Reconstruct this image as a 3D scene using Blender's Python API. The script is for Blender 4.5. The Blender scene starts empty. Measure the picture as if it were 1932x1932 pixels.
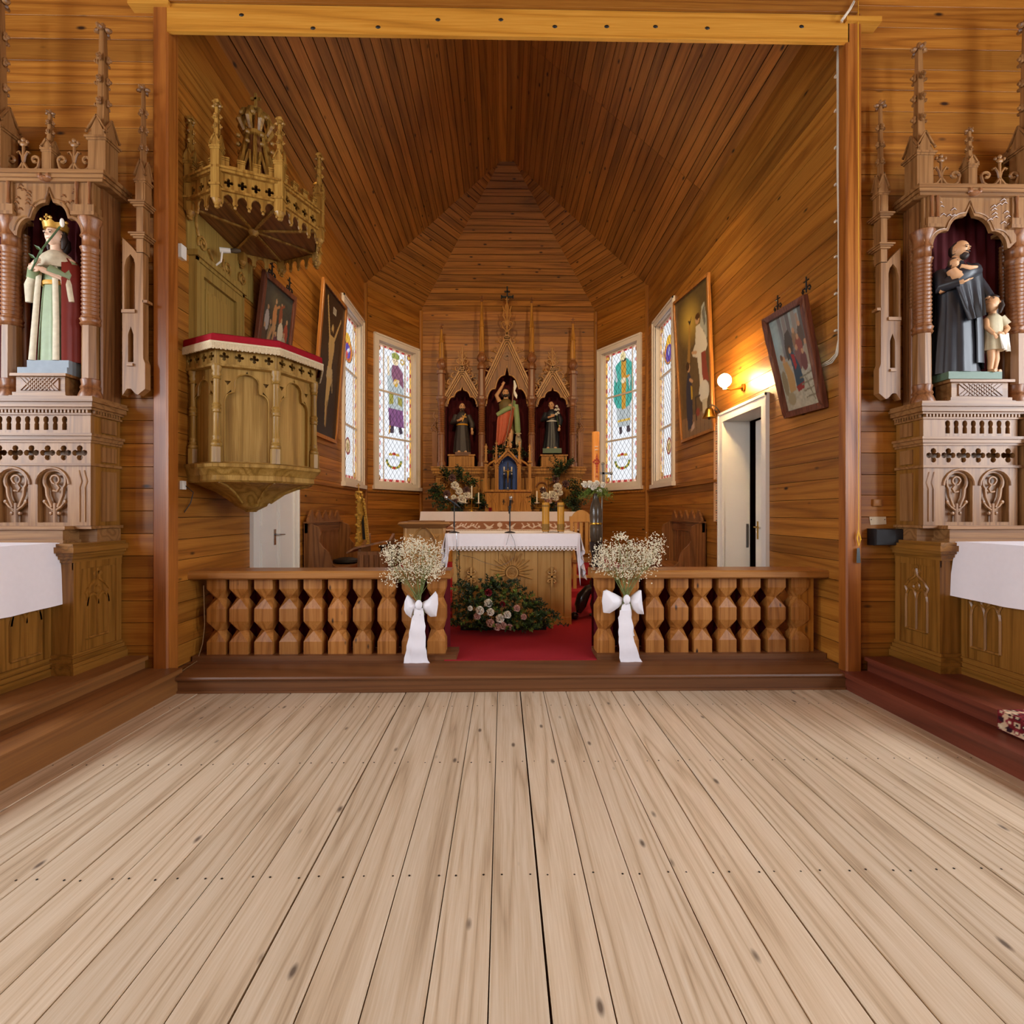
import bpy, math, random
import numpy as np
from mathutils import Vector, Matrix
from mathutils.geometry import tessellate_polygon
random.seed(7)
scene = bpy.context.scene
COL = scene.collection
PI = math.pi
# ------------------------------------------------------------------ camera
CAM_Z = 1.40
YAW = math.radians(1.0)
cam_d = bpy.data.cameras.new('camera'); cam_d.sensor_width = 36; cam_d.lens = 18.0
cam = bpy.data.objects.new('camera', cam_d); COL.objects.link(cam)
cam.location = (0, 0, CAM_Z); cam.rotation_euler = (PI/2, 0, -YAW)
cam_d.clip_start = .05
scene.camera = cam
# ------------------------------------------------------------------ world, exposure
world = bpy.data.worlds.new('world'); scene.world = world; world.use_nodes = True
bg = world.node_tree.nodes['Background']
bg.inputs[0].default_value = (.75, .87, 1, 1); bg.inputs[1].default_value = .6
vs = scene.view_settings
vs.view_transform = 'Standard'; vs.look = 'None'; vs.gamma = 1; vs.use_curve_mapping = False
vs.exposure = 0.12
cy = scene.cycles
cy.max_bounces = 4; cy.diffuse_bounces = 3; cy.adaptive_threshold = .04; cy.use_light_tree = False; cy.glossy_bounces = 2; cy.transmission_bounces = 3; cy.transparent_max_bounces = 4
cy.caustics_reflective = False; cy.caustics_refractive = False
# ------------------------------------------------------------------ large lights
def area(name, loc, rot, sx, sy, power, col):
    d = bpy.data.lights.new(name, 'AREA'); d.shape = 'RECTANGLE'; d.size = sx; d.size_y = sy
    d.energy = power; d.color = col
    o = bpy.data.objects.new(name, d); COL.objects.link(o); o.location = loc; o.rotation_euler = rot
    return o
def point(name, loc, power, col, r=.05):
    d = bpy.data.lights.new(name, 'POINT'); d.energy = power; d.color = col; d.shadow_soft_size = r
    o = bpy.data.objects.new(name, d); COL.objects.link(o); o.location = loc
    return o
DAY = (.86, .93, 1.0); WARM = (1.0, .70, .34)
# daylight through the nave's side windows (openings are built below in the nave walls)
for s, nm in ((-1, 'north'), (1, 'south')):
    for y, pw in ((1.9, 160), (-1.6, 190), (-5.0, 120)):
        area('nave_window_daylight_' + nm, (s*5.72, y, 2.9), (0, s*PI/2, 0), 2.4, 1.1, pw, DAY)
# nave chandelier lamps
for x, y in ((-1.3, -.4), (1.5, -.4), (.1, -3.6)):
    point('nave_chandelier_light', (x, y, 4.6), 22, (1.0, .76, .44), .12)
# unseen warm fill spots added behind the arch beam to brighten the chancel
def spot(name, loc, target, power, col, ang, blend, r):
    d = bpy.data.lights.new(name, 'SPOT'); d.energy = power; d.color = col; d.spot_size = math.radians(ang); d.spot_blend = blend; d.shadow_soft_size = r
    o = bpy.data.objects.new(name, d); COL.objects.link(o); o.location = loc; o.rotation_euler = (Vector(target)-Vector(loc)).to_track_quat('-Z', 'Y').to_euler()
for x in (-1.3, 1.5):
    spot('chancel_fill_spot', (x, 4.45, 5.7), (.1+x*.2, 10.2, 2.0), 390, (1.0, .74, .42), 105, .8, .08)
# ------------------------------------------------------------------ helpers
SY, CY = math.sin(YAW), math.cos(YAW)
def ray(px, py):
    u = (px-966)/966; v = (966-py)/966
    return Vector((SY+u*CY, CY-u*SY, v))
def at(px, py, Y):
    d = ray(px, py); t = Y/d.y; return Vector((d.x*t, Y, CAM_Z+d.z*t))
def atx(px, py, X):
    d = ray(px, py); t = X/d.x; return Vector((X, d.y*t, CAM_Z+d.z*t))
def atz(px, py, Z):
    d = ray(px, py); t = (Z-CAM_Z)/d.z; return Vector((d.x*t, d.y*t, Z))

class MB:
    def __init__(s): s.v = []; s.f = []
    def add(s, vs, fs):
        n = len(s.v); s.v.extend([tuple(p) for p in vs]); s.f.extend([tuple(i+n for i in f) for f in fs]); return s
    def box(s, x0, x1, y0, y1, z0, z1):
        v = [(x, y, z) for z in (z0, z1) for y in (y0, y1) for x in (x0, x1)]
        return s.add(v, [(0,2,3,1),(4,5,7,6),(0,1,5,4),(2,6,7,3),(0,4,6,2),(1,3,7,5)])
    def obox(s, c, U, V, W, a, b, d):
        c, U, V, W = Vector(c), Vector(U).normalized(), Vector(V).normalized(), Vector(W).normalized()
        v = [c+U*(i*a)+V*(j*b)+W*(k*d) for k in (-1,1) for j in (-1,1) for i in (-1,1)]
        return s.add(v, [(0,2,3,1),(4,5,7,6),(0,1,5,4),(2,6,7,3),(0,4,6,2),(1,3,7,5)])
    def bar(s, p, q, w, d, up=(0,0,1)):
        p, q = Vector(p), Vector(q); W = (q-p)
        if W.length < 1e-6: return s
        U = W.cross(Vector(up))
        if U.length < 1e-5: U = W.cross(Vector((1,0,0)))
        V = U.cross(W)
        return s.obox((p+q)/2, U, V, W, w/2, d/2, W.length/2)
    def loft(s, rings, cap=True, close=True):
        n = len(rings[0]); vs = [p for r in rings for p in r]; fs = []
        for i in range(len(rings)-1):
            for j in range(n if close else n-1):
                k = (j+1) % n
                fs.append((i*n+j, i*n+k, (i+1)*n+k, (i+1)*n+j))
        if cap: fs.append(tuple(range(n))[::-1]); fs.append(tuple((len(rings)-1)*n+j for j in range(n)))
        return s.add(vs, fs)
    def lathe(s, prof, c=(0,0,0), seg=12, sx=1, sy=1, rot=0):
        rings = []
        for r, z in prof:
            rings.append([(c[0]+sx*r*math.cos(rot+2*PI*j/seg), c[1]+sy*r*math.sin(rot+2*PI*j/seg), c[2]+z) for j in range(seg)])
        return s.loft(rings)
    def tube(s, pts, r, seg=6, flat=1.0):
        pts = [Vector(p) for p in pts]; n = len(pts)
        rs = r if isinstance(r, (list, tuple)) else [r]*n
        rings = []; N = None
        for i in range(n):
            T = (pts[min(i+1, n-1)]-pts[max(i-1, 0)])
            if T.length < 1e-7: T = Vector((0,0,1))
            T.normalize()
            if N is None:
                N = T.cross(Vector((0,1,0)))
                if N.length < .1: N = T.cross(Vector((1,0,0)))
            N = (N-T*N.dot(T)); N.normalize(); B = T.cross(N)
            rings.append([pts[i]+(N*math.cos(2*PI*j/seg)+B*math.sin(2*PI*j/seg)*flat)*rs[i] for j in range(seg)])
        return s.loft(rings)
    def ell(s, c, r, seg=10, rings=6):
        if not isinstance(r, (list, tuple)): r = (r, r, r)
        prof = [(math.sin(PI*i/rings) if 0 < i < rings else .02, -math.cos(PI*i/rings)) for i in range(rings+1)]
        return s.loft([[(c[0]+r[0]*a*math.cos(2*PI*j/seg), c[1]+r[1]*a*math.sin(2*PI*j/seg), c[2]+r[2]*b) for j in range(seg)] for a, b in prof])
    def plate(s, outer, fn, d0, d1, holes=()):
        """flat outline (a,b) with holes, given thickness d0..d1; fn(a,b,d) -> xyz"""
        loops = [list(outer)]+[list(h) for h in holes]
        tri = tessellate_polygon([[Vector((a, b, 0)) for a, b in L] for L in loops])
        flat = [p for L in loops for p in L]; n = len(flat)
        vs = [fn(a, b, d0) for a, b in flat]+[fn(a, b, d1) for a, b in flat]
        fs = [tuple(t) for t in tri]+[tuple(i+n for i in reversed(t)) for t in tri]
        k = 0
        for L in loops:
            m = len(L)
            for i in range(m):
                j = (i+1) % m; fs.append((k+i, k+j, k+j+n, k+i+n))
            k += m
        return s.add(vs, fs)
    def xf(s, M):
        s.v = [tuple(M @ Vector(p)) for p in s.v]; return s
    def build(s, name, mat, parent=None, sharp=38, kind=None):
        me = bpy.data.meshes.new(name); me.from_pydata(s.v, [], s.f); me.update()
        import bmesh
        bm = bmesh.new(); bm.from_mesh(me); bmesh.ops.recalc_face_normals(bm, faces=bm.faces); bm.to_mesh(me); bm.free()
        if sharp:
            me.polygons.foreach_set('use_smooth', [True]*len(me.polygons)); me.set_sharp_from_angle(angle=math.radians(sharp))
        me.materials.append(mat)
        o = bpy.data.objects.new(name, me); COL.objects.link(o)
        if parent is not None: o.parent = parent
        if kind: o['kind'] = kind
        return o
def tag(o, label, cat=None, group=None, kind=None):
    o['label'] = label
    if cat: o['category'] = cat
    if group: o['group'] = group
    if kind: o['kind'] = kind
    return o
def empty(name, loc=(0,0,0), rz=0):
    o = bpy.data.objects.new(name, None); COL.objects.link(o); o.location = loc; o.rotation_euler = (0,0,rz); o.empty_display_size = .1; return o
def thing(name, label, cat, loc=(0,0,0), rz=0, group=None): return tag(empty(name, loc, rz), label, cat, group)
def copy_tree(o, parent=None):
    c = o.copy(); COL.objects.link(c); c.parent = parent
    for ch in list(o.children): copy_tree(ch, c)
    return c
def part(name, mat, parent, fn, sharp=38, kind=None):
    m = MB(); fn(m); return m.build(name, mat, parent, sharp, kind)
def parts(name, mat, parent, fn, sharp=38):
    """like part(), but every separate piece of the mesh becomes an object of its own"""
    m = MB(); fn(m); up = list(range(len(m.v)))
    def root(i):
        while up[i] != i: up[i] = up[up[i]]; i = up[i]
        return i
    for f in m.f:
        r0 = root(f[0])
        for i in f[1:]: up[root(i)] = r0
    g = {}
    for f in m.f: g.setdefault(root(f[0]), []).append(f)
    out = []
    for fs in g.values():
        ids = sorted({i for f in fs for i in f}); mp_ = {i: k for k, i in enumerate(ids)}
        n = MB(); n.add([m.v[i] for i in ids], [tuple(mp_[i] for i in f) for f in fs]); out.append(n.build(name, mat, parent, sharp))
    return out
# 2-D outlines
def circ(cx, cy, r, n=14, a0=0, a1=2*PI, ry=None):
    ry = r if ry is None else ry
    full = abs(a1-a0-2*PI) < 1e-6
    return [(cx+r*math.cos(a0+(a1-a0)*i/(n if full else n-1)), cy+ry*math.sin(a0+(a1-a0)*i/(n if full else n-1))) for i in range(n)]
def quatrefoil(cx, cy, r, n=5):
    """four lobes round a centre, as one outline; r = overall radius"""
    l = r*.40; d = r*.60; pts = []
    for k in range(4):
        a = k*PI/2
        for i in range(n):
            t = a - PI*.74 + 2*PI*.74*i/(n-1)
            pts.append((cx+d*math.cos(a)+l*math.cos(t), cy+d*math.sin(a)+l*math.sin(t)))
    return pts
def arch(cx, z0, zs, w, kind='ogee', n=6):
    """closed outline of an arch opening: half width w, base z0, springing zs"""
    L = [(cx-w, z0), (cx-w, zs)]; R = []
    if kind == 'round':
        L = [(cx-w, z0)]+[(cx+w*math.cos(PI-PI*i/(2*n)), zs+w*math.sin(PI*i/(2*n))) for i in range(2*n+1)]+[(cx+w, z0)]
        return L
    if kind == 'cusp':       # small shoulder lobe, then large lobe, then ogee tip
        up = []
        for i in range(n+1): t = PI-PI*.55*i/n; up.append((-w+w*.36+w*.36*math.cos(t), zs+w*.55*math.sin(t)))
        x0, y0 = up[-1]
        for i in range(1, n+1): t = PI*1.0-PI*.5*i/n; up.append((x0+w*.02+(-x0-w*.14)*(1+math.cos(t)), zs+w*.52+(w*.52)*math.sin(t)))
        up.append((0, zs+w*1.38))
    elif kind == 'trefoil':
        up = [(-w, zs)]
        for i in range(1, n+1): t = PI-PI*.5*i/n; up.append((-w+w*.42+w*.42*math.cos(t), zs+w*.5*math.sin(t)))
        x0 = -w*.48; y0 = zs+w*.62
        for i in range(n+1): t = PI*1.08-PI*.62*i/n; up.append((x0*.0+ .55*w*math.cos(t), y0+w*.33+w*.5*math.sin(t)))
        up.append((0, zs+w*1.62))
    else:                    # pointed
        up = []
        for i in range(n+1):
            t = i/n; a = t*PI/3; up.append((w-2*w*math.cos(a), zs+2*w*math.sin(a)))
    seq = [(cx+a, b) for a, b in up]
    mir = [(2*cx-a, b) for a, b in reversed(seq) if abs(a-cx) > 1e-6]
    return [(cx-w, z0)]+seq+mir+[(cx+w, z0)]
def XZ(Y, sgn=1): return lambda a, b, d: (a, Y+d, b)
def YZ(X): return lambda a, b, d: (X+d, a, b)
def XYp(Z): return lambda a, b, d: (a, b, Z+d)
# ------------------------------------------------------------------ materials
def nt(name):
    m = bpy.data.materials.new(name); m.use_nodes = True
    t = m.node_tree; b = t.nodes['Principled BSDF']; return m, t, b
def srgb(h):
    if isinstance(h, (tuple, list)): c = [q/255 for q in h]
    else: c = [int(h[i:i+2], 16)/255 for i in (0, 2, 4)]
    return tuple(q/12.92 if q <= .04045 else ((q+.055)/1.055)**2.4 for q in c)+(1,)
def plain(name, col, rough=.5, metal=0, bump=0, bscale=60, var=.08, spec=.5, **kw):
    m, t, b = nt(name); N, L = t.nodes.new, t.links.new
    c = srgb(col); tc = N('ShaderNodeTexCoord'); no = N('ShaderNodeTexNoise'); no.inputs['Scale'].default_value = bscale
    no.inputs['Detail'].default_value = 3
    L(tc.outputs['Object'], no.inputs['Vector'])
    mx = N('ShaderNodeMix'); mx.data_type = 'RGBA'
    mx.inputs['A'].default_value = tuple(q*(1-var*2) for q in c[:3])+(1,); mx.inputs['B'].default_value = tuple(min(1, q*(1+var)) for q in c[:3])+(1,)
    L(no.outputs['Fac'], mx.inputs['Factor']); L(mx.outputs['Result'], b.inputs['Base Color'])
    b.inputs['Roughness'].default_value = rough; b.inputs['Metallic'].default_value = metal; b.inputs['Specular IOR Level'].default_value = spec
    if bump:
        bp = N('ShaderNodeBump'); bp.inputs['Strength'].default_value = bump; bp.inputs['Distance'].default_value = .004
        L(no.outputs['Fac'], bp.inputs['Height']); L(bp.outputs['Normal'], b.inputs['Normal'])
    for k, v in kw.items(): b.inputs[k.replace('_', ' ')].default_value = v
    return m
def wood(name, light, mid, dark, axis='X', freq=1.0, rough=.38, knots=.5, knotcol='2a1408', vary=.25, bump=.12, coat=0, spec=.5, ring=.36):
    m, t, b = nt(name); N, L = t.nodes.new, t.links.new
    tc = N('ShaderNodeTexCoord'); oi = N('ShaderNodeObjectInfo')
    off = N('ShaderNodeVectorMath'); off.operation = 'SCALE'; off.inputs['Scale'].default_value = 37.0
    cmb = N('ShaderNodeCombineXYZ')
    for i, k in enumerate((1.0, .73, .41)):
        mm = N('ShaderNodeMath'); mm.operation = 'MULTIPLY'; mm.inputs[1].default_value = k; L(oi.outputs['Random'], mm.inputs[0]); L(mm.outputs[0], cmb.inputs[i])
    L(cmb.outputs[0], off.inputs[0])
    add = N('ShaderNodeVectorMath'); L(tc.outputs['Object'], add.inputs[0]); L(off.outputs[0], add.inputs[1])
    i = 'XYZ'.index(axis)
    def mp(along, across):
        q = N('ShaderNodeMapping'); sc = [across*freq]*3; sc[i] = along*freq; q.inputs['Scale'].default_value = sc
        L(add.outputs[0], q.inputs['Vector']); return q
    # slow waviness along the board, warped so the figure swirls round the knots
    w1 = N('ShaderNodeTexNoise'); w1.inputs['Scale'].default_value = 1; w1.inputs['Detail'].default_value = 1.5; L(mp(.16, 4.0).outputs[0], w1.inputs['Vector'])
    rings = N('ShaderNodeMath'); rings.operation = 'MULTIPLY'; rings.inputs[1].default_value = 17; L(w1.outputs['Fac'], rings.inputs[0])
    fr = N('ShaderNodeMath'); fr.operation = 'PINGPONG'; fr.inputs[1].default_value = 1; L(rings.outputs[0], fr.inputs[0])
    fine = N('ShaderNodeTexNoise'); fine.inputs['Scale'].default_value = 1; fine.inputs['Detail'].default_value = 4; L(mp(3, 110).outputs[0], fine.inputs['Vector'])
    pw_ = N('ShaderNodeMath'); pw_.operation = 'POWER'; pw_.inputs[1].default_value = 2.6; L(fr.outputs[0], pw_.inputs[0])
    mixg = N('ShaderNodeMath'); mixg.operation = 'MULTIPLY_ADD'; mixg.inputs[1].default_value = ring; L(pw_.outputs[0], mixg.inputs[0])
    f2 = N('ShaderNodeMath'); f2.operation = 'MULTIPLY'; f2.inputs[1].default_value = .62; L(fine.outputs['Fac'], f2.inputs[0]); L(f2.outputs[0], mixg.inputs[2])
    rp = N('ShaderNodeValToRGB'); e = rp.color_ramp.elements
    e[0].position = .15; e[0].color = srgb(light); e[1].position = .92; e[1].color = srgb(dark)
    k = e.new(.45); k.color = srgb(mid); L(mixg.outputs[0], rp.inputs[0])
    # knots
    vo = N('ShaderNodeTexVoronoi'); vo.inputs['Scale'].default_value = 1; vo.inputs['Randomness'].default_value = 1; L(mp(2.6, 6.5).outputs[0], vo.inputs['Vector'])
    kr = N('ShaderNodeValToRGB'); kr.color_ramp.elements[0].position = .05; kr.color_ramp.elements[0].color = (1,1,1,1)
    kr.color_ramp.elements[1].position = .13; kr.color_ramp.elements[1].color = (0,0,0,1); L(vo.outputs['Distance'], kr.inputs[0])
    sep = N('ShaderNodeSeparateColor'); L(vo.outputs['Color'], sep.inputs[0])
    gt = N('ShaderNodeMath'); gt.operation = 'GREATER_THAN'; gt.inputs[1].default_value = 1-knots; L(sep.outputs[0], gt.inputs[0])
    km = N('ShaderNodeMath'); km.operation = 'MULTIPLY'; L(kr.outputs[0], km.inputs[0]); L(gt.outputs[0], km.inputs[1])
    mk = N('ShaderNodeMix'); mk.data_type = 'RGBA'; mk.inputs['B'].default_value = srgb(knotcol); L(km.outputs[0], mk.inputs['Factor']); L(rp.outputs[0], mk.inputs['A'])
    # board-to-board variation
    hs = N('ShaderNodeHueSaturation'); mr = N('ShaderNodeMapRange'); mr.inputs['To Min'].default_value = 1-vary; mr.inputs['To Max'].default_value = 1+vary*.7
    L(oi.outputs['Random'], mr.inputs['Value']); L(mr.outputs[0], hs.inputs['Value']); L(mk.outputs['Result'], hs.inputs['Color'])
    L(hs.outputs[0], b.inputs['Base Color'])
    b.inputs['Roughness'].default_value = rough; b.inputs['Specular IOR Level'].default_value = spec
    if bump >= .2:
        bp = N('ShaderNodeBump'); bp.inputs['Strength'].default_value = bump; bp.inputs['Distance'].default_value = .003
        L(mixg.outputs[0], bp.inputs['Height']); L(bp.outputs['Normal'], b.inputs['Normal'])
    return m
def attr_mat(name, rough=.5, emit=0, spec=.4, coat=0, base=1):
    m, t, b = nt(name); a = t.nodes.new('ShaderNodeAttribute'); a.attribute_name = 'Col'
    (t.links.new(a.outputs['Color'], b.inputs['Base Color']) if base == 1 else setattr(b.inputs['Base Color'], 'default_value', (base, base, base, 1))); b.inputs['Roughness'].default_value = rough; b.inputs['Specular IOR Level'].default_value = spec
    if coat: b.inputs['Coat Weight'].default_value = coat; b.inputs['Coat Roughness'].default_value = .15
    if emit: t.links.new(a.outputs['Color'], b.inputs['Emission Color']); b.inputs['Emission Strength'].default_value = emit
    return m
M = {}
PINE = ('b3772c', '985c1b', '68390c')
CEIL = ('b87c36', '996326', '643d12')
for ax in 'XYZ':
    M['pine'+ax] = wood('varnished_pine_'+ax, *PINE, axis=ax, knots=.5, rough=.44)
    M['ceil'+ax] = wood('ceiling_pine_'+ax, *CEIL, axis=ax, knots=.75, rough=.42, vary=.22)
    M['oak'+ax] = wood('honey_oak_'+ax, 'a07446', '845a31', '5e3c1c', axis=ax, freq=1.6, knots=0, vary=.06, bump=.08, rough=.42)
    M['dark'+ax] = wood('brown_oak_'+ax, '96653a', '764a27', '4a2a13', axis=ax, freq=1.5, knots=0, vary=.08, bump=.08, rough=.36)
    M['gold'+ax] = wood('shaded_oak_'+ax, '98672a', '7e521b', '57360e', axis=ax, freq=1.7, knots=0, vary=.06, bump=.06, rough=.34, coat=.3)  # side altar flanks and base: same oak, warm shade put into its colour
M['pulpit'] = wood('pulpit_oak', 'b48f4c', '94702f', '684714', axis='Z', freq=1.1, knots=0, vary=.05, bump=.06, rough=.45)
M['canopy'] = wood('gilded_oak', 'bb9247', '93692a', '5e3d12', axis='Z', freq=2, knots=0, vary=.06, bump=.06, rough=.34, coat=.3)
M['walnut'] = wood('carved_walnut', '9c6a42', '7e4c28', '4f2a13', axis='Z', freq=2, knots=0, vary=.06, bump=.06, rough=.38)
M['floor'] = wood('bleached_pine_floor', 'dccbb3', 'cab497', '957b5e', axis='Y', freq=1.4, knots=.5, knotcol='6f5f50', vary=.09, bump=.2, rough=.55, spec=.3, ring=.34)
M['altaroak'] = wood('altar_table_oak', 'c79a5c', 'b98a4a', '99692f', axis='Z', freq=1.2, knots=0, vary=.05, bump=.05, rough=.45, ring=.25)
M['gold2'] = wood('bright_golden_oak', 'c68e40', 'a67028', '704612', axis='Z', freq=1.7, knots=0, vary=.06, bump=.05, rough=.42)
M['retable'] = wood('retable_oak', '98652f', '7e4f20', '54310f', axis='Z', freq=1.7, knots=0, vary=.06, bump=.05, rough=.5)
M['post'] = wood('varnished_post', 'b3702f', '96551f', '6a3510', axis='Z', knots=.3, coat=.6, rough=.3, vary=.05)
M['beam'] = wood('arch_beam_pine', 'd39a3f', 'c1842c', '96601c', axis='X', knots=.5, vary=.03, rough=.45)
M['baluster'] = wood('baluster_pine', 'bd8344', 'a4682c', '764414', axis='Z', freq=1.5, knots=.5, vary=.16, rough=.42)
M['rail'] = wood('rail_pine', 'b9834a', 'a1692f', '764519', axis='X', freq=1.2, knots=.3, vary=.05, rough=.35, coat=.2)
M['step'] = wood('brown_step_paint', '7d512f', '6e4425', '553219', axis='X', freq=.7, knots=0, vary=.03, bump=.04, rough=.42)
M['stepY'] = wood('brown_side_step', '91602f', '80522a', '643c1a', axis='Y', freq=.7, knots=0, vary=.03, bump=.04, rough=.45)
M['redstep'] = wood('oxblood_step', '7a3b28', '68301f', '4a2014', axis='Y', freq=.7, knots=0, vary=.03, bump=.04, rough=.42)
M['back'] = plain('dark_backing', '3a2412', .9)
M['white'] = plain('white_paint', 'e9e2d6', .42, var=.02, bscale=4)
M['winwhite'] = plain('window_paint', 'e6d8c6', .45, var=.04, bscale=9)
M['carpet'] = plain('red_carpet', 'a42a33', .95, bump=.5, bscale=240, var=.14, spec=.1)
M['redcurtain'] = plain('dark_red_curtain', '5e0f18', .85, var=.12, bscale=20, spec=.2)
M['velvet'] = plain('red_velvet', '96101f', .8, var=.1, bscale=40, spec=.2)
M['maroon'] = plain('maroon_lining', '4a0f14', .8, var=.2, bscale=8, spec=.2)
M['linen'] = plain('white_linen', 'efeaf0', .8, var=.02, bscale=30, spec=.15)
M['lace'] = plain('white_lace', 'efe6e2', .85, var=.03, bscale=60, spec=.1)
M['organza'] = plain('white_organza', 'f4f3fb', .6, var=.02, bscale=30, spec=.2)
M['organza'].node_tree.nodes['Principled BSDF'].inputs['Transmission Weight'].default_value = 0
M['fringe'] = plain('cream_fringe', 'd9c6a4', .85, var=.14, bscale=90, spec=.1)
M['iron'] = plain('black_iron', '14130f', .45, var=.1)
M['blackplastic'] = plain('black_plastic', '17171b', .5, var=.05)
M['chrome'] = plain('steel', 'b9b9bb', .25, metal=1, var=.03)
M['brass'] = plain('brass', 'c79a3c', .28, metal=1, var=.05)
M['gilt'] = plain('gilt', 'cf9f45', .38, metal=.45, var=.25, bscale=70)
M['cable'] = plain('white_cable', 'e2d6c2', .5, var=.03)
M['candle'] = plain('white_candle', 'f3ead8', .5, var=.02)
M['beeswax'] = plain('beeswax', 'c08a1e', .45, var=.12, bscale=14)
M['beeswax2'] = plain('beeswax_band', '8d6a24', .6, var=.3, bscale=80)
M['skin'] = plain('painted_skin', 'd9a576', .5, var=.05)
M['skinpale'] = plain('painted_pale_skin', 'e6bfa2', .45, var=.04)
M['hairdark'] = plain('dark_hair', '2c1c12', .6, var=.15)
M['hairbrown'] = plain('brown_hair', '4a2f19', .6, var=.15)
M['robeblack'] = plain('black_robe', '26272d', .4, var=.15, bscale=16)
M['robebrown'] = plain('dark_brown_habit', '3a302b', .55, var=.15, bscale=16)
M['robegreen'] = plain('pale_green_tunic', '8a9a72', .5, var=.12, bscale=22)
M['ermine'] = plain('ermine_trim', 'cfc1a4', .6, var=.16, bscale=34)
M['cape'] = plain('crimson_cape', '7d2219', .5, var=.1, bscale=9)
M['bluegrey'] = plain('blue_grey_plinth', '87919a', .6, var=.1, bscale=20)
M['greenplinth'] = plain('green_plinth', '5a715c', .5, var=.08)
M['shirt'] = plain('cream_shirt', 'c9bb98', .6, var=.08)
M['ochre'] = plain('ochre', 'd59a2b', .5, var=.06)
M['salmon'] = plain('salmon_drape', 'c8613f', .55, var=.1, bscale=14)
M['olive'] = plain('olive_tunic', '6f5a2c', .6, var=.14, bscale=14)
M['palegreen'] = plain('pale_green_drape', '8fa56d', .55, var=.1, bscale=14)
M['leaf'] = plain('green_leaf', '3f5a26', .55, var=.35, bscale=9, Subsurface_Weight=0)
M['leafdark'] = plain('dark_green_leaf', '22361a', .5, var=.35, bscale=9)
M['leaflime'] = plain('yellow_green_leaf', '6f8a34', .55, var=.3, bscale=9)
M['stem'] = plain('pale_green_stem', '7d8a4e', .6, var=.2, bscale=20)
M['petal'] = plain('white_petal', 'f4efe2', .6, var=.06, bscale=40)
M['blush'] = plain('blush_petal', 'dcb0a4', .6, var=.14, bscale=40)
M['mauve'] = plain('dried_mauve_petal', '7a5a55', .7, var=.25, bscale=40)
M['redpetal'] = plain('red_petal', '7a1220', .6, var=.2, bscale=30)
M['gyp'] = plain('cream_blossom', 'f0e8cc', .7, var=.08, bscale=60)
M['blueniche'] = plain('blue_niche', '2c4f9a', .6, var=.1, bscale=20)
M['darkcarved'] = plain('black_carved_wood', '2a1e15', .25, var=.25, bscale=12, Coat_Weight=.5)
M['smoke'] = plain('smoky_glass', '54483a', .2, var=.3, bscale=9)
M['silver'] = plain('dull_silver', '8f8a80', .38, metal=.9, var=.15)
M['paper'] = plain('cream_card', 'd9c7aa', .7, var=.04)
M['plasticwhite'] = plain('white_plastic', 'e8e4da', .4, var=.02)
M['yellowcord'] = plain('yellow_cord', 'd9a21e', .6, var=.05)
M['bluetag'] = plain('blue_grey_tag', '4a5358', .5, var=.1)
M['picframe'] = wood('mahogany_frame', '7d4a36', '613424', '3d1e14', axis='Z', freq=2, knots=0, vary=.05, rough=.3, coat=.5)
M['orangeframe'] = wood('orange_pine_frame', 'b87a34', '9c5f22', '6d3c12', axis='Z', freq=2, knots=0, vary=.04, rough=.4)
M['paint'] = attr_mat('oil_paint', .38, coat=.25)
M['glass'] = attr_mat('stained_glass', .15, emit=.9, base=.1)
M['glass'].cycles.emission_sampling = 'NONE'
M['tapestry'] = attr_mat('woven_cloth', .9, spec=.1)
M['lead'] = plain('lead_came', '3b3a38', .5, var=.1)
M['yellowdoor'] = wood('ochre_door', 'a98b45', '927537', '755a26', axis='Z', freq=1.4, knots=0, vary=.04, rough=.45)
def emitter(name, col, s):
    m, t, b = nt(name); b.inputs['Emission Color'].default_value = srgb(col); b.inputs['Emission Strength'].default_value = s; b.inputs['Base Color'].default_value = srgb(col); return m
M['bulb'] = emitter('lit_bulb', (255, 212, 150), 260)
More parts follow.
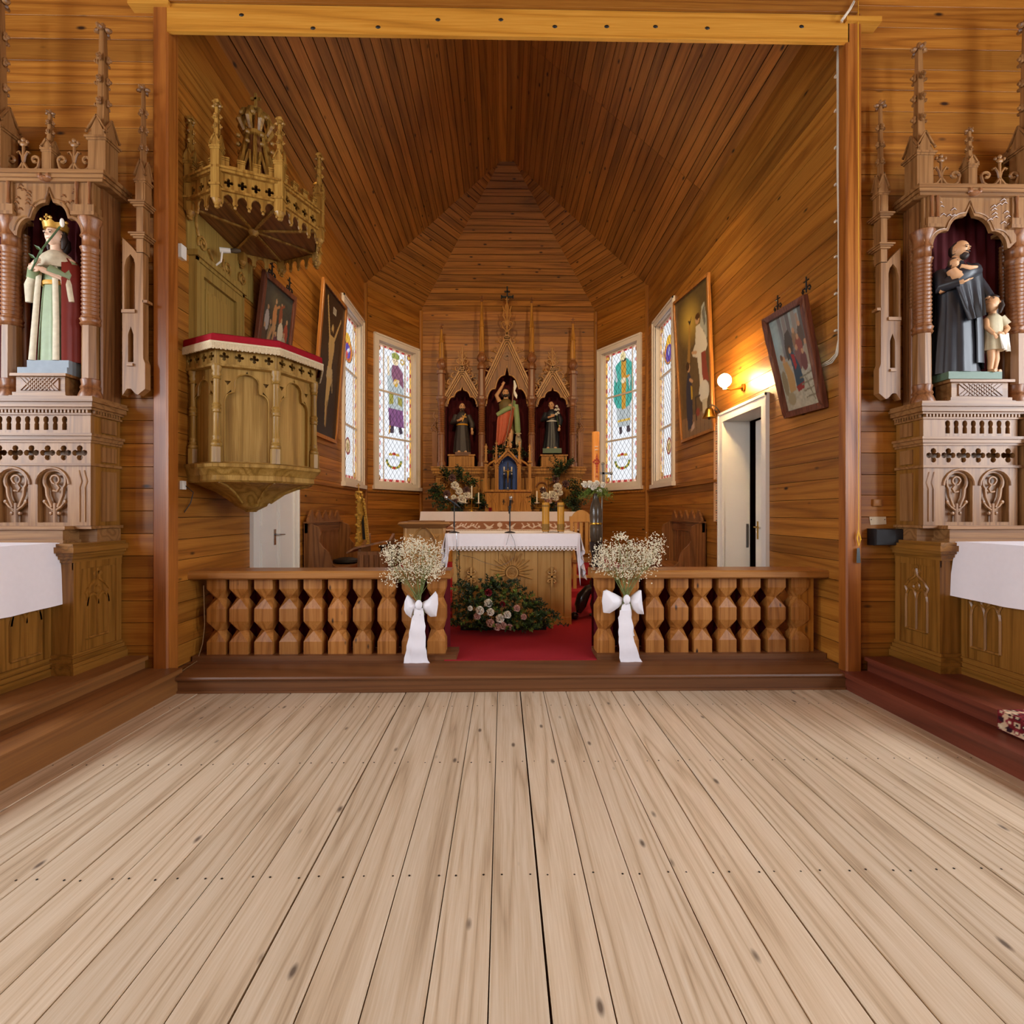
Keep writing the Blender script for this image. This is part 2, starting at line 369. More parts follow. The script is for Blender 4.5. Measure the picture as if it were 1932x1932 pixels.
# ------------------------------------------------------------------ painted grids (pictures, stained glass, woven cloth)
class Canvas:
    def __init__(s, nx, ny, bgc):
        s.nx, s.ny = nx, ny
        u = (np.arange(nx+1))/nx; v = (np.arange(ny+1))/ny
        s.U, s.V = np.meshgrid(u, v); s.C = np.zeros(s.U.shape+(3,)); s.C[:] = srgb(bgc)[:3]
    def _put(s, m, col, a=1.0):
        c = np.array(srgb(col)[:3]); s.C[m] = s.C[m]*(1-a)+c*a; return s
    def grad(s, top, bot, pw=1):
        t = (s.V**pw)[..., None]; s.C = np.array(srgb(bot)[:3])*(1-t)+np.array(srgb(top)[:3])*t; return s
    def ell(s, cx, cy, rx, ry, col, a=1.0, rot=0):
        x, y = s.U-cx, s.V-cy; c, q = math.cos(rot), math.sin(rot)
        return s._put(((x*c+y*q)/rx)**2+((-x*q+y*c)/ry)**2 <= 1, col, a)
    def glow(s, cx, cy, rx, ry, col, pw=1.5):
        d = np.clip(1-np.sqrt(((s.U-cx)/rx)**2+((s.V-cy)/ry)**2), 0, 1)**pw
        s.C = s.C*(1-d[..., None])+np.array(srgb(col)[:3])*d[..., None]; return s
    def rect(s, u0, u1, v0, v1, col, a=1.0): return s._put((s.U >= u0) & (s.U <= u1) & (s.V >= v0) & (s.V <= v1), col, a)
    def poly(s, pts, col, a=1.0):
        ins = np.zeros(s.U.shape, bool); n = len(pts)
        for i in range(n):
            (x0, y0), (x1, y1) = pts[i], pts[(i+1) % n]
            if y0 == y1: continue
            c = (s.V >= min(y0, y1)) & (s.V < max(y0, y1)) & (s.U < x0+(s.V-y0)*(x1-x0)/(y1-y0)); ins ^= c
        return s._put(ins, col, a)
    def line(s, p, q, w, col, a=1.0, asp=1.0, w2=None):
        px, py = p; qx, qy = q; dx, dy = (qx-px), (qy-py)*asp; L2 = dx*dx+dy*dy+1e-12
        t = np.clip(((s.U-px)*dx+(s.V-py)*asp*dy)/L2, 0, 1)
        d = np.sqrt((s.U-px-t*dx)**2+((s.V-py)*asp-t*dy)**2); ww = w if w2 is None else w+(w2-w)*t
        return s._put(d <= ww, col, a)
    def noise(s, amt, seed=1, blocks=26):
        r = np.random.RandomState(seed); g = r.rand(blocks*2, blocks)
        gi = np.clip((s.V*(blocks*2-1)), 0, blocks*2-1.001); gj = np.clip(s.U*(blocks-1), 0, blocks-1.001)
        i, j = gi.astype(int), gj.astype(int); fi, fj = gi-i, gj-j
        n = g[i, j]*(1-fi)*(1-fj)+g[i+1, j]*fi*(1-fj)+g[i, j+1]*(1-fi)*fj+g[i+1, j+1]*fi*fj
        s.C = np.clip(s.C*(1+amt*(n[..., None]-.5)*2), 0, 1); return s
    def build(s, name, fn, mat, parent):
        """fn(u,v) -> xyz of the flat face"""
        vs = [tuple(fn(float(a), float(b))) for a, b in zip(s.U.ravel(), s.V.ravel())]
        w = s.nx+1
        fs = [(j*w+i, j*w+i+1, (j+1)*w+i+1, (j+1)*w+i) for j in range(s.ny) for i in range(s.nx)]
        me = bpy.data.meshes.new(name); me.from_pydata(vs, [], fs); me.update()
        ca = me.color_attributes.new('Col', 'FLOAT_COLOR', 'POINT')
        rgba = np.ones((len(vs), 4), np.float32); rgba[:, :3] = s.C.reshape(-1, 3)
        ca.data.foreach_set('color', rgba.ravel()); me.materials.append(mat)
        o = bpy.data.objects.new(name, me); COL.objects.link(o); o.parent = parent; return o
# ================================================================== THE SETTING
XL, XR = -2.67, 2.82            # chancel side walls
YC, YB = 9.86, 11.2             # where the apse cants, and its back wall
BXL, BXR = -1.81, 2.05
EAVE, RIDGE, YR = 5.77, 7.95, 9.55
RXL, RXR = -.07, .21
DECK = .135                     # chancel floor level
BW = .172                       # wall board width
BOARD_MESH = {}
def board_section(a, b, t, c=.001): return [(a, 0), (a, t-c), (a+c, t), (b-c, t), (b, t-c), (b, 0)]
def boards(parent, O, U, V, Nn, v0, v1, span, bw, mat, t=.022, gap=.004, holes=(), name='board', jit=.0008, splits=()):
    """rows of boards on a plane; span(v) -> (u left, u right); holes are rectangles in (u0,u1,v0,v1)"""
    O, U, V, Nn = map(Vector, (O, U, V, Nn)); r = v0; out = []
    if U.cross(V).dot(Nn) < 0: FR = Matrix(((U.x, V.x, Nn.x, O.x), (U.y, V.y, Nn.y, O.y), (U.z, V.z, Nn.z, O.z), (0, 0, 0, 1)))
    else: FR = Matrix(((U.x, V.x, Nn.x, O.x), (U.y, V.y, Nn.y, O.y), (U.z, V.z, Nn.z, O.z), (0, 0, 0, 1)))
    while r < v1-.012:
        a, b = r, min(r+bw*random.uniform(.96, 1.04), v1)
        if v1-b < bw*.3: b = v1
        r = b; a2, b2 = a+gap/2, b-gap/2; dz = random.uniform(-jit, jit)
        cuts = sorted({a2, b2, *[q for h in holes for q in (h[2], h[3]) if a2+.003 < q < b2-.003]})
        pieces = []
        for i in range(len(cuts)-1):
            p, q = cuts[i], cuts[i+1]; mid = (p+q)/2
            la, ra = span(p); lb, rb = span(q)
            ivs = [(la, ra, lb, rb)]
            for h in holes:
                if h[2] < mid < h[3]:
                    nx = []
                    for (l0, r0, l1, r1) in ivs:
                        if h[0] >= max(r0, r1) or h[1] <= min(l0, l1): nx.append((l0, r0, l1, r1)); continue
                        if h[0] > l0: nx.append((l0, h[0], l1, h[0]))
                        if h[1] < r0: nx.append((h[1], r0, h[1], r1))
                    ivs = nx
            for iv in ivs: pieces.append((p, q)+iv)
        groups = []
        for pc in pieces:
            hit = [g for g in groups if any(pc[2] < o[3]-.001 and pc[3] > o[2]+.001 and (abs(pc[0]-o[1]) < 1e-6 or abs(pc[1]-o[0]) < 1e-6) for o in g)]
            for g in hit: groups.remove(g)
            groups.append(sum(hit, [])+[pc])
        for g in groups:
            sub = [g]
            if splits and len(g) == 1:
                p, q, l0, r0, l1, r1 = g[0]; s = splits[0]+random.choice((0, 0, .0))
                if min(l0, l1)+.1 < s < min(r0, r1)-.1: sub = [[(p, q, l0, s-.0015, l1, s-.0015)], [(p, q, s+.0015, r0, s+.0015, r1)]]
            for gg in sub:
                m = MB()
                for (p, q, l0, r0, l1, r1) in gg:
                    if min(r0-l0, r1-l1) < -.001 or max(r0-l0, r1-l1) < .004: continue
                    sec = board_section(p, q, t)
                    def pt(v, d, side):
                        f = (v-p)/(q-p); u = (l0+(l1-l0)*f) if side == 0 else (r0+(r1-r0)*f)
                        return (u, v, d+dz if d > 0 else d)
                    m.loft([[pt(v, d, 0) for v, d in sec], [pt(v, d, 1) for v, d in sec]])
                if m.v:
                    ob = m.build(name, mat, parent, None); ob.matrix_world = FR; out.append(ob)
    return out
def slab(name, O, U, V, Nn, v0, v1, u0, u1, holes, thick, mat, label):
    O, U, V, Nn = map(Vector, (O, U, V, Nn)); m = MB()
    cuts = sorted({v0, v1, *[q for h in holes for q in (h[2], h[3]) if v0 < q < v1]})
    for i in range(len(cuts)-1):
        p, q = cuts[i], cuts[i+1]; mid = (p+q)/2; ivs = [(u0, u1)]
        for h in holes:
            if h[2] < mid < h[3]: ivs = [x for l, r in ivs for x in (((l, h[0]), (h[1], r)) if l < h[0] and h[1] < r else ((l, r),))]
        for l, r in ivs: m.obox(O+U*(l+r)/2+V*(p+q)/2-Nn*(thick/2+.001), U, V, Nn, (r-l)/2, (q-p)/2, thick/2)
    o = m.build(name, mat, None, None); return tag(o, label, kind='structure')
def rect(u0, u1): return lambda v: (u0, u1)
Z, X, Y = (0,0,1), (1,0,0), (0,1,0)
# ---- nave floor
fl = tag(MB().box(-5.8, 5.8, -8, 4.1, -.1, -.025).build('floor', M['back'], None, None), 'bleached pine plank floor of the nave', kind='structure')
for k in range(-16, 17):
    x0 = -.04+.1775*k; g = .004 if k % 5 else .008
    m = MB(); x1 = x0+.1775-g; dz = random.uniform(-.0012, .0012)
    sec = [(x0, -.024), (x0, -.003), (x0+.003, dz), (x1-.003, dz), (x1, -.003), (x1, -.024)]
    m.loft([[(a, -3.2, b) for a, b in sec], [(a, 3.985, b) for a, b in sec]])
    m.build('plank', M['floor'], fl, None)
m = MB()
for k in range(-15, 17):
    for yy in (1.05, 1.977, 2.87, 3.7):
        for dx in (.035, .142):
            m.lathe([(.0042, 0), (.0042, .0016)], (-.04+.1775*k+dx+random.uniform(-.008, .008), yy+random.uniform(-.006, .006), -.0004), 6)
m.build('nail_heads', M['iron'], fl, None, 'stuff')
# ---- chancel deck and the step in front of it
dk = tag(MB().box(-2.9, 3.0, 4.06, 11.3, -.05, DECK-.004).build('floor_chancel', M['step'], None, None), 'brown painted floor of the raised chancel', kind='structure')
st = tag(empty('trim_1'), 'brown painted chancel step with rounded nosing board', kind='structure')
part('riser', M['step'], st, lambda m: m.box(-2.56, 2.72, 4.0, 4.06, 0, DECK-.035))
part('nosing', M['step'], st, lambda m: m.loft([[(x, 3.985, .098), (x, 3.972, .104), (x, 3.966, .116), (x, 3.972, .129), (x, 3.985, DECK), (x, 4.3, DECK), (x, 4.3, .098)] for x in (-2.58, 2.72)]))
part('tread_board', M['step'], st, lambda m: m.box(-2.66, 2.81, 4.302, 4.62, DECK-.01, DECK))
part('shoe_mould', M['step'], st, lambda m: m.box(-2.55, 2.7, 3.985, 4.0, 0, .018))
# ---- side altar platforms
def platform(n, s, x1, z1, x2, z2, mat, label):
    o = tag(empty('floor_platform_'+n), label, kind='structure')
    def bx(m, xa, za, zb, y0):
        xo = s*5.75
        m.box(min(xa, xo), max(xa, xo), y0, 4.02, za, zb)
    part('step', M[mat], o, lambda m: bx(m, x1+s*.025, 0, z1-.035, 1.42))
    part('nosing', M[mat], o, lambda m: bx(m, x1, z1-.035, z1, 1.4))
    part('step', M[mat], o, lambda m: bx(m, x2+s*.025, z1, z2-.03, 1.85))
    part('nosing', M[mat], o, lambda m: bx(m, x2, z2-.03, z2, 1.83))
platform('left', -1, -2.49, .19, -2.75, .287, 'stepY', 'brown two-step platform under the left side altar')
platform('right', 1, 2.68, .14, 2.87, .252, 'redstep', 'dark red two-step platform under the right side altar')
# ---- walls
WALLT = .14
def wall(name, O, U, Nn, length, z0, z1, holes, mat, label, bw=BW, bt=.022, lead=0):
    O = Vector(O); w = slab(name, O, U, Z, Nn, z0, z1, 0, length, holes, WALLT, M['back'], label)
    boards(w, O, U, Z, Nn, z0, z1, rect(lead, length), bw, mat, bt, holes=holes)
    return w
WY = 4.05
wall('wall_nave_left', (-5.8, WY+.025, 0), X, (0,-1,0), 5.8-2.66, 0, 6.6, (), M['pineX'], 'orange pine board wall behind the left side altar', .176)
wall('wall_nave_right', (2.80, WY+.055, 0), X, (0,-1,0), 3.0, 0, 6.6, (), M['pineX'], 'orange pine board wall behind the right side altar', .172)
wall('wall_nave_gable', (-2.66, 4.0, 0), X, (0,-1,0), 5.45, 5.33, 7.2, (), M['pineX'], 'orange pine boards above the chancel arch beam', .3)
# openings (u = distance along the wall)
def Ywin(px, X_): return atx(px, 900, X_).y
D1 = (5.40, 6.62, DECK, 2.62)     # left white door
D3 = (4.40, 5.12, 2.0, 3.50)      # pulpit door
W1 = (8.45, 9.72, 1.84, 5.0)      # left side window casing
W4 = (8.28, 9.47, 1.84, 4.92)
D2 = (5.33, 6.55, DECK, 2.66)
def inner(w, c=.11): return (w[0]+c, w[1]-c, w[2]+c, w[3]-c)
Y0 = 4.125
def sh(w): return (w[0]-Y0, w[1]-Y0, w[2], w[3])
wl = wall('wall_left', (XL, Y0, 0), Y, (1,0,0), YC-Y0, DECK, EAVE+.02, [sh(inner(W1)), sh((D1[0]+.1, D1[1]-.1, D1[2], D1[3]-.1))], M['pineX'], 'varnished pine board wall of the chancel behind the pulpit')
wr = wall('wall_right', (XR, Y0, 0), Y, (-1,0,0), YC-Y0, DECK, EAVE+.02, [sh(inner(W4)), sh((D2[0]+.1, D2[1]-.1, D2[2], D2[3]-.1))], M['pineX'], 'varnished pine board wall of the chancel with the white door', lead=-.03)
cl = Vector((BXL-XL, YB-YC, 0)); CLL = cl.length; cl.normalize(); cln = Vector((cl.y, -cl.x, 0))
cr = Vector((XR-BXR, YC-YB, 0)); CRL = cr.length; cr.normalize(); crn = Vector((cr.y, -cr.x, 0))
def along(px, P, d):            # distance along a canted wall where pixel column px meets it
    r = ray(px, 900); # P + d*t = r*k
    det = d.x*(-r.y)+r.x*d.y; bx, by = -P.x, -P.y
    return (bx*(-r.y)+r.x*by)/det
PL, PR = Vector((XL, YC, 0)), Vector((BXR, YB, 0))
W2 = (along(703, PL, cl), along(789, PL, cl), 1.86, 4.92)
W3 = (along(1130, PR, cr), along(1213, PR, cr), 1.86, 4.92)
wall('wall_apse_left', PL, cl, cln, CLL, DECK, EAVE+.02, [inner(W2)], M['pineX'], 'canted pine board apse wall left of the high altar', .165)
wall('wall_apse_back', (BXL, YB, 0), X, (0,-1,0), BXR-BXL, DECK, EAVE+.02, (), M['pineX'], 'pine board apse wall behind the high altar', .165)
wall('wall_apse_right', PR, cr, crn, CRL, DECK, EAVE+.02, [inner(W3)], M['pineX'], 'canted pine board apse wall right of the high altar', .165)
# ---- ceilings
def ceil_plane(name, A, B, Cc, Dd, mat, label, bw, splits=()):
    """A-B is the eave (boards run along it), C-D the upper edge (D above A); boards laid up the slope"""
    A, B, Cc, Dd = map(Vector, (A, B, Cc, Dd)); U = (B-A).normalized(); L = (B-A).length
    V = (Cc-A)-U*(Cc-A).dot(U); Hh = V.length; V.normalize(); Nn = U.cross(V)
    ctr = Vector((.08, 7.5, 3))
    if Nn.dot(ctr-A) < 0: Nn = -Nn
    uc, ud = (Cc-A).dot(U), (Dd-A).dot(U)
    span = lambda v: (ud*v/Hh, L+(uc-L)*v/Hh)
    m = MB(); e = -Nn*.06
    m.loft([[A-Nn*.002, B-Nn*.002, Cc-Nn*.002, Dd-Nn*.002], [A+e, B+e, Cc+e, Dd+e]])
    o = tag(m.build(name, M['back'], None, None), label, kind='structure')
    boards(o, A, U, V, Nn, 0, Hh, span, bw, mat, .018, .009, splits=splits, jit=.0015)
    return o
CB = .127; YF = 4.05
ceil_plane('ceiling_left', (XL, YF, EAVE), (XL, YC, EAVE), (RXL, YR, RIDGE), (RXL, YF, RIDGE), M['ceilX'], 'left slope of the boarded chancel ceiling', CB)
ceil_plane('ceiling_right', (XR, YF, EAVE), (XR, YC, EAVE), (RXR, YR, RIDGE), (RXR, YF, RIDGE), M['ceilX'], 'right slope of the boarded chancel ceiling', CB, (2.95,))
ceil_plane('ceiling_back', (BXL, YB, EAVE), (BXR, YB, EAVE), (RXR, YR, RIDGE), (RXL, YR, RIDGE), M['ceilX'], 'boarded apse ceiling slope above the high altar', CB)
ceil_plane('ceiling_apse_left', (XL, YC, EAVE), (BXL, YB, EAVE), (RXL+.004, YR+.004, RIDGE), (RXL, YR, RIDGE), M['ceilX'], 'canted boarded ceiling facet left of the apse', CB)
ceil_plane('ceiling_apse_right', (BXR, YB, EAVE), (XR, YC, EAVE), (RXR, YR, RIDGE), (RXR-.004, YR+.004, RIDGE), M['ceilX'], 'canted boarded ceiling facet right of the apse', CB)
cg = tag(MB().box(RXL-.01, RXR+.01, YF, YR, RIDGE, RIDGE+.06).build('ceiling_ridge', M['back'], None, None), 'narrow flat boarded strip along the chancel ridge', kind='structure')
boards(cg, (RXL, YF, RIDGE), Y, X, (0,0,-1), 0, RXR-RXL, rect(0, YR-YF), .14, M['ceilX'], .02)
# nave shell (outside the frame, closes the room)
for nm, bx_ in (('wall_nave_back', (-5.9, 5.9, -8.1, -8, 0, 7)), ('ceiling_nave', (-5.9, 5.9, -8.1, 4.2, 6.6, 6.7))):
    tag(MB().box(*bx_).build(nm, M['pineX'], None, None), 'pine boards of the nave '+('end wall' if 'wall' in nm else 'ceiling'), kind='structure')
for s, nm in ((-1, 'left'), (1, 'right')):
    m = MB(); a, b = sorted((s*5.78, s*5.9)); ys = [-8, -5.7, -4.3, -2.3, -.9, 1.2, 2.6, 4.15]
    for i in range(0, 8, 2): m.box(a, b, ys[i], ys[i+1], 0, 6.6)
    for i in (1, 3, 5): m.box(a, b, ys[i], ys[i+1], 0, 1.5); m.box(a, b, ys[i], ys[i+1], 4.3, 6.6)
    tag(m.build('wall_nave_side_'+nm, M['pineY'], None, None), 'pine side wall of the nave on the '+nm, kind='structure')
# ---- arch posts, beam, ledges
def trim(n, mat, label, fn): 
    return tag(part('trim_%d' % n, mat, None, fn), label, kind='structure')
def post(m, x0, x1, y0, y1, z0, z1, c=.012):
    m.loft([[(x0+c, y0, z), (x1-c, y0, z), (x1, y0+c, z), (x1, y1, z), (x0, y1, z), (x0, y0+c, z)] for z in (z0, z1)])
trim(2, M['post'], 'red-brown varnished post at the left of the chancel arch', lambda m: post(m, -2.708, -2.592, 4.0, 4.13, 0, 5.34))
trim(3, M['post'], 'orange varnished post at the right of the chancel arch', lambda m: post(m, 2.715, 2.84, 4.0, 4.095, 0, 5.34))
trim(4, M['beam'], 'yellow pine tie beam across the chancel arch', lambda m: post(m, -2.6, 2.74, 4.0, 4.03, 5.115, 5.33, .004))
bm_ = bpy.data.objects['trim_4']
for px, py in ((455, 27), (590, 52), (713, 50), (826, 36), (945, 36), (1047, 49), (1145, 49), (1237, 49), (1335, 52), (1513, 49)):
    q = at(px, py, 3.995); part('bolt', M['iron'], bm_, lambda m: m.ell((q.x, 4.0, q.z), (.02, .006, .013), 8, 5))
trim(5, M['beam'], 'pale pine cap board above the left arch post', lambda m: m.box(-2.88, -2.57, 3.975, 4.06, 5.3, 5.335))
trim(6, M['beam'], 'pale pine cap board above the right arch post', lambda m: m.box(2.7, 2.98, 3.975, 4.1, 5.26, 5.30))
trim(7, M['pineY'], 'pine ledge below the left chancel window', lambda m: m.box(XL, XL+.055, 6.66, YC, 1.79, 1.825))
trim(8, M['pineY'], 'pine ledge below the right chancel window', lambda m: m.box(XR-.055, XR, 6.62, YC, 1.79, 1.825))
trim(9, M['pineX'], 'pine ledge below the left apse window', lambda m: m.obox(PL+cl*CLL/2+cln*.027+Vector((0,0,1.807)), cl, cln, Z, CLL/2, .03, .017))
trim(10, M['pineX'], 'pine ledge below the right apse window', lambda m: m.obox(PR+cr*CRL/2+crn*.027+Vector((0,0,1.807)), cr, crn, Z, CRL/2, .03, .017))
for n, (x, y) in enumerate(((XL+.03, YC-.01), (BXL+.02, YB-.03), (BXR-.02, YB-.03), (XR-.03, YC-.01))):
    trim(11+n, M['pineZ'], ('narrow corner post beside the left side window', 'narrow corner post left of the high altar', 'narrow corner post right of the high altar', 'narrow corner post beside the right side window')[n],
         lambda m: m.lathe([(.045, DECK), (.045, EAVE)], (x, y, 0), 8, rot=PI/8))
# ---- windows
def leadlines(m, P, u0, u1, v0, v1, pitch, asp, w=.0036):
    """diamond lattice: two families of slanted bars clipped to the rectangle"""
    H = v1-v0; W = u1-u0; k = asp
    for sgn in (1, -1):
        c = -H/k if sgn > 0 else 0
        while c < (W if sgn > 0 else W+H/k):
            pts = []
            for vv in (0, H):
                pts.append((c+vv/k, vv) if sgn > 0 else (c-vv/k, vv))
            (a0, b0), (a1, b1) = pts
            t0, t1 = 0, 1; d = a1-a0
            ta, tb = sorted(((0-a0)/d, (W-a0)/d)); t0, t1 = max(t0, ta), min(t1, tb)
            if t1-t0 > .01:
                m.bar(P(u0+a0+d*t0, v0+H*t0), P(u0+a0+d*t1, v0+H*t1), w, w, P.n)
            c += pitch
class PF:
    def __init__(s, O, U, Nn, d): s.O, s.U, s.n, s.d = Vector(O), Vector(U), Vector(Nn), d
    def __call__(s, u, v): return s.O+s.U*u+Vector((0,0,v))+s.n*s.d
def window(n, O, U, Nn, W, design, label, pitch=.12):
    U, Nn = Vector(U), Vector(Nn); O = Vector(O); u0, u1, z0, z1 = W
    w = tag(empty('window_%d' % n), label, kind='structure'); c = .125
    B = lambda m, a, b, p, q, d0, d1: m.obox(O+U*(a+b)/2+Vector((0,0,(p+q)/2))+Nn*(d0+d1)/2, U, Z, Nn, (b-a)/2, (q-p)/2, (d1-d0)/2)
    def casing(m):
        for a, b, p, q in ((u0, u0+c, z0+.06, z1), (u1-c, u1, z0+.06, z1), (u0+c, u1-c, z1-c, z1), (u0+c, u1-c, z0+.06, z0+c)):
            B(m, a, b, p, q, .02, .05)
        for a, b, p, q in ((u0, u0+.035, z0+.06, z1), (u1-.035, u1, z0+.06, z1), (u0, u1, z1-.035, z1)): B(m, a, b, p, q, .05, .065)
    part('casing', M['winwhite'], w, casing)
    part('sill', M['winwhite'], w, lambda m: B(m, u0-.03, u1+.03, z0-.01, z0+.06, .02, .095))
    g0, g1, h0, h1 = u0+c, u1-c, z0+c, z1-c
    def reveal(m):
        for a, b, p, q in ((g0-.012, g0, h0, h1), (g1, g1+.012, h0, h1), (g0, g1, h1, h1+.012), (g0, g1, h0-.012, h0)): B(m, a, b, p, q, -.12, .03)
    part('jamb_lining', M['winwhite'], w, reveal)
    def sash(m):
        for a, b, p, q in ((g0, g0+.035, h0, h1), (g1-.035, g1, h0, h1), (g0, g1, h1-.035, h1), (g0, g1, h0, h0+.035)): B(m, a, b, p, q, -.09, -.045)
    part('sash', M['winwhite'], w, sash)
    q0, q1, r0, r1 = g0+.035, g1-.035, h0+.035, h1-.035; W_, H_ = q1-q0, r1-r0
    us = [0, .19, .81, 1]; vs_ = [0, .325, .665, 1]
    for t in vs_[1:3]: part('transom', M['winwhite'], w, lambda m: B(m, q0, q1, r0+H_*t-.018, r0+H_*t+.018, -.09, -.04))
    for t in us[1:3]: part('mullion', M['winwhite'], w, lambda m: B(m, q0+W_*t-.008, q0+W_*t+.008, r0, r1, -.088, -.05))
    P = PF(O, U, Nn, -.07)
    for i in range(3):
        for j in range(3):
            nx = 12 if i != 1 else 46; cv = Canvas(nx, 62, 'f4f8ff')
            cv.U = us[i]+(us[i+1]-us[i])*cv.U; cv.V = vs_[j]+(vs_[j+1]-vs_[j])*cv.V
            design(cv); cv.build('pane', lambda u, v: P(q0+W_*u, r0+H_*v), M['glass'], w)
    PLd = PF(O, U, Nn, -.064)
    part('lead_lattice', M['lead'], w, lambda m: leadlines(m, PLd, q0, q1, r0, r1, pitch, 1.3), None, 'stuff')
    return w
def border(cv):
    # coloured edge strips: amber and ruby, alternating
    k = np.floor(cv.V*34).astype(int); am = (k % 4 != 0)
    for lo, hi in ((0, .045), (.955, 1)):
        mm = (cv.U >= lo) & (cv.U <= hi); cv._put(mm & am, 'f3b646'); cv._put(mm & ~am, 'b02a2a')
    for lo, hi in ((.09, .125), (.875, .91)): cv._put((cv.U >= lo) & (cv.U <= hi) & (k % 3 == 0), 'd8442f', .8)
    ku = np.floor(cv.U*11).astype(int)
    for lo, hi in ((0, .016), (.984, 1)):
        mm = (cv.V >= lo) & (cv.V <= hi); cv._put(mm & (ku % 2 == 0), 'b3222c'); cv._put(mm & (ku % 2 == 1), 'e9b9a0')
    for cx in (.06, .94):
        for cy in (.025, .975): cv.ell(cx, cy, .06, .022, '8a4a28'); cv.ell(cx, cy, .03, .012, 'e8b64a')
def wreath(cv):
    cv.ell(.5, .155, .235, .058, '7d8a34'); cv.ell(.5, .158, .17, .043, 'f4f8ff')
    for i in range(13):
        a = PI+PI*i/12; cv.ell(.5+.205*math.cos(a), .155+.05*math.sin(a), .026, .008, 'c9a93a' if i % 2 else '55662a')
    cv.rect(.25, .75, .172, .235, 'f4f8ff')
    cv.poly([(.22, .19), (.36, .178), (.5, .188), (.64, .178), (.78, .19), (.78, .172), (.64, .16), (.5, .172), (.36, .16), (.22, .172)], 'dfe6ee')
    for x in (.4, .5, .6): cv.ell(x, .205+(.006 if x == .5 else 0), .06, .011, 'c9a23a' if x != .5 else 'b22a28')
    cv.ell(.5, .105, .05, .011, 'b22a28'); cv.line((.5, .172), (.5, .2), .006, '6a7078', asp=2.6)
def bishop_purple(cv):
    border(cv); wreath(cv); P = cv.poly
    cv.line((.36, .36), (.55, .93), .017, 'c58a2a', asp=2.7)
    P([(.33, .555), (.44, .565), (.76, .55), (.80, .42), (.36, .42)], '7d4a80'); P([(.36, .5), (.42, .5), (.40, .42), (.36, .42)], '4f2b58')
    for x in (.48, .58, .68): cv.line((x, .42), (x-.01, .55), .008, '5a3266', asp=2.7)
    P([(.4, .42), (.49, .42), (.5, .37), (.38, .365)], '2a2440'); P([(.62, .42), (.72, .42), (.76, .375), (.66, .365)], '2a2440')
    P([(.3, .80), (.43, .87), (.66, .88), (.80, .78), (.78, .55), (.34, .55)], 'bcc6ca')
    for x in (.4, .46, .52, .6, .68, .74): cv.line((x, .55), (x+.01, .72), .006, '7f8c90', asp=2.7)
    P([(.44, .88), (.62, .89), (.76, .84), (.78, .72), (.66, .75), (.56, .78), (.5, .74), (.42, .80)], '84506f')
    P([(.36, .66), (.48, .665), (.48, .59), (.36, .58)], '9c9440'); P([(.62, .65), (.74, .645), (.74, .58), (.62, .59)], '9c9440')
    cv.ell(.55, .75, .06, .03, 'd7a83a'); cv.line((.5, .745), (.62, .77), .03, 'e8c9a0', asp=2.7)
    cv.ell(.54, .915, .085, .032, 'efd7b0'); P([(.44, .93), (.64, .93), (.66, .965), (.54, .985), (.43, .965)], '8d9a4a'); cv.line((.54, .93), (.54, .985), .012, 'd9c06a', asp=2.7)
    cv.line((.33, .91), (.34, .80), .028, 'efd9b8', asp=2.7); cv.ell(.33, .92, .035, .02, 'efd9b8')
    cv.ell(.74, .925, .06, .024, 'c9a23a'); cv.ell(.74, .925, .03, .012, 'f4f8ff')
    for dx in (-.02, .045): cv.ell(.53+dx, .92, .012, .004, '3a2a22')
    cv.line((.545, .915), (.545, .905), .006, 'b98a6a', asp=2.7)
def priest_teal(cv):
    border(cv); wreath(cv); P = cv.poly
    P([(.4, .42), (.5, .42), (.5, .37), (.42, .365)], '2f2a3c'); P([(.62, .42), (.72, .42), (.74, .375), (.64, .37)], '2f2a3c')
    P([(.30, .62), (.76, .62), (.74, .42), (.36, .42)], 'bcc6ca')
    for x in (.4, .45, .5, .55, .6, .65, .7): cv.line((x, .43), (x, .6), .005, '7f8c90', asp=2.7)
    P([(.36, .475), (.74, .475), (.74, .46), (.36, .46)], 'd9b24a')
    P([(.3, .9), (.45, .93), (.64, .93), (.8, .88), (.84, .72), (.8, .62), (.7, .57), (.52, .555), (.34, .57), (.24, .63), (.24, .74)], '2fa79a')
    for x in (.3, .38, .66, .74): cv.line((x, .6), (x+.02, .78), .007, '167068', asp=2.7)
    P([(.47, .93), (.62, .93), (.6, .555), (.48, .555)], 'c98f2c'); cv.line((.7, .79), (.5, .80), .03, 'c98f2c', asp=2.7)
    P([(.66, .78), (.76, .80), (.72, .69)], 'bcc6ca')
    cv.ell(.53, .77, .075, .02, 'efd9b8'); cv.ell(.52, .95, .085, .036, 'e9d6a0'); cv.ell(.55, .925, .075, .014, '2a2622'); cv.ell(.53, .95, .06, .028, 'e9d6a0')
    for dx in (-.03, .03): cv.ell(.51+dx, .953, .012, .004, '2a2622')
    cv.line((.27, .87), (.33, .78), .03, 'bcc6ca', asp=2.7)
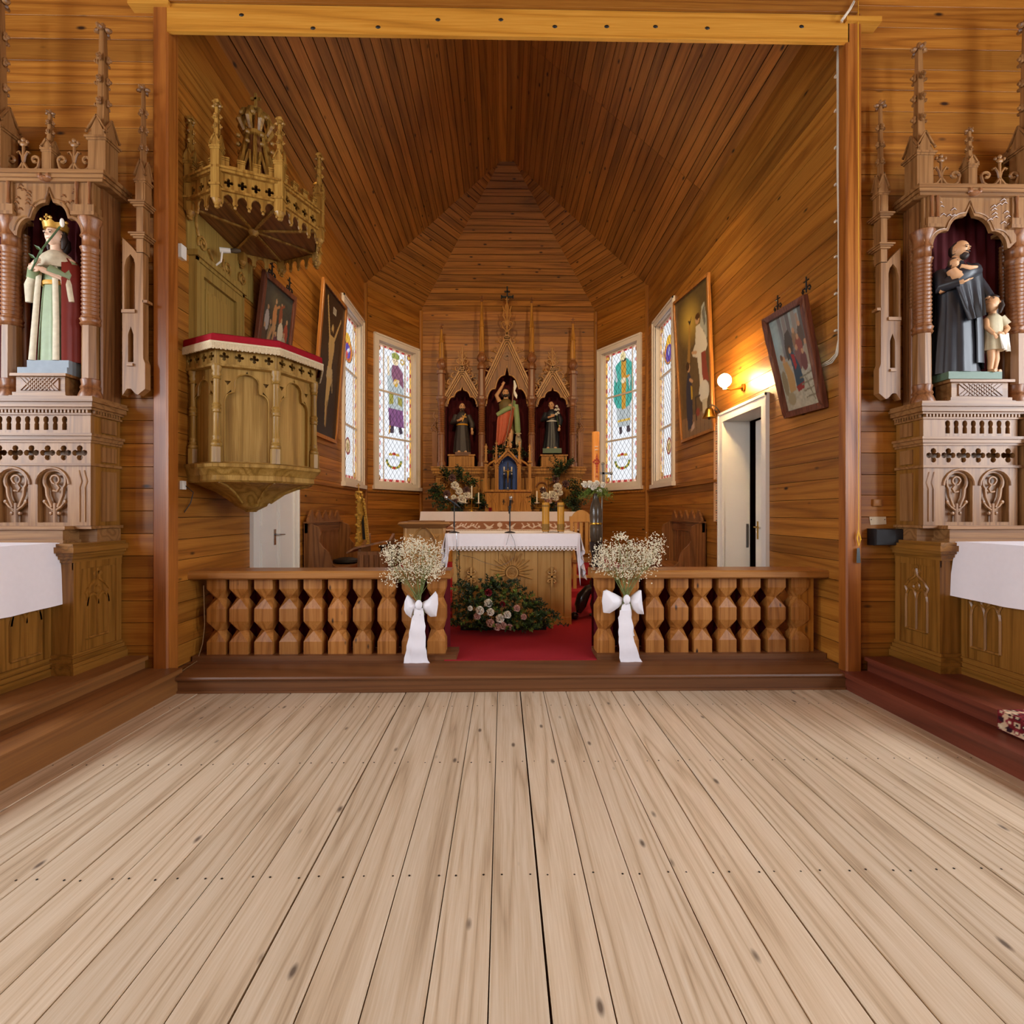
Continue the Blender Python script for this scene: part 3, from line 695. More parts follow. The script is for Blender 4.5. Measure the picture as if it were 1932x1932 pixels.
def medallion(kind):
    def d(cv):
        border(cv)
        cv.ell(.5, .80, .30, .083, '2a2a3a'); cv.ell(.5, .80, .275, .077, 'e08a2a'); cv.ell(.5, .865, .16, .035, 'f0b93a')
        cv.ell(.5, .785, .2, .055, '4a2a9a' if kind else 'c8442a')
        if kind: cv.ell(.5, .80, .05, .028, 'e9ecf6'); cv.ell(.5, .79, .1, .035, '2a34b0', .6)
        else: cv.ell(.5, .79, .16, .045, '4a3fb0'); cv.line((.42, .77), (.6, .81), .03, 'f0f0fa', asp=2.7); cv.ell(.45, .765, .06, .02, 'd93a3a')
        cv.ell(.5, .20, .15, .055, '8a1f2c'); cv.ell(.5, .20, .11, .042, 'd9c08a'); cv.ell(.5, .195, .05, .03, '9a7a3a'); cv.ell(.5, .225, .03, .01, 'efdcb8')
    return d
window(1, (XL, 0, 0), Y, (1,0,0), W1, medallion(0), 'tall leaded window with round medallions in the left chancel wall')
window(2, PL, cl, cln, W2, bishop_purple, 'stained glass window with a purple-robed bishop left of the high altar')
window(3, PR, cr, crn, W3, priest_teal, 'stained glass window with a priest in teal vestment right of the high altar')
window(4, (XR, 0, 0), (0,1,0), (-1,0,0), W4, medallion(1), 'tall leaded window with a violet medallion in the right chancel wall')
for s, nm in ((-1, 'left'), (1, 'right')):
    for k, y in enumerate((1.2, -2.3, -5.7)):
        w = tag(empty('window_%d' % (5+k+(3 if s > 0 else 0))), 'plain tall nave window in the %s side wall' % nm, kind='structure')
        part('frame', M['winwhite'], w, lambda m: [m.box(min(s*5.8, s*5.88), max(s*5.8, s*5.88), a, b, p, q) for a, b, p, q in ((y, y+.06, 1.5, 4.3), (y+1.34, y+1.4, 1.5, 4.3), (y, y+1.4, 1.5, 1.56), (y, y+1.4, 4.24, 4.3), (y+.67, y+.73, 1.5, 4.3), (y, y+1.4, 2.87, 2.93))])
        part('pane', emitter('bright_sky_pane', (225, 238, 255), 1.5), w, lambda m: m.box(min(s*5.84, s*5.85), max(s*5.84, s*5.85), y+.05, y+1.35, 1.55, 4.25))
# ---- doors
def casing_boxes(m, s, X_, y0, y1, z0, z1, c, t):
    def b(a0, a1, p, q, t0, t1):
        xs = sorted((X_+s*t0, X_+s*t1)); m.box(xs[0], xs[1], a0, a1, p, q)
    b(y0, y0+c, z0, z1, .0, t); b(y1-c, y1, z0, z1, .0, t); b(y0+c, y1-c, z1-c, z1, .0, t)
    b(y0, y0+.03, z0, z1, t, t+.012); b(y1-.03, y1, z0, z1, t, t+.012); b(y0, y1, z1-.03, z1, t, t+.012)
def leaf(parent, c, U, Nn, w, h, panels, mat, name='door_leaf'):
    """panelled leaf: c = lower hinge corner"""
    c, U, Nn = Vector(c), Vector(U), Vector(Nn)
    lf = part(name, mat, parent, lambda m: m.obox(c+U*w/2+Vector((0,0,h/2)), U, Z, Nn, w/2, h/2, .018))
    for (a, b, p, q) in panels:
        part('panel', mat, lf, lambda m: (m.obox(c+U*(a+b)/2+Vector((0,0,(p+q)/2))+Nn*.021, U, Z, Nn, (b-a)/2, (q-p)/2, .004),
             m.obox(c+U*(a+b)/2+Vector((0,0,(p+q)/2))+Nn*.026, U, Z, Nn, (b-a)/2-.03, (q-p)/2-.03, .004)))
    return lf
d1 = tag(empty('door_1'), 'white panelled double door under the pulpit', kind='structure')
part('casing', M['white'], d1, lambda m: casing_boxes(m, 1, XL+.02, *D1, .12, .03))
h = D1[3]-DECK-.14; ww = (D1[1]-D1[0]-.24)/2
for k in (0, 1):
    pn = [(.09, ww-.09, .15, .95), (.09, ww-.09, 1.08, 1.6), (.09, ww-.09, 1.72, h-.1)] if k == 0 else [(.05, ww-.05, .12, h-.1)]
    leaf(d1, (XL+.012, D1[0]+.115+k*ww, DECK+.01), Y, (1,0,0), ww-.004+k*.01, h, pn, M['white'])
part('lock_plate', M['chrome'], d1, lambda m: m.box(XL+.03, XL+.036, D1[0]+.1+ww-.05, D1[0]+.1+ww+.0, 1.02, 1.2))
part('handle', M['chrome'], d1, lambda m: (m.tube([(XL+.03, D1[0]+.1+ww-.02, 1.14), (XL+.09, D1[0]+.1+ww-.02, 1.14)], .008), m.tube([(XL+.085, D1[0]+.1+ww-.02, 1.14), (XL+.085, D1[0]+.1+ww+.12, 1.135)], .009)))
d2 = tag(empty('door_2'), 'white sacristy door standing ajar in a deep white reveal', kind='structure')
part('casing', M['white'], d2, lambda m: casing_boxes(m, -1, XR-.02, *D2, .12, .03))
RV = .31
def rev(m):
    y0, y1, z1 = D2[0]+.11, D2[1]-.11, D2[3]-.11
    m.box(XR-.02, XR+RV, y0-.02, y0, DECK, z1); m.box(XR-.02, XR+RV, y1, y1+.02, DECK, z1); m.box(XR-.02, XR+RV, y0-.02, y1+.02, z1, z1+.02)
part('reveal', M['white'], d2, rev)
part('threshold', M['step'], d2, lambda m: m.box(XR, XR+RV, D2[0]+.1, D2[1]-.1, DECK-.01, DECK))
a_ = math.radians(3); lw = .86; lu = Vector((math.sin(a_), math.cos(a_), 0)); ln = Vector((-math.cos(a_), math.sin(a_), 0))
lc = Vector((XR+RV-.02, D2[0]+.115, DECK+.01))
lf = leaf(d2, lc, lu, ln, lw, 2.38, [(.12, lw-.12, .2, 1.5), (.12, lw-.12, 1.62, 1.86), (.12, lw-.12, 1.96, 2.28)], M['white'])
part('lock_plate', M['brass'], lf, lambda m: m.obox(lc+lu*(lw-.06)+Vector((0,0,1.03))+ln*.021, lu, Z, ln, .018, .11, .003))
part('handle', M['brass'], lf, lambda m: (m.tube([lc+lu*(lw-.06)+Vector((0,0,1.07))+ln*.02, lc+lu*(lw-.06)+Vector((0,0,1.07))+ln*.07], .008), m.tube([lc+lu*(lw-.06)+Vector((0,0,1.07))+ln*.065, lc+lu*(lw-.18)+Vector((0,0,1.065))+ln*.065], .009)))
part('strike_plate', M['chrome'], d2, lambda m: m.box(XR+RV-.05, XR+RV-.02, D2[1]-.116, D2[1]-.11, .95, 1.25))
# dim sacristy beyond
tag(part('wall_sacristy', M['darkZ'], None, lambda m: (m.box(XR+1.4, XR+1.5, 4.4, 7.6, 0, 3), m.box(XR+.2, XR+1.5, 4.3, 4.4, 0, 3), m.box(XR+.2, XR+1.5, 7.5, 7.6, 0, 3), m.box(XR+.15, XR+1.5, 4.3, 7.6, 2.9, 3), m.box(XR+.15, XR+1.5, 4.3, 7.6, 0, DECK-.01))), 'dark sacristy walls beyond the open door', kind='structure')
d3 = tag(empty('door_3'), 'ochre panelled door opening into the pulpit', kind='structure')
y0, y1, z0, z1 = 4.36, 5.15, 2.0, 3.56
part('casing', M['yellowdoor'], d3, lambda m: casing_boxes(m, 1, XL+.02, y0, y1, z0, z1, .12, .06))
part('cornice', M['yellowdoor'], d3, lambda m: m.box(XL, XL+.11, y0-.02, y1+.02, z1, z1+.05))
leaf(d3, (XL+.03, y0+.12, z0), Y, (1,0,0), y1-y0-.24, z1-z0-.12, [(.07, y1-y0-.31, .25, .68), (.07, y1-y0-.31, .78, 1.36)], M['yellowdoor'])
# ---- red carpet and the carpeted steps to the high altar
cp = tag(empty('floor_carpet'), 'red carpet on the chancel floor and steps up to the high altar', kind='structure')
part('runner', M['carpet'], cp, lambda m: m.box(-1.3, 1.55, 4.56, 7.52, DECK-.01, DECK+.008))
part('runner', M['carpet'], cp, lambda m: m.box(-.50, .80, 4.36, 4.56, DECK-.01, DECK+.008))
for k, y in enumerate((7.5, 8.1, 8.8)):
    part('step', M['carpet'], cp, lambda m: m.box(-2.0, 2.2, y, 10.9, DECK+.1*k, DECK+.1*(k+1)))
TOPZ = DECK+.3
# ================================================================== COMMUNION RAILS
def baluster(a, h):
    """square post pinched twice: square sections lofted to diamonds at the pinches"""
    m = MB(); r = .70*a
    def sq(z): return [(-a,-a,z),(a,-a,z),(a,a,z),(-a,a,z)]
    def di(z): return [(0,-r,z),(r,0,z),(0,r,z),(-r,0,z)]
    lv = [('s', 0), ('s', .165), ('d', .30), ('s', .435), ('s', .60), ('d', .73), ('s', .865), ('s', 1)]
    ofs = []
    for k, z in lv: ofs.append(len(m.v)); m.v += (sq if k == 's' else di)(z*h)
    for i in range(len(lv)-1):
        A, B = ofs[i], ofs[i+1]; ka, kb = lv[i][0], lv[i+1][0]
        for j in range(4):
            k = (j+1) % 4
            if ka == kb: m.f.append((A+j, A+k, B+k, B+j))
            elif ka == 's': m.f += [(A+j, A+k, B+j), (A+k, B+k, B+j)]      # face j tapers to diamond point j
            else: m.f += [(B+j, B+k, A+j), (B+k, A+k, A+j)]
    m.f += [(3,2,1,0), tuple(ofs[-1]+i for i in range(4))]
    return m
BY, BZ0, RZ0, RZ1 = 4.50, .18, .83, .90
BAL = [407, 450, 497, 544, 590, 636, 683, 729, 775, 823], [1143, 1189, 1236, 1282, 1327, 1373, 1418.6, 1466, 1510]
bmesh_shared = None
for side in (0, 1):
    lab = ('pine communion rail with ten faceted balusters below the pulpit', 'pine communion rail with nine faceted balusters by the white door')[side]
    rl = thing('communion_rail', lab, 'railing', group='communion rails')
    x0, x1 = ((-2.655, at(850, 1090, 4.36).x), (at(1120, 1090, 4.36).x, 2.80))[side]
    part('handrail', M['rail'], rl, lambda m: m.loft([[(x, 4.36, RZ0), (x, 4.345, RZ0+.012), (x, 4.345, RZ1-.014), (x, 4.362, RZ1), (x, 4.64, RZ1), (x, 4.655, RZ1-.012), (x, 4.655, RZ0)] for x in (x0, x1)]))
    part('base_board', M['step'], rl, lambda m: m.box(x0+.03, x1+(.05 if side == 0 else -.01), 4.37, 4.64, DECK, BZ0))
    for px in BAL[side]:
        X_ = at(px, 1160, 4.42).x
        if bmesh_shared is None:
            o = baluster(.078, RZ0-BZ0).build('baluster', M['baluster'], rl, None); bmesh_shared = o.data
        else:
            o = bpy.data.objects.new('baluster', bmesh_shared); COL.objects.link(o); o.parent = rl
        o.location = (X_, BY, BZ0); o.rotation_euler = (0, 0, random.choice((0, PI/2, PI))+random.uniform(-.03, .03))
    cu = MB(); a, b = (x0+.06, x1-.03) if side == 0 else (x0+.03, x1-.3); n = 90
    pts = [(a+(b-a)*i/n, 4.625+.012*math.sin(i*1.7)+.008*math.sin(i*.63)) for i in range(n+1)]
    cu.loft([[(x, y, z) for x, y in pts]+[(x, y+.006, z) for x, y in reversed(pts)] for z in (DECK+.05, .50, RZ0-.01)])
    tag(cu.build('curtain', M['redcurtain']), ('dark red cloth hung behind the balusters below the pulpit', 'dark red cloth hung behind the balusters by the white door')[side], 'curtain', 'rail curtains')
    if side == 1:
        part('end_post', M['pineZ'], rl, lambda m: m.box(x1-.22, x1-.08, 4.44, 4.58, BZ0, RZ0))
# ================================================================== RIBBON BOWS AND GYPSOPHILA
def ribbon(m, path, widths, wdir, th=.0016):
    """a cloth strip following path with half widths along wdir"""
    rings = []
    for p, w in zip(path, widths):
        p = Vector(p); d = Vector(wdir(p) if callable(wdir) else wdir)
        rings.append([p-d*w+Vector((0,-th,0)), p-d*w*.33+Vector((0,-th-.006,0)), p+d*w*.33+Vector((0,-th+.004,0)), p+d*w+Vector((0,-th,0)), p+d*w+Vector((0,th,0)), p+d*w*.33+Vector((0,th+.006,0)), p-d*w*.33+Vector((0,th-.002,0)), p-d*w+Vector((0,th,0))])
    m.loft(rings)
def poly_cloth(m, pts, Y_, bulge=.03, th=.002, n=10):
    """a puffed cloth loop: outline in X,Z, bulging toward the viewer in the middle"""
    cx = sum(p[0] for p in pts)/len(pts); cz = sum(p[1] for p in pts)/len(pts); rings = []
    for s in (1, .75, .5, .25, .02):
        rings.append([(cx+(x-cx)*s, Y_-bulge*(1-s*s)+.006*math.sin(i*1.9)*s, cz+(z-cz)*s) for i, (x, z) in enumerate(pts)])
    m.loft(rings, cap=False)
    m.loft([[(x, y+.03, z) for x, y, z in rings[0]], rings[0]], cap=True)
YB_ = 4.325
def bow(name, label, knot, loops, tails):
    b = thing(name, label, 'ribbon', group='ribbon bows on the rail')
    kx, kz = knot
    for L in loops: part('loop', M['organza'], b, lambda m: poly_cloth(m, L, YB_, .05), 60)
    part('knot', M['organza'], b, lambda m: m.ell((kx, YB_-.03, kz), (.03, .026, .042), 12, 8), 60)
    for k, T in enumerate(tails):
        def f(m):
            P = [(t[0], YB_-.02-.004*k+(t[4] if len(t) > 4 else 0), t[1]) for t in T]; W = [t[2] for t in T]
            # subdivide
            pp, wv = [], []
            for i in range(len(P)-1):
                for s in range(4):
                    q = s/4; pp.append(tuple(P[i][c]*(1-q)+P[i+1][c]*q for c in range(3))); wv.append(W[i]*(1-q)+W[i+1]*q)
            pp.append(P[-1]); wv.append(W[-1]); pp = [(x+.003*math.sin(z*60), y+.005*math.sin(z*40+k), z) for x, y, z in pp]
            ribbon(m, pp, wv, Vector((1, 0, T[0][3] if len(T[0]) > 3 else 0)))
        part('tail', M['organza'], b, f, 60)
    return b
def P2(px, py, Y_=YB_): q = at(px, py, Y_); return (q.x, q.z)
def L2(*pp): return [P2(*p) for p in pp]
def tail(*pp):   # (left px, right px, y)
    out = []
    for l, r, y in pp:
        a, b = P2(l, y), P2(r, y); out.append(((a[0]+b[0])/2, a[1], (b[0]-a[0])/2))
    return out
bow('ribbon_bow', 'white organza bow with long tails on the rail left of the red carpet', P2(791, 1140),
    [L2((788, 1139), (780, 1134), (771, 1124), (768, 1123), (763, 1135), (762, 1150), (766, 1158), (776, 1167), (782, 1153), (788, 1146)),
     L2((795, 1138), (806, 1132), (815, 1123), (821, 1116), (825, 1124), (826, 1140), (823, 1163), (812, 1164), (802, 1156), (796, 1148))],
    [tail((783, 796, 1146), (776, 793, 1175), (770, 790, 1210), (764, 789, 1240), (761, 784, 1256)),
     tail((784, 799, 1146), (778, 803, 1180), (777, 804, 1220), (775, 808, 1245), (774, 822, 1265))])
bow('ribbon_bow', 'white organza bow with one long sheer tail on the rail right of the red carpet', P2(1181, 1130),
    [L2((1176, 1129), (1162, 1121), (1145, 1113), (1139, 1116), (1137, 1135), (1139, 1156), (1150, 1157), (1164, 1149), (1176, 1140)),
     L2((1186, 1130), (1196, 1122), (1206, 1114), (1210, 1114), (1212, 1135), (1215, 1159), (1203, 1158), (1192, 1148), (1186, 1140))],
    [tail((1174, 1188, 1138), (1166, 1191, 1165), (1166, 1196, 1199)),
     tail((1168, 1188, 1150), (1166, 1193, 1200), (1168, 1206, 1240), (1172, 1220, 1268), (1173, 1221, 1278))])
def gyp(name, label, cpx, tie, clusters, n, seed):
    rnd = random.Random(seed); b = thing(name, label, 'bouquet', group='gypsophila bouquets')
    tx, tz = tie; stems, blos = MB(), MB(); green = MB()
    for i in range(32):
        c = clusters[i % len(clusters)]; q = at(c[0]+rnd.uniform(-1, 1)*c[2]*.7, c[1]+rnd.uniform(-1, 1)*c[3]*.6, 4.34)
        yb = rnd.uniform(4.16, 4.46); top = Vector((q.x, yb, q.z)); base = Vector((tx+rnd.uniform(-.02, .02), 4.315+rnd.uniform(-.015, .015), tz))
        midp = base.lerp(top, .5)+Vector((-(base.x-tx)*.2, 0, .03)); low = base+Vector(((base.x-tx)*1.2+rnd.uniform(-.015, .015), 0, -.12))
        stems.tube([low, base, midp, top], [.0018, .002, .0015, .0009], 4)
        for k in range(4):
            t = rnd.uniform(.45, .95); p = base.lerp(top, t); green.tube([p, p+Vector((rnd.uniform(-.06, .06), rnd.uniform(-.04, .04), rnd.uniform(.02, .08)))], [.0012, .0006], 3)
    part('stems', M['stem'], b, lambda m: m.add(stems.v, stems.f), None, 'stuff'); part('twigs', M['stem'], b, lambda m: m.add(green.v, green.f), None, 'stuff')
    for i in range(n):
        c = rnd.choices(clusters, [k[2]*k[3] for k in clusters])[0]
        while True:
            a, e = rnd.gauss(0, .5), rnd.gauss(0, .5)
            if a*a+e*e < 1.3: break
        q = at(c[0]+a*c[2], c[1]+e*c[3], 4.34); r = rnd.uniform(.0035, .0075)
        p = Vector((q.x, 4.31+rnd.gauss(0, .085), q.z)); w = [Vector((rnd.gauss(0, 1), rnd.gauss(0, 1), rnd.gauss(0, 1))).normalized() for _ in (0, 1)]
        V_ = w[0].cross(w[1]).normalized(); U_ = w[0]; W_ = U_.cross(V_)
        blos.add([p+U_*r, p-U_*r, p+V_*r, p-V_*r, p+W_*r, p-W_*r], [(0,2,4),(2,1,4),(1,3,4),(3,0,4),(2,0,5),(1,2,5),(3,1,5),(0,3,5)])
    part('blossoms', M['gyp'], b, lambda m: m.add(blos.v, blos.f), None, 'stuff')
gyp('gypsophila_bouquet', 'airy cream gypsophila bouquet tied to the rail left of the carpet', 790, P2(791, 1133),
    [(765, 1040, 34, 28), (815, 1050, 26, 32), (785, 1075, 45, 24), (735, 1045, 14, 22), (745, 1085, 20, 20), (820, 1075, 20, 20), (790, 1030, 30, 18)], 2600, 3)
gyp('gypsophila_bouquet', 'wide cream gypsophila bouquet tied to the rail right of the carpet', 1185, P2(1181, 1124),
    [(1150, 1042, 30, 24), (1200, 1040, 40, 24), (1235, 1030, 16, 24), (1170, 1012, 14, 10), (1135, 1060, 22, 24), (1185, 1070, 46, 24), (1225, 1055, 20, 16)], 2600, 4)
# ================================================================== FREE-STANDING ALTAR TABLE
AX0, AX1, AY0, AY1, AZ = -.565, .765, 5.72, 6.45, 1.155
al = thing('altar_table', 'oak altar table carved with a sunburst and two crosses', 'altar')
part('body', M['altaroak'], al, lambda m: m.box(AX0+.03, AX1-.03, AY0+.03, AY1, DECK+.02, AZ-.03))
for a, b in ((AX0, AX0+.07), (AX1-.075, AX1)): part('corner_stile', M['altaroak'], al, lambda m: m.box(a, b, AY0, AY0+.08, DECK, AZ-.03))
part('plinth', M['altaroak'], al, lambda m: m.box(AX0-.0, AX1+.0, AY0-.012, AY1, DECK, DECK+.09))
part('table_top', M['altaroak'], al, lambda m: m.box(AX0-.05, AX1+.05, AY0-.05, AY1+.05, AZ-.03, AZ))
pw = (AX1-AX0-.16)/8
for k in range(8):
    a = AX0+.075+pw*k
    if k in (2, 3, 4, 5): part('plank', M['altaroak'], al, lambda m: m.box(a+.002, a+pw-.002, AY0+.012, AY0+.03, DECK+.09, AZ-.03))
    else: part('plank', M['altaroak'], al, lambda m: m.box(a+.002, a+pw-.002, AY0+.02, AY0+.03, DECK+.09, AZ-.03))
cx, cz = at(966, 1072, AY0).x, at(966, 1080, AY0).z
rays = []
for k in range(17):
    a = math.radians(-18+13.5*k); ln_ = .115 if k % 2 else .16
    def fr(m):
        d = Vector((math.cos(a), 0, math.sin(a))); p = Vector((cx, AY0+.002, cz)); m.tube([p+d*.078, p+d*(.078+ln_)], [.015, .007], 4)
    part('sun_ray', M['altaroak'], al, fr)
su = part('sun_disc', M['altaroak'], al, lambda m: m.plate(circ(cx, cz, .07, 28), XZ(AY0-.002), -.018, .02, [circ(cx, cz, .056, 28)]))
part('sun_face', M['altaroak'], al, lambda m: m.plate(circ(cx, cz, .055, 28), XZ(AY0-.002), .002, .02))
def ihs(m):
    s = .013; y = AY0-.004
    for x, z0_, z1_ in ((-.032, -.02, .022), (-.016, -.02, .022), (.004, -.02, .022)): m.box(cx+x-.003, cx+x+.003, y-.004, y+.004, cz+z0_, cz+z1_)
    m.box(cx-.016, cx+.004, y-.004, y+.004, cz-.003, cz+.003)
    m.tube([(cx+.034, y, cz+.016), (cx+.026, y, cz+.021), (cx+.018, y, cz+.014), (cx+.02, y, cz+.005), (cx+.032, y, cz-.003), (cx+.033, y, cz-.013), (cx+.025, y, cz-.02), (cx+.016, y, cz-.014)], .0035, 5)
    m.box(cx-.009, cx-.004, y-.004, y+.004, cz+.022, cz+.04); m.box(cx-.015, cx+.002, y-.004, y+.004, cz+.029, cz+.034)
part('monogram', M['altaroak'], su, ihs)
part('chalice', M['altaroak'], al, lambda m: (m.plate([(cx-.065, cz-.09), (cx+.065, cz-.09), (cx+.06, cz-.13), (cx+.035, cz-.165), (cx+.012, cz-.18), (cx-.012, cz-.18), (cx-.035, cz-.165), (cx-.06, cz-.13)], XZ(AY0), -.006, .015),
     m.box(cx-.072, cx+.072, AY0-.01, AY0+.012, cz-.094, cz-.084), m.box(cx-.01, cx+.01, AY0-.004, AY0+.012, cz-.22, cz-.18), m.box(cx-.04, cx+.04, AY0-.006, AY0+.012, cz-.24, cz-.22)))
for px in (889, 1041):
    qx, qz = at(px, 1088, AY0).x, at(px, 1088, AY0).z
    def cross(m):
        m.box(qx-.011, qx+.011, AY0-.016, AY0+.03, qz-.105, qz+.105); m.box(qx-.045, qx+.045, AY0-.016, AY0+.03, qz-.01, qz+.012)
        for s in (-1, 1):
            for t in (-1, 1):
                m.tube([(qx+s*.012, AY0+.002, qz+t*.03), (qx+s*.035, AY0, qz+t*.035), (qx+s*.045, AY0, qz+t*.055), (qx+s*.03, AY0, qz+t*.066), (qx+s*.018, AY0+.002, qz+t*.055)], .012, 5)
    part('carved_cross', M['altaroak'], al, cross)
# tablecloth of the altar table
tc_ = thing('tablecloth', 'white linen tablecloth with lace edge on the carved altar table', 'tablecloth')
CX0, CX1, CYf = at(838, 1000, 5.66).x, at(1097, 1000, 5.66).x, AY0-.065
part('top_cloth', M['linen'], tc_, lambda m: m.box(CX0+.02, CX1-.02, CYf, AY1+.07, AZ+.0005, AZ+.006))
def wavy_flap(m, pts_top, pts_bot, nrm, amp, n=28, th=.004, fr=2.3, rows=5):
    nrm = Vector(nrm); rings = []
    for j in range(rows+1):
        t = j/rows; ring = []
        for i in range(n+1):
            s = i/n*(len(pts_top)-1); k = min(int(s), len(pts_top)-2); f = s-k
            a = Vector(pts_top[k]).lerp(Vector(pts_top[k+1]), f); b = Vector(pts_bot[k]).lerp(Vector(pts_bot[k+1]), f)
            ring.append(a.lerp(b, t)+nrm*(amp*t*(math.sin(i*fr)+.6*math.sin(i*fr*.37+1))))
        rings.append(ring)
    full = [r+[p+nrm*th for p in reversed(r)] for r in rings]; m.loft(full)
zf = at(960, 1031, CYf).z
part('front_fall', M['linen'], tc_, lambda m: wavy_flap(m, [(CX0+.02, CYf, AZ+.006), (CX1-.02, CYf, AZ+.006)], [(CX0+.04, CYf-.012, zf), (CX1-.045, CYf-.012, zf)], (0,-1,0), .003, 40), 60)
zl = at(960, 1038, CYf).z
def lace(m):
    n = 34; a, b = CX0+.042, CX1-.047; w = (b-a)/n; out = [(a, zf+.004)]; out += [(b, zf+.004)][0:0]
    up = [(a, zf+.002), (b, zf+.002)]; lo = []
    for i in range(n, 0, -1):
        x = a+w*i; lo += [(x, zl+.012), (x-w*.25, zl-.001), (x-w*.5, zl-.006), (x-w*.75, zl-.001)]
    lo.append((a, zl+.012))
    holes = [circ(a+w*(i+.5), zl+.014, w*.24, 6) for i in range(n)]+[[(a+w*i+.003, zf-.002), (a+w*(i+1)-.003, zf-.002), (a+w*(i+.5), zf-.011)] for i in range(n)]
    m.plate(up+lo, XZ(CYf-.014), -.0015, .0015, holes)
part('lace_edge', M['lace'], tc_, lace)
def sideflap(m, x, sg):
    zb = at(1082 if sg > 0 else 850, 1102 if sg > 0 else 1090, CYf).z
    yb = AY1+.06
    wavy_flap(m, [(x, CYf, AZ+.006), (x, (CYf+yb)/2, AZ+.006), (x, yb, AZ+.006)], [(x+sg*.015, CYf-.01, zl-.0), (x+sg*.075, CYf+.16, zb+.02), (x+sg*.1, yb, zb+.12)], (sg,0,0), .022, 30, .004, 1.3, 8)
    # gathered front corner
    wavy_flap(m, [(x-sg*.02, CYf-.004, AZ+.006), (x, CYf, AZ+.006)], [(x-sg*.045, CYf-.016, zl), (x+sg*.0, CYf-.005, zb-.02 if sg > 0 else zb)], (0,-1,0), .006, 8, .004, 1.9, 5)
part('side_fall', M['linen'], tc_, lambda m: sideflap(m, CX0+.015, -1), 60)
part('side_fall', M['linen'], tc_, lambda m: sideflap(m, CX1-.015, 1), 60)
# things on the altar table
def mic(label, px, ytop, ybase, lean):
    Yd = 5.86; b = at(px, ybase, Yd); z0_ = AZ+.006; t = thing('microphone', label, 'microphone', group='table microphones')
    part('base', M['blackplastic'], t, lambda m: m.lathe([(.062, 0), (.062, .006), (.05, .011), (.014, .02)], (b.x, Yd, z0_), 20))
    zt = at(px, ytop, Yd).z
    part('stem', M['blackplastic'], t, lambda m: (m.tube([(b.x, Yd, z0_+.015), (b.x, Yd, zt-.07)], .0065, 8), m.tube([(b.x, Yd, z0_+.07), (b.x, Yd, z0_+.13)], .0095, 8)))
    d = Vector((lean, -.25, .55)).normalized(); p = Vector((b.x, Yd, zt-.07))
    part('clip', M['blackplastic'], t, lambda m: (m.ell(p, (.018, .018, .02), 8, 6), m.tube([p-d*.05, p+d*.03], .014, 8)))
    bd = part('body', M['blackplastic'], t, lambda m: m.tube([p-d*.08, p-d*.02, p+d*.09], [.009, .011, .013], 10))
    part('grille', M['chrome'], bd, lambda m: m.ell(p+d*.115, (.022, .022, .027), 10, 7), 60)
    cab = thing('microphone_cable', 'thin grey cable hanging down from '+('the left microphone over the altar cloth' if lean < -.3 else 'the middle microphone over the altar cloth'), 'cable', group='microphone cables')
    return b, cab
b, cab = mic('black table microphone leaning left on the altar table', 857, 938, 1003, -.75)
part('lead', M['chrome'], cab, lambda m: m.tube([(b.x+.03, 5.86, AZ+.012), (b.x+.045, CYf-.03, AZ+.013), (b.x+.05, CYf-.036, AZ-.1), (b.x+.05, CYf-.035, .9), (b.x+.06, AY0-.05, .62), (b.x+.06, AY0-.05, .42)], .0028, 5))
b, cab = mic('black table microphone standing upright at the middle of the altar table', 962, 945, 1001, .05)
def wire(m):
    P = [(0, 5.86, AZ+.012), (-.008, CYf-.03, AZ+.012), (-.03, CYf-.035, AZ-.07), (-.045, CYf-.034, AZ-.12)]
    m.tube([(b.x+p[0], p[1], p[2]) for p in P], .0025, 5)
    q = [(964, 1000), (970, 1020), (973, 1036), (970, 1050), (958, 1062), (945, 1067), (930, 1066), (910, 1060), (893, 1052), (873, 1048)]
    pts = [at(*p, AY0-.03) for p in q]; pts[0] = Vector((b.x+.004, CYf-.03, AZ+.012)); pts[1].y = pts[2].y = CYf-.034; m.tube(pts, .0028, 5)
part('lead', M['chrome'], cab, wire)
cs = thing('candle_stand', 'low black wire stand under the two thick amber candles', 'stand')
Yk = 5.92
xs_ = [at(1029.5, 1000, Yk).x, at(1058, 1000, Yk).x]
part('wire_base', M['iron'], cs, lambda m: ([m.lathe([(.034, .012), (.034, .016)], (x, Yk, AZ+.006), 14) for x in xs_], [m.tube([(x-.03, Yk-.01, AZ+.02), (x-.03, Yk-.012, AZ+.008)], .003, 4) for x in xs_], [m.tube([(x+.03, Yk-.01, AZ+.02), (x+.03, Yk-.012, AZ+.008)], .003, 4) for x in xs_],
     m.tube([(xs_[0]+.02, Yk, AZ+.012), ((xs_[0]+xs_[1])/2, Yk-.03, AZ+.018), (xs_[1]-.02, Yk, AZ+.012)], .003, 4)))
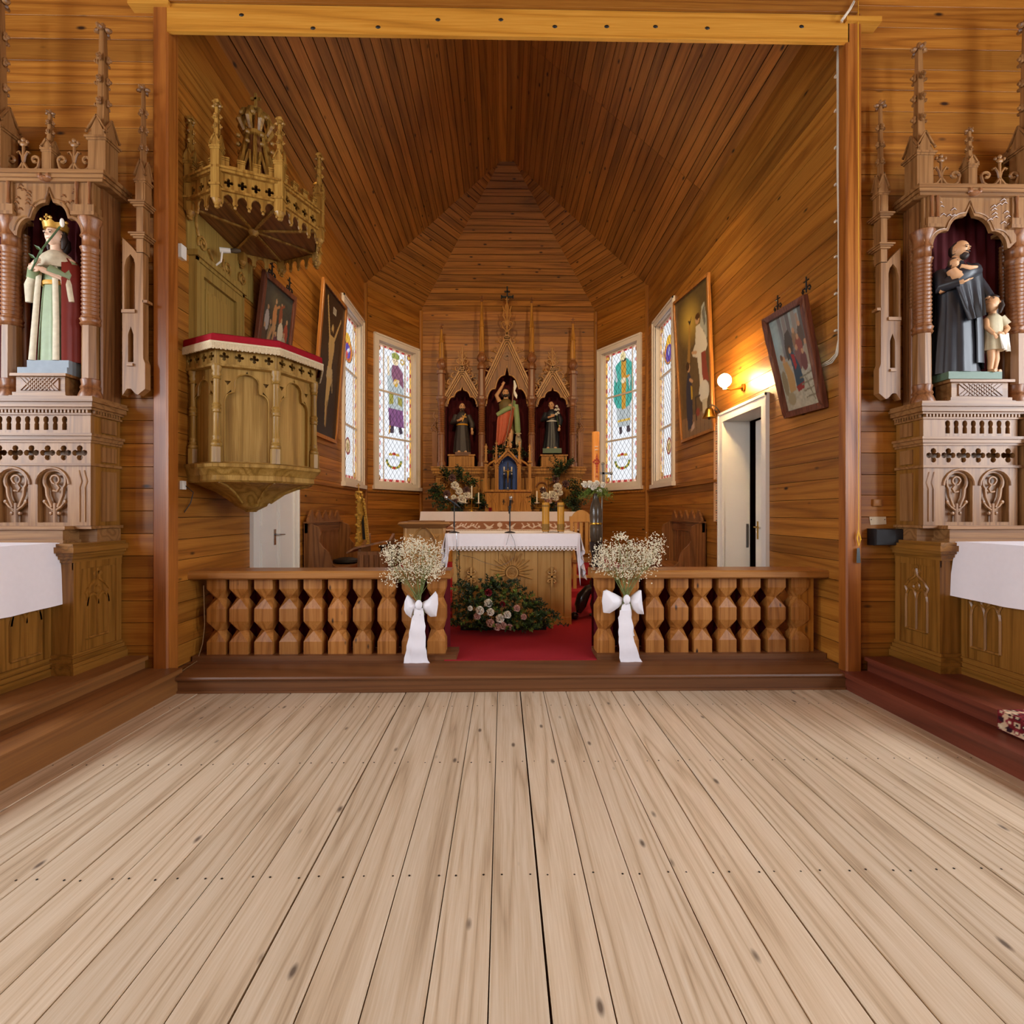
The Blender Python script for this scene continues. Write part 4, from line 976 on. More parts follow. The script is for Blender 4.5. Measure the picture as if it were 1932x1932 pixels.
for k, x in enumerate(xs_):
    zt = at(1030, 948, Yk).z; r = (.042, .040)[k]; z0_ = AZ+.022
    c = thing('pillar_candle', ('thick amber pillar candle nearer the altar middle', 'thick amber pillar candle nearer the altar end')[k], 'candle', group='amber pillar candles on the altar table')
    part('wax', M['beeswax'], c, lambda m: m.lathe([(r, 0), (r, zt-z0_-.012), (r*.93, zt-z0_), (r*.5, zt-z0_-.006), (.01, zt-z0_-.008)], (x, Yk, z0_), 20))
    parts('relief_band', M['beeswax2'], c, lambda m: (m.lathe([(r+.002, .012), (r+.003, .04), (r+.002, .085)], (x, Yk, z0_), 20), m.lathe([(r+.0015, zt-z0_-.05), (r+.002, zt-z0_-.04), (r+.0015, zt-z0_-.03)], (x, Yk, z0_), 20)))
    part('wick', M['iron'], c, lambda m: m.tube([(x, Yk, zt-.01), (x+.002, Yk, zt+.006)], .0015, 4))
# ================================================================== GREENERY
def leafblade(m, p, d, n, L, W):
    d = Vector(d).normalized(); s = d.cross(Vector(n)); 
    if s.length < 1e-4: s = Vector((1,0,0))
    s.normalize(); k = s.cross(d); p = Vector(p)
    m.add([p, p+d*L*.45+s*W+k*W*.3, p+d*L, p+d*L*.45-s*W+k*W*.3, p+d*L*.5-k*W*.15], [(0,1,4), (1,2,4), (2,3,4), (3,0,4)])
def sprig(m, p, d, L, rnd, leafL=.035, leafW=.011, n=9, droop=.2):
    p = Vector(p); d = Vector(d).normalized(); pts = []
    for i in range(n+1):
        t = i/n; pts.append(p+d*L*t+Vector((0,0,-droop*L*t*t)))
    m.tube([pts[0], pts[n//2], pts[-1]], [.003, .002, .001], 3)
    for i in range(1, n+1):
        for sgn in (-1, 1):
            side = d.cross(Vector((rnd.uniform(-1, 1), rnd.uniform(-1, 1), rnd.uniform(-.2, 1)))).normalized()*sgn
            leafblade(m, pts[i], d*.6+side, Vector((rnd.uniform(-1, 1), rnd.uniform(-1, 1), 1)), leafL*rnd.uniform(.7, 1.2), leafW*rnd.uniform(.8, 1.2))
def bloom(m, c, r, rnd, petals=16, face=(0,-1,.4)):
    """a ruffled many-petalled flower head"""
    c = Vector(c); f = Vector(face).normalized()
    for k in range(petals):
        t = (k+.5)/petals; ph = k*2.399; th = t*PI*.62
        side = f.orthogonal().normalized(); o2 = f.cross(side)
        d = (f*math.cos(th)+(side*math.cos(ph)+o2*math.sin(ph))*math.sin(th)).normalized()
        q = c+d*r*.55; u = d.orthogonal().normalized(); v = d.cross(u); w = r*rnd.uniform(.42, .6)
        m.add([q-u*w*.4-d*r*.3, q+u*w*.4-d*r*.3, q+u*w+d*r*.2+v*w*.3, q+d*r*.42, q-u*w+d*r*.2-v*w*.3, q+v*w*.8+d*r*.25, q-v*w*.8+d*r*.25], [(0,1,2,3,4), (0,5,3), (1,5,3), (0,6,3), (1,6,3)])
    m.ell(c, r*.6, 8, 5)
fo = thing('flower_arrangement', 'large green foliage arrangement with white flowers on the carpet before the altar', 'flowers')
rnd = random.Random(11); gm, gd, gl = MB(), MB(), MB()
for i in range(430):
    px = rnd.triangular(846, 1052, 930); yl = 1190-abs(px-940)*.06; yt = 1085+max(0, (px-960))*.72+max(0, 870-px)*.4
    py = rnd.uniform(yt+12, yl); Yd = 5.66-(py-1090)/100*.42+rnd.uniform(-.05, .05)
    p = at(px, py, Yd); 
    if p.z < DECK+.02: p.z = DECK+.02
    d = Vector(((px-940)/120+rnd.uniform(-.5, .5), -.55+rnd.uniform(-.3, .3), rnd.uniform(0, .9)))
    sprig([gm, gd, gd, gl][i % 4] if px > 960 or i % 3 else gd, p, d, rnd.uniform(.07, .15), rnd, .034, .009, 8, .25)
for i in range(9):
    px = 860+rnd.uniform(-6, 10); py = 1060+i*14; sprig(gd, at(px, py, 5.62), (rnd.uniform(-.3, .3), -.2, 1), .12, rnd, .03, .004, 10, .1)
part('base_tray', M['blackplastic'], fo, lambda m: m.box(at(870, 1180, 5.5).x, at(1030, 1180, 5.5).x, 5.45, 5.62, DECK+.008, DECK+.05))
part('foliage', M['leaf'], fo, lambda m: m.add(gm.v, gm.f), None, 'stuff'); part('foliage', M['leafdark'], fo, lambda m: m.add(gd.v, gd.f), None, 'stuff'); part('foliage', M['leaflime'], fo, lambda m: m.add(gl.v, gl.f), None, 'stuff')
for k, (px, py, r, mt) in enumerate([(921, 1138, .05, 'petal'), (905, 1152, .05, 'petal'), (925, 1155, .045, 'petal'), (900, 1163, .04, 'blush'), (943, 1167, .05, 'petal'), (957, 1160, .045, 'petal'), (925, 1176, .05, 'blush'), (938, 1183, .045, 'blush'), (949, 1181, .045, 'blush'), (961, 1183, .04, 'blush'), (975, 1148, .04, 'blush'), (988, 1164, .035, 'blush'), (887, 1148, .03, 'petal'), (948, 1140, .035, 'redpetal'), (921, 1118, .045, 'redpetal')]):
    part('blossom', M[mt], fo, lambda m: bloom(m, at(px, py, 5.20 if py > 1145 else 5.32), r*1.0, rnd, 16), None)
# ================================================================== CARVED WORK HELPERS
def fleuron(m, c, r, thick=None):
    """leafy cross finial / crocket cluster"""
    c = Vector(c); t = thick or r*.35
    for d in ((1,0,.35), (-1,0,.35), (0,1,.35), (0,-1,.35)):
        d = Vector(d).normalized(); m.ell(c+d*r*.62, (r*.38 if abs(d.x) > .5 else t, r*.38 if abs(d.y) > .5 else t, r*.3), 6, 4)
        m.ell(c+d*r*.95+Vector((0,0,-r*.12)), (r*.2, r*.2, r*.24), 5, 4)
    m.ell(c+Vector((0,0,r*.55)), (t, t, r*.62), 6, 4)
def pinnacle(parent, mat, x, y, z0, zb, zg, zt, w, crockets=3, fl=.05, tw=.42):
    """square base block z0..zb, gabled cap to zg, tapering crocketed spire to zt"""
    pin = part('pinnacle', mat, parent, lambda m: (m.box(x-w, x+w, y-w, y+w, z0, zb),
        m.box(x-w*1.28, x+w*1.28, y-w*1.28, y+w*1.28, zb, zb+.014), m.box(x-w*1.14, x+w*1.14, y-w*1.14, y+w*1.14, zb-.014, zb)))
    def gab(m):
        for s in (0, 1):
            tri = [(-w*.99, zb+.012), (w*.99, zb+.012), (w*.99, zb+.03), (0, zg), (-w*.99, zb+.03)]
            fn = (lambda a, b, d: (x+a, y+d, b)) if s == 0 else (lambda a, b, d: (x+d, y+a, b))
            m.plate(tri, fn, -w*1.01, w*1.01)
            for sg in (-1, 1):
                for e in (-1, 1):
                    p, q = ((x+sg*w*1.25, y+e*w*1.02, zb+(zg-zb)*.28), (x, y+e*w*1.02, zg+.012)) if s == 0 else ((x+e*w*1.02, y+sg*w*1.25, zb+(zg-zb)*.28), (x+e*w*1.02, y, zg+.012))
                    m.bar(p, q, .011, .011, (0,1,0) if s == 0 else (1,0,0))
    part('gablet', mat, pin, gab)
    part('spire', mat, pin, lambda m: m.loft([[(x+a*w*t, y+b*w*t, z) for a, b in ((-1,-1),(1,-1),(1,1),(-1,1))] for t, z in ((tw*1.25, zb+.02), (tw, zg+.04), (tw*.62, zt-fl*.3))]))
    for k in range(crockets):
        t = (k+.6)/(crockets+.4); z = zg+.03+(zt-fl-zg)*t*.86
        for dx, dy in ((1,0),(-1,0),(0,1),(0,-1)):
            part('crocket', mat, pin, lambda m: ([m.ell((x+dx*w*tw*1.4, y+dy*w*tw*1.4, z+dz), (fl*.24, fl*.24, fl*.3), 5, 4) for dz in (0, fl*.38)], m.ell((x+dx*w*tw*2.1, y+dy*w*tw*2.1, z+fl*.1), (fl*.2, fl*.2, fl*.22), 5, 4)))
    part('finial', mat, pin, lambda m: (fleuron(m, (x, y, zt-fl*.55), fl), m.ell((x, y, zt+fl*.25), (fl*.2, fl*.2, fl*.4), 6, 4)))
    return pin
def spiral(cx, cz, r0, r1, a0, turns, n=16):
    return [(cx+(r0+(r1-r0)*i/n)*math.cos(a0+turns*2*PI*i/n), cz+(r0+(r1-r0)*i/n)*math.sin(a0+turns*2*PI*i/n)) for i in range(n+1)]
def rings_col(z0, z1, r, n, amp=.12):
    out = []; 
    for i in range(n*4+1):
        t = i/(n*4); out.append((r*(1-amp*(.5-.5*math.cos(2*PI*n*t))), z0+(z1-z0)*t))
    return out
def side_altar(s, xe, yf, yw, zp, label, w_lab):
    """tall carved side altar; a = distance outward from its inner edge"""
    al = thing('side_altar', label, 'altar', group='carved side altars')
    fx = lambda a: xe+s*a
    def bx(m, a0, a1, y0, y1, z0, z1): m.box(min(fx(a0), fx(a1)), max(fx(a0), fx(a1)), y0, y1, z0, z1)
    FP = lambda y: (lambda a, z, d: (fx(a), y+d, z))
    SP = lambda a: (lambda y, z, d: (fx(a)-s*d, y, z))
    A1 = 1.75; dy = yf-3.74
    ob, obx, oy = M['oakZ'], M['oakX'], M['oakY']
    yB = 3.58+dy
    # --- base block with plinth and cornice
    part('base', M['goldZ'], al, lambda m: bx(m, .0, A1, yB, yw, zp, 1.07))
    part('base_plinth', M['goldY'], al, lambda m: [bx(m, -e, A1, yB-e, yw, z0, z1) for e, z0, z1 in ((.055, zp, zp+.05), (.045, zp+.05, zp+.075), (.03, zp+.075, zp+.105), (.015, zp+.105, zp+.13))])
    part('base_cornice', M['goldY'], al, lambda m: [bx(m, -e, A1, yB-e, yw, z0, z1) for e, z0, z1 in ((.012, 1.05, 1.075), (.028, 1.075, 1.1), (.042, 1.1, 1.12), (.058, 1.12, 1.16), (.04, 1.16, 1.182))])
    def lancets(m, a, y0, y1, z0, z1):
        yc = (y0+y1)/2; w = (y1-y0)/2; x = fx(a)-s*.001; P = lambda y, z: (x, y, z); h = z1-z0; r = .0115
        zs = z0+h*.48
        m.tube([P(y0, z0), P(y0, zs)], r, 5); m.tube([P(y1, z0), P(y1, zs)], r, 5); m.tube([P(y0, z0), P(y1, z0)], r, 5); m.tube([P(yc, z0), P(yc, zs)], r, 5)
        for c in (yc-w/2, yc+w/2): m.tube([P(c+w/2*math.cos(t), zs+w*.8*math.sin(t)) for t in [PI*i/8 for i in range(9)]], r, 5)
        og = [(y0, zs), (y0+.01, zs+h*.12), (y0-.008, zs+h*.2), (y0+w*.3, zs+h*.3), (yc-w*.12, zs+h*.38), (yc, zs+h*.50)]
        m.tube([P(*q) for q in og], r, 5); m.tube([P(2*yc-q[0], q[1]) for q in og], r, 5)
        m.tube([P(yc+w*.28*math.cos(t), zs+h*.22+w*.28*math.sin(t)) for t in [2*PI*i/10 for i in range(11)]], r*.8, 5)
        for q in ((yc, z1), (yc-w*.28, z1-h*.06), (yc+w*.28, z1-h*.06), (yc, z1-h*.09)): m.ell(P(*q), (.008, .016, .02), 6, 4)
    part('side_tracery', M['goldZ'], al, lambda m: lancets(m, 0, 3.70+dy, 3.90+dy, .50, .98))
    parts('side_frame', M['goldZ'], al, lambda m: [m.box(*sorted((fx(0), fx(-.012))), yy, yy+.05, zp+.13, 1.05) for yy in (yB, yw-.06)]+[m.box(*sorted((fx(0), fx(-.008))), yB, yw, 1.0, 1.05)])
    # --- mensa block in front
    aM = .145; ym0 = 2.92+dy
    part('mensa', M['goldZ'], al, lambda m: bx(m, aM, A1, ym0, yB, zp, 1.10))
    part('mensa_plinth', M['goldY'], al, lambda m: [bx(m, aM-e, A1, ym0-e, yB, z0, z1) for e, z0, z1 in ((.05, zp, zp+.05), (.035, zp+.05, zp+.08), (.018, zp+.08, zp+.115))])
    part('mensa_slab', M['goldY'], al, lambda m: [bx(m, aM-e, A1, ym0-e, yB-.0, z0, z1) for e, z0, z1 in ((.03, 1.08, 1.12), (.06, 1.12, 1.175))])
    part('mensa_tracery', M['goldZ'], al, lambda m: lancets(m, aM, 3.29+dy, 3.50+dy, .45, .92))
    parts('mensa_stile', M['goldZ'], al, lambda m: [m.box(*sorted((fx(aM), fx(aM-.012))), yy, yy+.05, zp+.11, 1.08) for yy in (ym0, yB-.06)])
    # --- attic and carved stages of the retable base
    part('attic', obx, al, lambda m: (bx(m, .13, A1, yf-.08, yw, 1.182, 1.275), bx(m, .0, A1, yf+.06, yw, 1.182, 1.275), bx(m, .115, A1, yf-.095, yw, 1.182, 1.20)))
    part('attic_moulding', obx, al, lambda m: (bx(m, .10, A1, yf-.10, yw, 1.275, 1.30), bx(m, -.02, .10, yf-.02, yw, 1.278, 1.298)))
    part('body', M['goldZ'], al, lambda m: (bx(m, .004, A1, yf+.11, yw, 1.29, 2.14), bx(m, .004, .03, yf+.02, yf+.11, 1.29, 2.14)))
    part('arch_back', M['oakZ'], al, lambda m: bx(m, .03, .75, yf+.045, yf+.11, 1.29, 1.74))
    # stage 1: round arches with scroll tracery
    c1, c2, hw = .27, .548, .106; zb_, zs_ = 1.325, 1.60
    part('arch_panel', ob, al, lambda m: m.plate([(0, 1.30), (.72, 1.30), (.72, 1.735), (0, 1.735)], FP(yf), 0, .045, [arch(c, zb_, zs_, hw, 'round', 7) for c in (c1, c2)]))
    for c in (c1, c2):
        part('arch_moulding', ob, al, lambda m: m.tube([(fx(c+(hw+.012)*math.cos(t)), yf-.004, zs_+(hw+.012)*math.sin(t)) for t in [PI*i/12 for i in range(13)]], .009, 6))
        def scroll(m):
            T = lambda q, r=.011: m.tube([(fx(a), yf+.022, z) for a, z in q], r, 6)
            zc = zs_+.005
            T([(c-.02, zc-.17), (c-.055, zc-.085)]+[(c+.078*math.cos(t), zc+.02+.078*math.sin(t)) for t in [PI*1.22-PI*1.44*i/14 for i in range(15)]]+[(c+.055, zc-.085), (c+.02, zc-.17)], .012)
            T(spiral(c, zc+.03, .03, .03, 0, .75)+spiral(c, zc-.005, .012, .012, 0, 0, 1)[:0], .009)
            T([(c+.03, zc+.03), (c+.015, zc+.005), (c-.012, zc-.005), (c-.03, zc-.03), (c-.015, zc-.055), (c+.015, zc-.05)], .009)
            T([(c, zb_), (c, zc-.17), (c-.0, zc-.14)], .013)
            for sg in (-1, 1):
                T([(c+sg*.01, zc-.19), (c+sg*.045, zc-.165), (c+sg*.07, zc-.135)], .010); m.ell((fx(c+sg*.072), yf+.022, zc-.13), (.018, .014, .016), 6, 4)
                m.ell((fx(c+sg*.028), yf+.022, zc-.215), (.014, .012, .014), 6, 4)
        part('scroll_tracery', ob, al, scroll)
    def lanc(m):
        for a in (.04, .078):
            m.box(*sorted((fx(a-.004), fx(a+.004))), yf-.006, yf+.01, 1.33, 1.57); m.tube([(fx(a), yf, 1.57), (fx(a-.016), yf, 1.62), (fx(a+.004), yf, 1.70)], .005, 5)
    part('lancet_fillet', ob, al, lanc)
    part('string_course', obx, al, lambda m: bx(m, -.012, A1, yf-.014, yw, 1.733, 1.752))
    # stage 2: pierced quatrefoils
    part('quatrefoil_band', ob, al, lambda m: m.plate([(0, 1.752), (.72, 1.752), (.72, 1.905), (0, 1.905)], FP(yf), 0, .035, [quatrefoil(.077+.114*k, 1.826, .055, 7) for k in range(6) if .077+.114*k+.05 < .72]))
    part('band_cornice', obx, al, lambda m: [bx(m, -e, A1, yf-e, yw, z0, z1) for e, z0, z1 in ((.01, 1.90, 1.918), (.022, 1.918, 1.945), (.034, 1.945, 1.965))])
    # stage 3: pierced arcade
    def keyhole(c): return [(c-.017, 1.99), (c-.017, 2.03), (c-.012, 2.042)]+[(c+.02*math.cos(t), 2.064+.026*math.sin(t)) for t in [PI*1.15-PI*1.3*i/7 for i in range(8)]]+[(c+.012, 2.042), (c+.017, 2.03), (c+.017, 1.99)]
    part('arcade_band', ob, al, lambda m: m.plate([(0, 1.965), (.72, 1.965), (.72, 2.105), (0, 2.105)], FP(yf), 0, .035, [keyhole(.185+.0655*k) for k in range(8)]))
    part('dentils', obx, al, lambda m: [bx(m, .006+.026*k, .019+.026*k, yf-.02, yf+.01, 2.112, 2.134) for k in range(28)]+[m.box(*sorted((fx(0), fx(-.02))), yf+.012+.026*k, yf+.025+.026*k, 2.112, 2.134) for k in range(10)], 38, 'stuff')
    part('main_cornice', obx, al, lambda m: [bx(m, -e, A1, yf-e, yw, z0, z1) for e, z0, z1 in ((.012, 2.098, 2.112), (.025, 2.134, 2.15), (.045, 2.15, 2.185), (.06, 2.185, 2.205), (.05, 2.205, 2.225))])
    parts('side_panel', ob, al, lambda m: [m.box(*sorted((fx(.004), fx(-.006))), yf+.10, yw-.05, z0, z1) for z0, z1 in ((1.33, 1.70), (1.77, 1.88), (1.985, 2.09))])
    # projecting centre bay beyond the frame edge
    part('centre_body', ob, al, lambda m: bx(m, .76, A1, yf-.06, yw, 1.30, 2.14))
    part('centre_quatrefoils', ob, al, lambda m: m.plate([(.76, 1.752), (1.5, 1.752), (1.5, 1.905), (.76, 1.905)], FP(yf-.09), 0, .03, [quatrefoil(.83+.114*k, 1.826, .055, 7) for k in range(6)]))
    # --- niche with columns
    if s > 0: fx = lambda a: xe+s*(a*1.248-.02 if a > .05 else a+.06)
    yc = yf+.115
    def col(m, a): m.lathe([(.078, 2.225), (.082, 2.25), (.068, 2.29), (.062, 2.30), (.07, 2.315), (.06, 2.335), (.066, 2.375), (.058, 2.38), (.058, 2.385)], (fx(a), yc, 0), 16)
    for k, a in enumerate((.086, .668)):
        cb = part('column', M['walnut'], al, lambda m: col(m, a))
        part('octagon_shaft', ob, cb, lambda m: m.lathe([(.061, 2.38), (.058, 2.77)], (fx(a), yc, 0), 8, rot=PI/8))
        part('twisted_shaft', M['walnut'], cb, lambda m: m.lathe([(.06, 2.77), (.07, 2.785), (.062, 2.80), (.072, 2.82), (.06, 2.835)]+rings_col(2.84, 3.32, .062, 16)+[(.06, 3.33), (.07, 3.345), (.056, 3.36), (.056, 3.42), (.068, 3.43), (.06, 3.45), (.064, 3.5), (.082, 3.545), (.082, 3.56)], (fx(a), yc, 0), 18), 60)
        part('abacus', ob, cb, lambda m: (bx(m, a-.085, a+.085, yc-.085, yc+.085, 3.56, 3.585), bx(m, a-.075, a+.075, yc-.075, yc+.075, 3.585, 3.64)))
        part('pier_block', ob, cb, lambda m: bx(m, a-.068, a+.068, yc-.068, yc+.07, 3.64, 3.81))
        parts('colonnette', M['walnut'], cb, lambda m: [m.lathe([(.011, 3.64), (.011, 3.67), (.008, 3.68), (.008, 3.76), (.011, 3.77), (.012, 3.80)], (fx(a+d), yc-.075, 0), 8) for d in (-.045, .045)])
        part('rear_shaft', M['walnut'], cb, lambda m: m.lathe([(.035, 2.225), (.035, 3.0)]+rings_col(3.0, 3.5, .033, 18), (fx(a+.0), yw-.07, 0), 10), 60)
    part('niche_back', M['maroon'], al, lambda m: bx(m, .02, .70, yw-.02, yw-.004, 2.225, 3.86))
    part('niche_curtain', M['maroon'], al, lambda m: m.loft([[(fx(.08+.55*i/40), yw-.035-.012*math.sin(i*1.3), z) for i in range(41)]+[(fx(.08+.55*i/40), yw-.03-.012*math.sin(i*1.3), z) for i in range(40, -1, -1)] for z in (2.24, 3.78)]), 60)
    ac, aw = .347, .232
    def spandrel():
        ar = arch(ac, 3.40, 3.42, aw, 'cusp', 7)[1:-1]
        return [(.06, 3.80), (.06, 3.47), (.10, 3.42)]+ar+[(.594, 3.42), (.634, 3.47), (.634, 3.80)]
    part('niche_arch', ob, al, lambda m: m.plate(spandrel(), FP(yf+.06), 0, .03))
    ar = [(ac+(a-ac)*1.12, 3.42+(z-3.42)*1.1) for a, z in arch(ac, 3.40, 3.42, aw, 'cusp', 7)[2:-2]]
    part('arch_bead', ob, al, lambda m: m.tube([(fx(a), yf+.058, z) for a, z in ar], .006, 5))
    def foliage(m):
        rr = random.Random(5)
        for sg in (-1, 1):
            for k in range(16):
                u = rr.uniform(.10, .25); z = 3.58+.19*rr.random()+(.02 if u > .2 else .04)
                if z > 3.79 or u*1.0+(3.80-z)*1.2 < .2: continue
                a = ac+sg*u; m.tube([(fx(a-.018), yf+.058, z-.008), (fx(a), yf+.056, z+.008), (fx(a+.018), yf+.058, z-.002)], [.003, .007, .003], 5)
    part('spandrel_carving', M['darkZ'], al, foliage, 38, 'stuff')
    part('boss', M['walnut'], al, lambda m: (m.ell((fx(ac), yf+.03, 3.815), (.05, .03, .022), 8, 5), [m.ell((fx(ac+d), yf+.02, 3.83), (.02, .02, .024), 6, 4) for d in (-.03, .03)]))
    part('niche_side', M['darkZ'], al, lambda m: (bx(m, -.0, .02, yc, yw, 2.225, 3.82), bx(m, .69, .71, yc, yw, 2.225, 3.82)))
    part('top_cornice', obx, al, lambda m: [bx(m, -e-.06, .80+e, yf+.03-e, yw, z0, z1) for e, z0, z1 in ((0, 3.80, 3.82), (.014, 3.82, 3.845), (.028, 3.845, 3.872))])
    for c in (.165, .53):
        def crest(m):
            T = lambda q, r: m.tube([(fx(a), yf+.06, z) for a, z in q], r, 6)
            for sg in (-1, 1):
                T([(c, 3.95), (c+sg*.03, 3.905), (c+sg*.07, 3.89), (c+sg*.105, 3.915), (c+sg*.115, 3.96)]+[(c+sg*(.085+(.03-.018*i/10)*math.cos(-.0+1.7*PI*i/10)), 3.97+(.03-.018*i/10)*math.sin(1.7*PI*i/10)) for i in range(11)], .011)
                T([(c, 3.94), (c+sg*.012, 4.0), (c+sg*.03, 4.03), (c+sg*.045, 4.02)], .009)
            T([(c, 3.9), (c, 4.07)], .010); m.ell((fx(c), yf+.06, 4.085), (.03, .014, .018), 8, 5); m.ell((fx(c), yf+.06, 4.115), (.017, .014, .017), 8, 5)
            for sg in (-1, 1): m.ell((fx(c+sg*.028), yf+.06, 4.10), (.012, .012, .014), 6, 4)
        part('crest_scroll', ob, al, crest)
    part('crest_rail', obx, al, lambda m: bx(m, .02, .68, yf+.04, yf+.08, 3.872, 3.895))
    pinnacle(al, ob, fx(ac), yf+.07, 3.872, 4.03, 4.10, 4.33, .033, 2, .035)
    pinnacle(al, ob, fx(-.012), yf+.10, 3.872, 4.12, 4.28, 4.98, .062, 3, .062)
    pinnacle(al, ob, fx(.70), yf+.06, 3.872, 4.16, 4.34, 5.15, .068, 3, .07)
    # --- taller centre bay, just outside the frame
    part('centre_niche_back', M['maroon'], al, lambda m: bx(m, .76, 1.55, yw-.02, yw-.004, 2.225, 4.25))
    cc = part('centre_column', M['walnut'], al, lambda m: m.lathe([(.09, 2.225), (.07, 2.3), (.066, 2.8)]+rings_col(2.84, 3.7, .068, 24)+[(.07, 3.72), (.09, 3.8), (.09, 3.84)], (fx(1.46), yc, 0), 16), 60)
    ca_ = arch(1.1, 3.55, 3.6, .3, 'cusp', 7)[1:-1]
    part('centre_arch', ob, al, lambda m: m.plate([(.74, 4.2), (.74, 3.6), (.79, 3.6)]+ca_+[(1.41, 3.6), (1.55, 3.6), (1.55, 4.2)], FP(yf+.04), 0, .04))
    part('centre_cornice', obx, al, lambda m: [bx(m, .72-e, 1.6+e, yf+.02-e, yw, z0, z1) for e, z0, z1 in ((0, 4.2, 4.22), (.02, 4.22, 4.27))])
    # --- openwork wing on the inner side
    yg = yf+.17
    def wing():
        W = lambda a, z: (a, z)
        outer = [(-.10, 3.47), (-.17, 3.40), (-.205, 3.36), (-.255, 3.36), (-.255, 2.56), (-.27, 2.52), (-.27, 2.33), (-.215, 2.285), (-.19, 2.30), (-.165, 2.33), (-.135, 2.33), (-.10, 2.28)]
        h1 = [(-.195, 2.93), (-.115, 2.93), (-.115, 3.25), (-.13, 3.31), (-.16, 3.345), (-.185, 3.31), (-.195, 3.27)]
        h2 = [(-.183, 2.53), (-.143, 2.53), (-.143, 2.74), (-.163, 2.80), (-.183, 2.74)]
        return outer, [h1, h2]
    o_, h_ = wing()
    wg = part('wing', ob, al, lambda m: m.plate(o_, FP(yg), 0, .06, h_))
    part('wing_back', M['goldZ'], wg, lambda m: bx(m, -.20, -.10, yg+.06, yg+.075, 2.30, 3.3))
    parts('wing_ledge', obx, wg, lambda m: (bx(m, -.20, -.10, yg-.01, yg+.06, 2.90, 2.925), bx(m, -.185, -.14, yg-.012, yg+.02, 2.5, 2.52), bx(m, -.285, -.25, yg+.0, yg+.06, 2.98, 3.0)))
    wp = part('wing_post', ob, al, lambda m: bx(m, -.205, -.255, yg-.0, yg+.075, 3.355, 3.90))
    [part('wing_cap', obx, wp, lambda m: [bx(m, -.19+q, -.27-q, yg-.015-q, yg+.09+q, z, z+.012) for q, z in ((-.0, z0), (.012, z0+.012), (.022, z0+.024))]) for z0 in (3.46, 3.70)]
    pinnacle(al, ob, fx(-.23), yg+.04, 3.74, 3.90, 4.05, 4.63, .036, 3, .05)
    # --- pedestal for the statue
    pd = part('pedestal', obx, al, lambda m: (bx(m, .19, .60, yf+.02, yw-.08, 2.225, 2.245), bx(m, .205, .585, yf+.03, yw-.08, 2.245, 2.27), bx(m, .22, .57, yf+.045, yw-.08, 2.27, 2.385), bx(m, .195, .595, yf+.02, yw-.08, 2.385, 2.405)))
    part('pedestal_panel', M['darkX'], pd, lambda m: bx(m, .26, .53, yf+.037, yf+.05, 2.283, 2.375))
    part('pedestal_lattice', obx, pd, lambda m: [m.bar((fx(.26+.03*k), yf+.034, 2.285), (fx(.26+.03*k+.09*q), yf+.034, 2.373), .005, .005, (0,1,0)) for q in (1, -1) for k in (range(0, 7) if q > 0 else range(3, 10))], None, 'stuff')
    return al
side_altar(-1, -2.97, 3.74, 4.03, .287, 'carved oak side altar with a crowned king statue in its niche', '')
side_altar(1, 3.155, 3.79, 4.06, .252, 'carved oak side altar with a robed man and child in its niche', '')
# altar cloths of the side altars
def side_cloth(s, xe, yoff, label, zlow, curl):
    t = thing('altar_cloth', label, 'tablecloth', group='side altar cloths')
    fx = lambda a: xe+s*a; y0, y1 = 2.84+yoff, 3.57+yoff
    part('top_cloth', M['linen'], t, lambda m: m.loft([[(fx(.075), y0, 1.18+.0), (fx(.075), y1, 1.18), (fx(1.6), y1, 1.18), (fx(1.6), y0, 1.18)], [(fx(.085), y0+.01, 1.19), (fx(.085), y1-.01, 1.19), (fx(1.6), y1, 1.196), (fx(1.6), y0, 1.196)]]))
    part('side_fall', M['linen'], t, lambda m: wavy_flap(m, [(fx(.08), y1, 1.188), (fx(.08), (y0+y1)/2, 1.19), (fx(.08), y0, 1.188)], [(fx(.07), y1+curl, zlow), (fx(.065), (y0+y1)/2, zlow-.01), (fx(.07), y0, zlow)], (-s,0,0), .004, 30, .004, .5, 6), 60)
    part('front_fall', M['linen'], t, lambda m: wavy_flap(m, [(fx(.08), y0, 1.188), (fx(1.6), y0, 1.188)], [(fx(.08), y0-.01, zlow-.06), (fx(1.6), y0-.01, zlow-.06)], (0,-1,0), .01, 40, .004, .9, 5), 60)
    part('lace_edge', M['lace'], t, lambda m: m.plate([(.08, zlow-.055), (1.6, zlow-.055)]+[p for k in range(38, 0, -1) for p in ((.08+.04*k, zlow-.085), (.06+.04*k, zlow-.105))]+[(.08, zlow-.085)], lambda a, z, d: (fx(a), y0-.012+d, z), -.001, .002))
side_cloth(-1, -2.97, 0, 'white cloth over the left side altar mensa', .765, .02)
side_cloth(1, 3.155, .03, 'white cloth over the right side altar mensa', .80, .05)
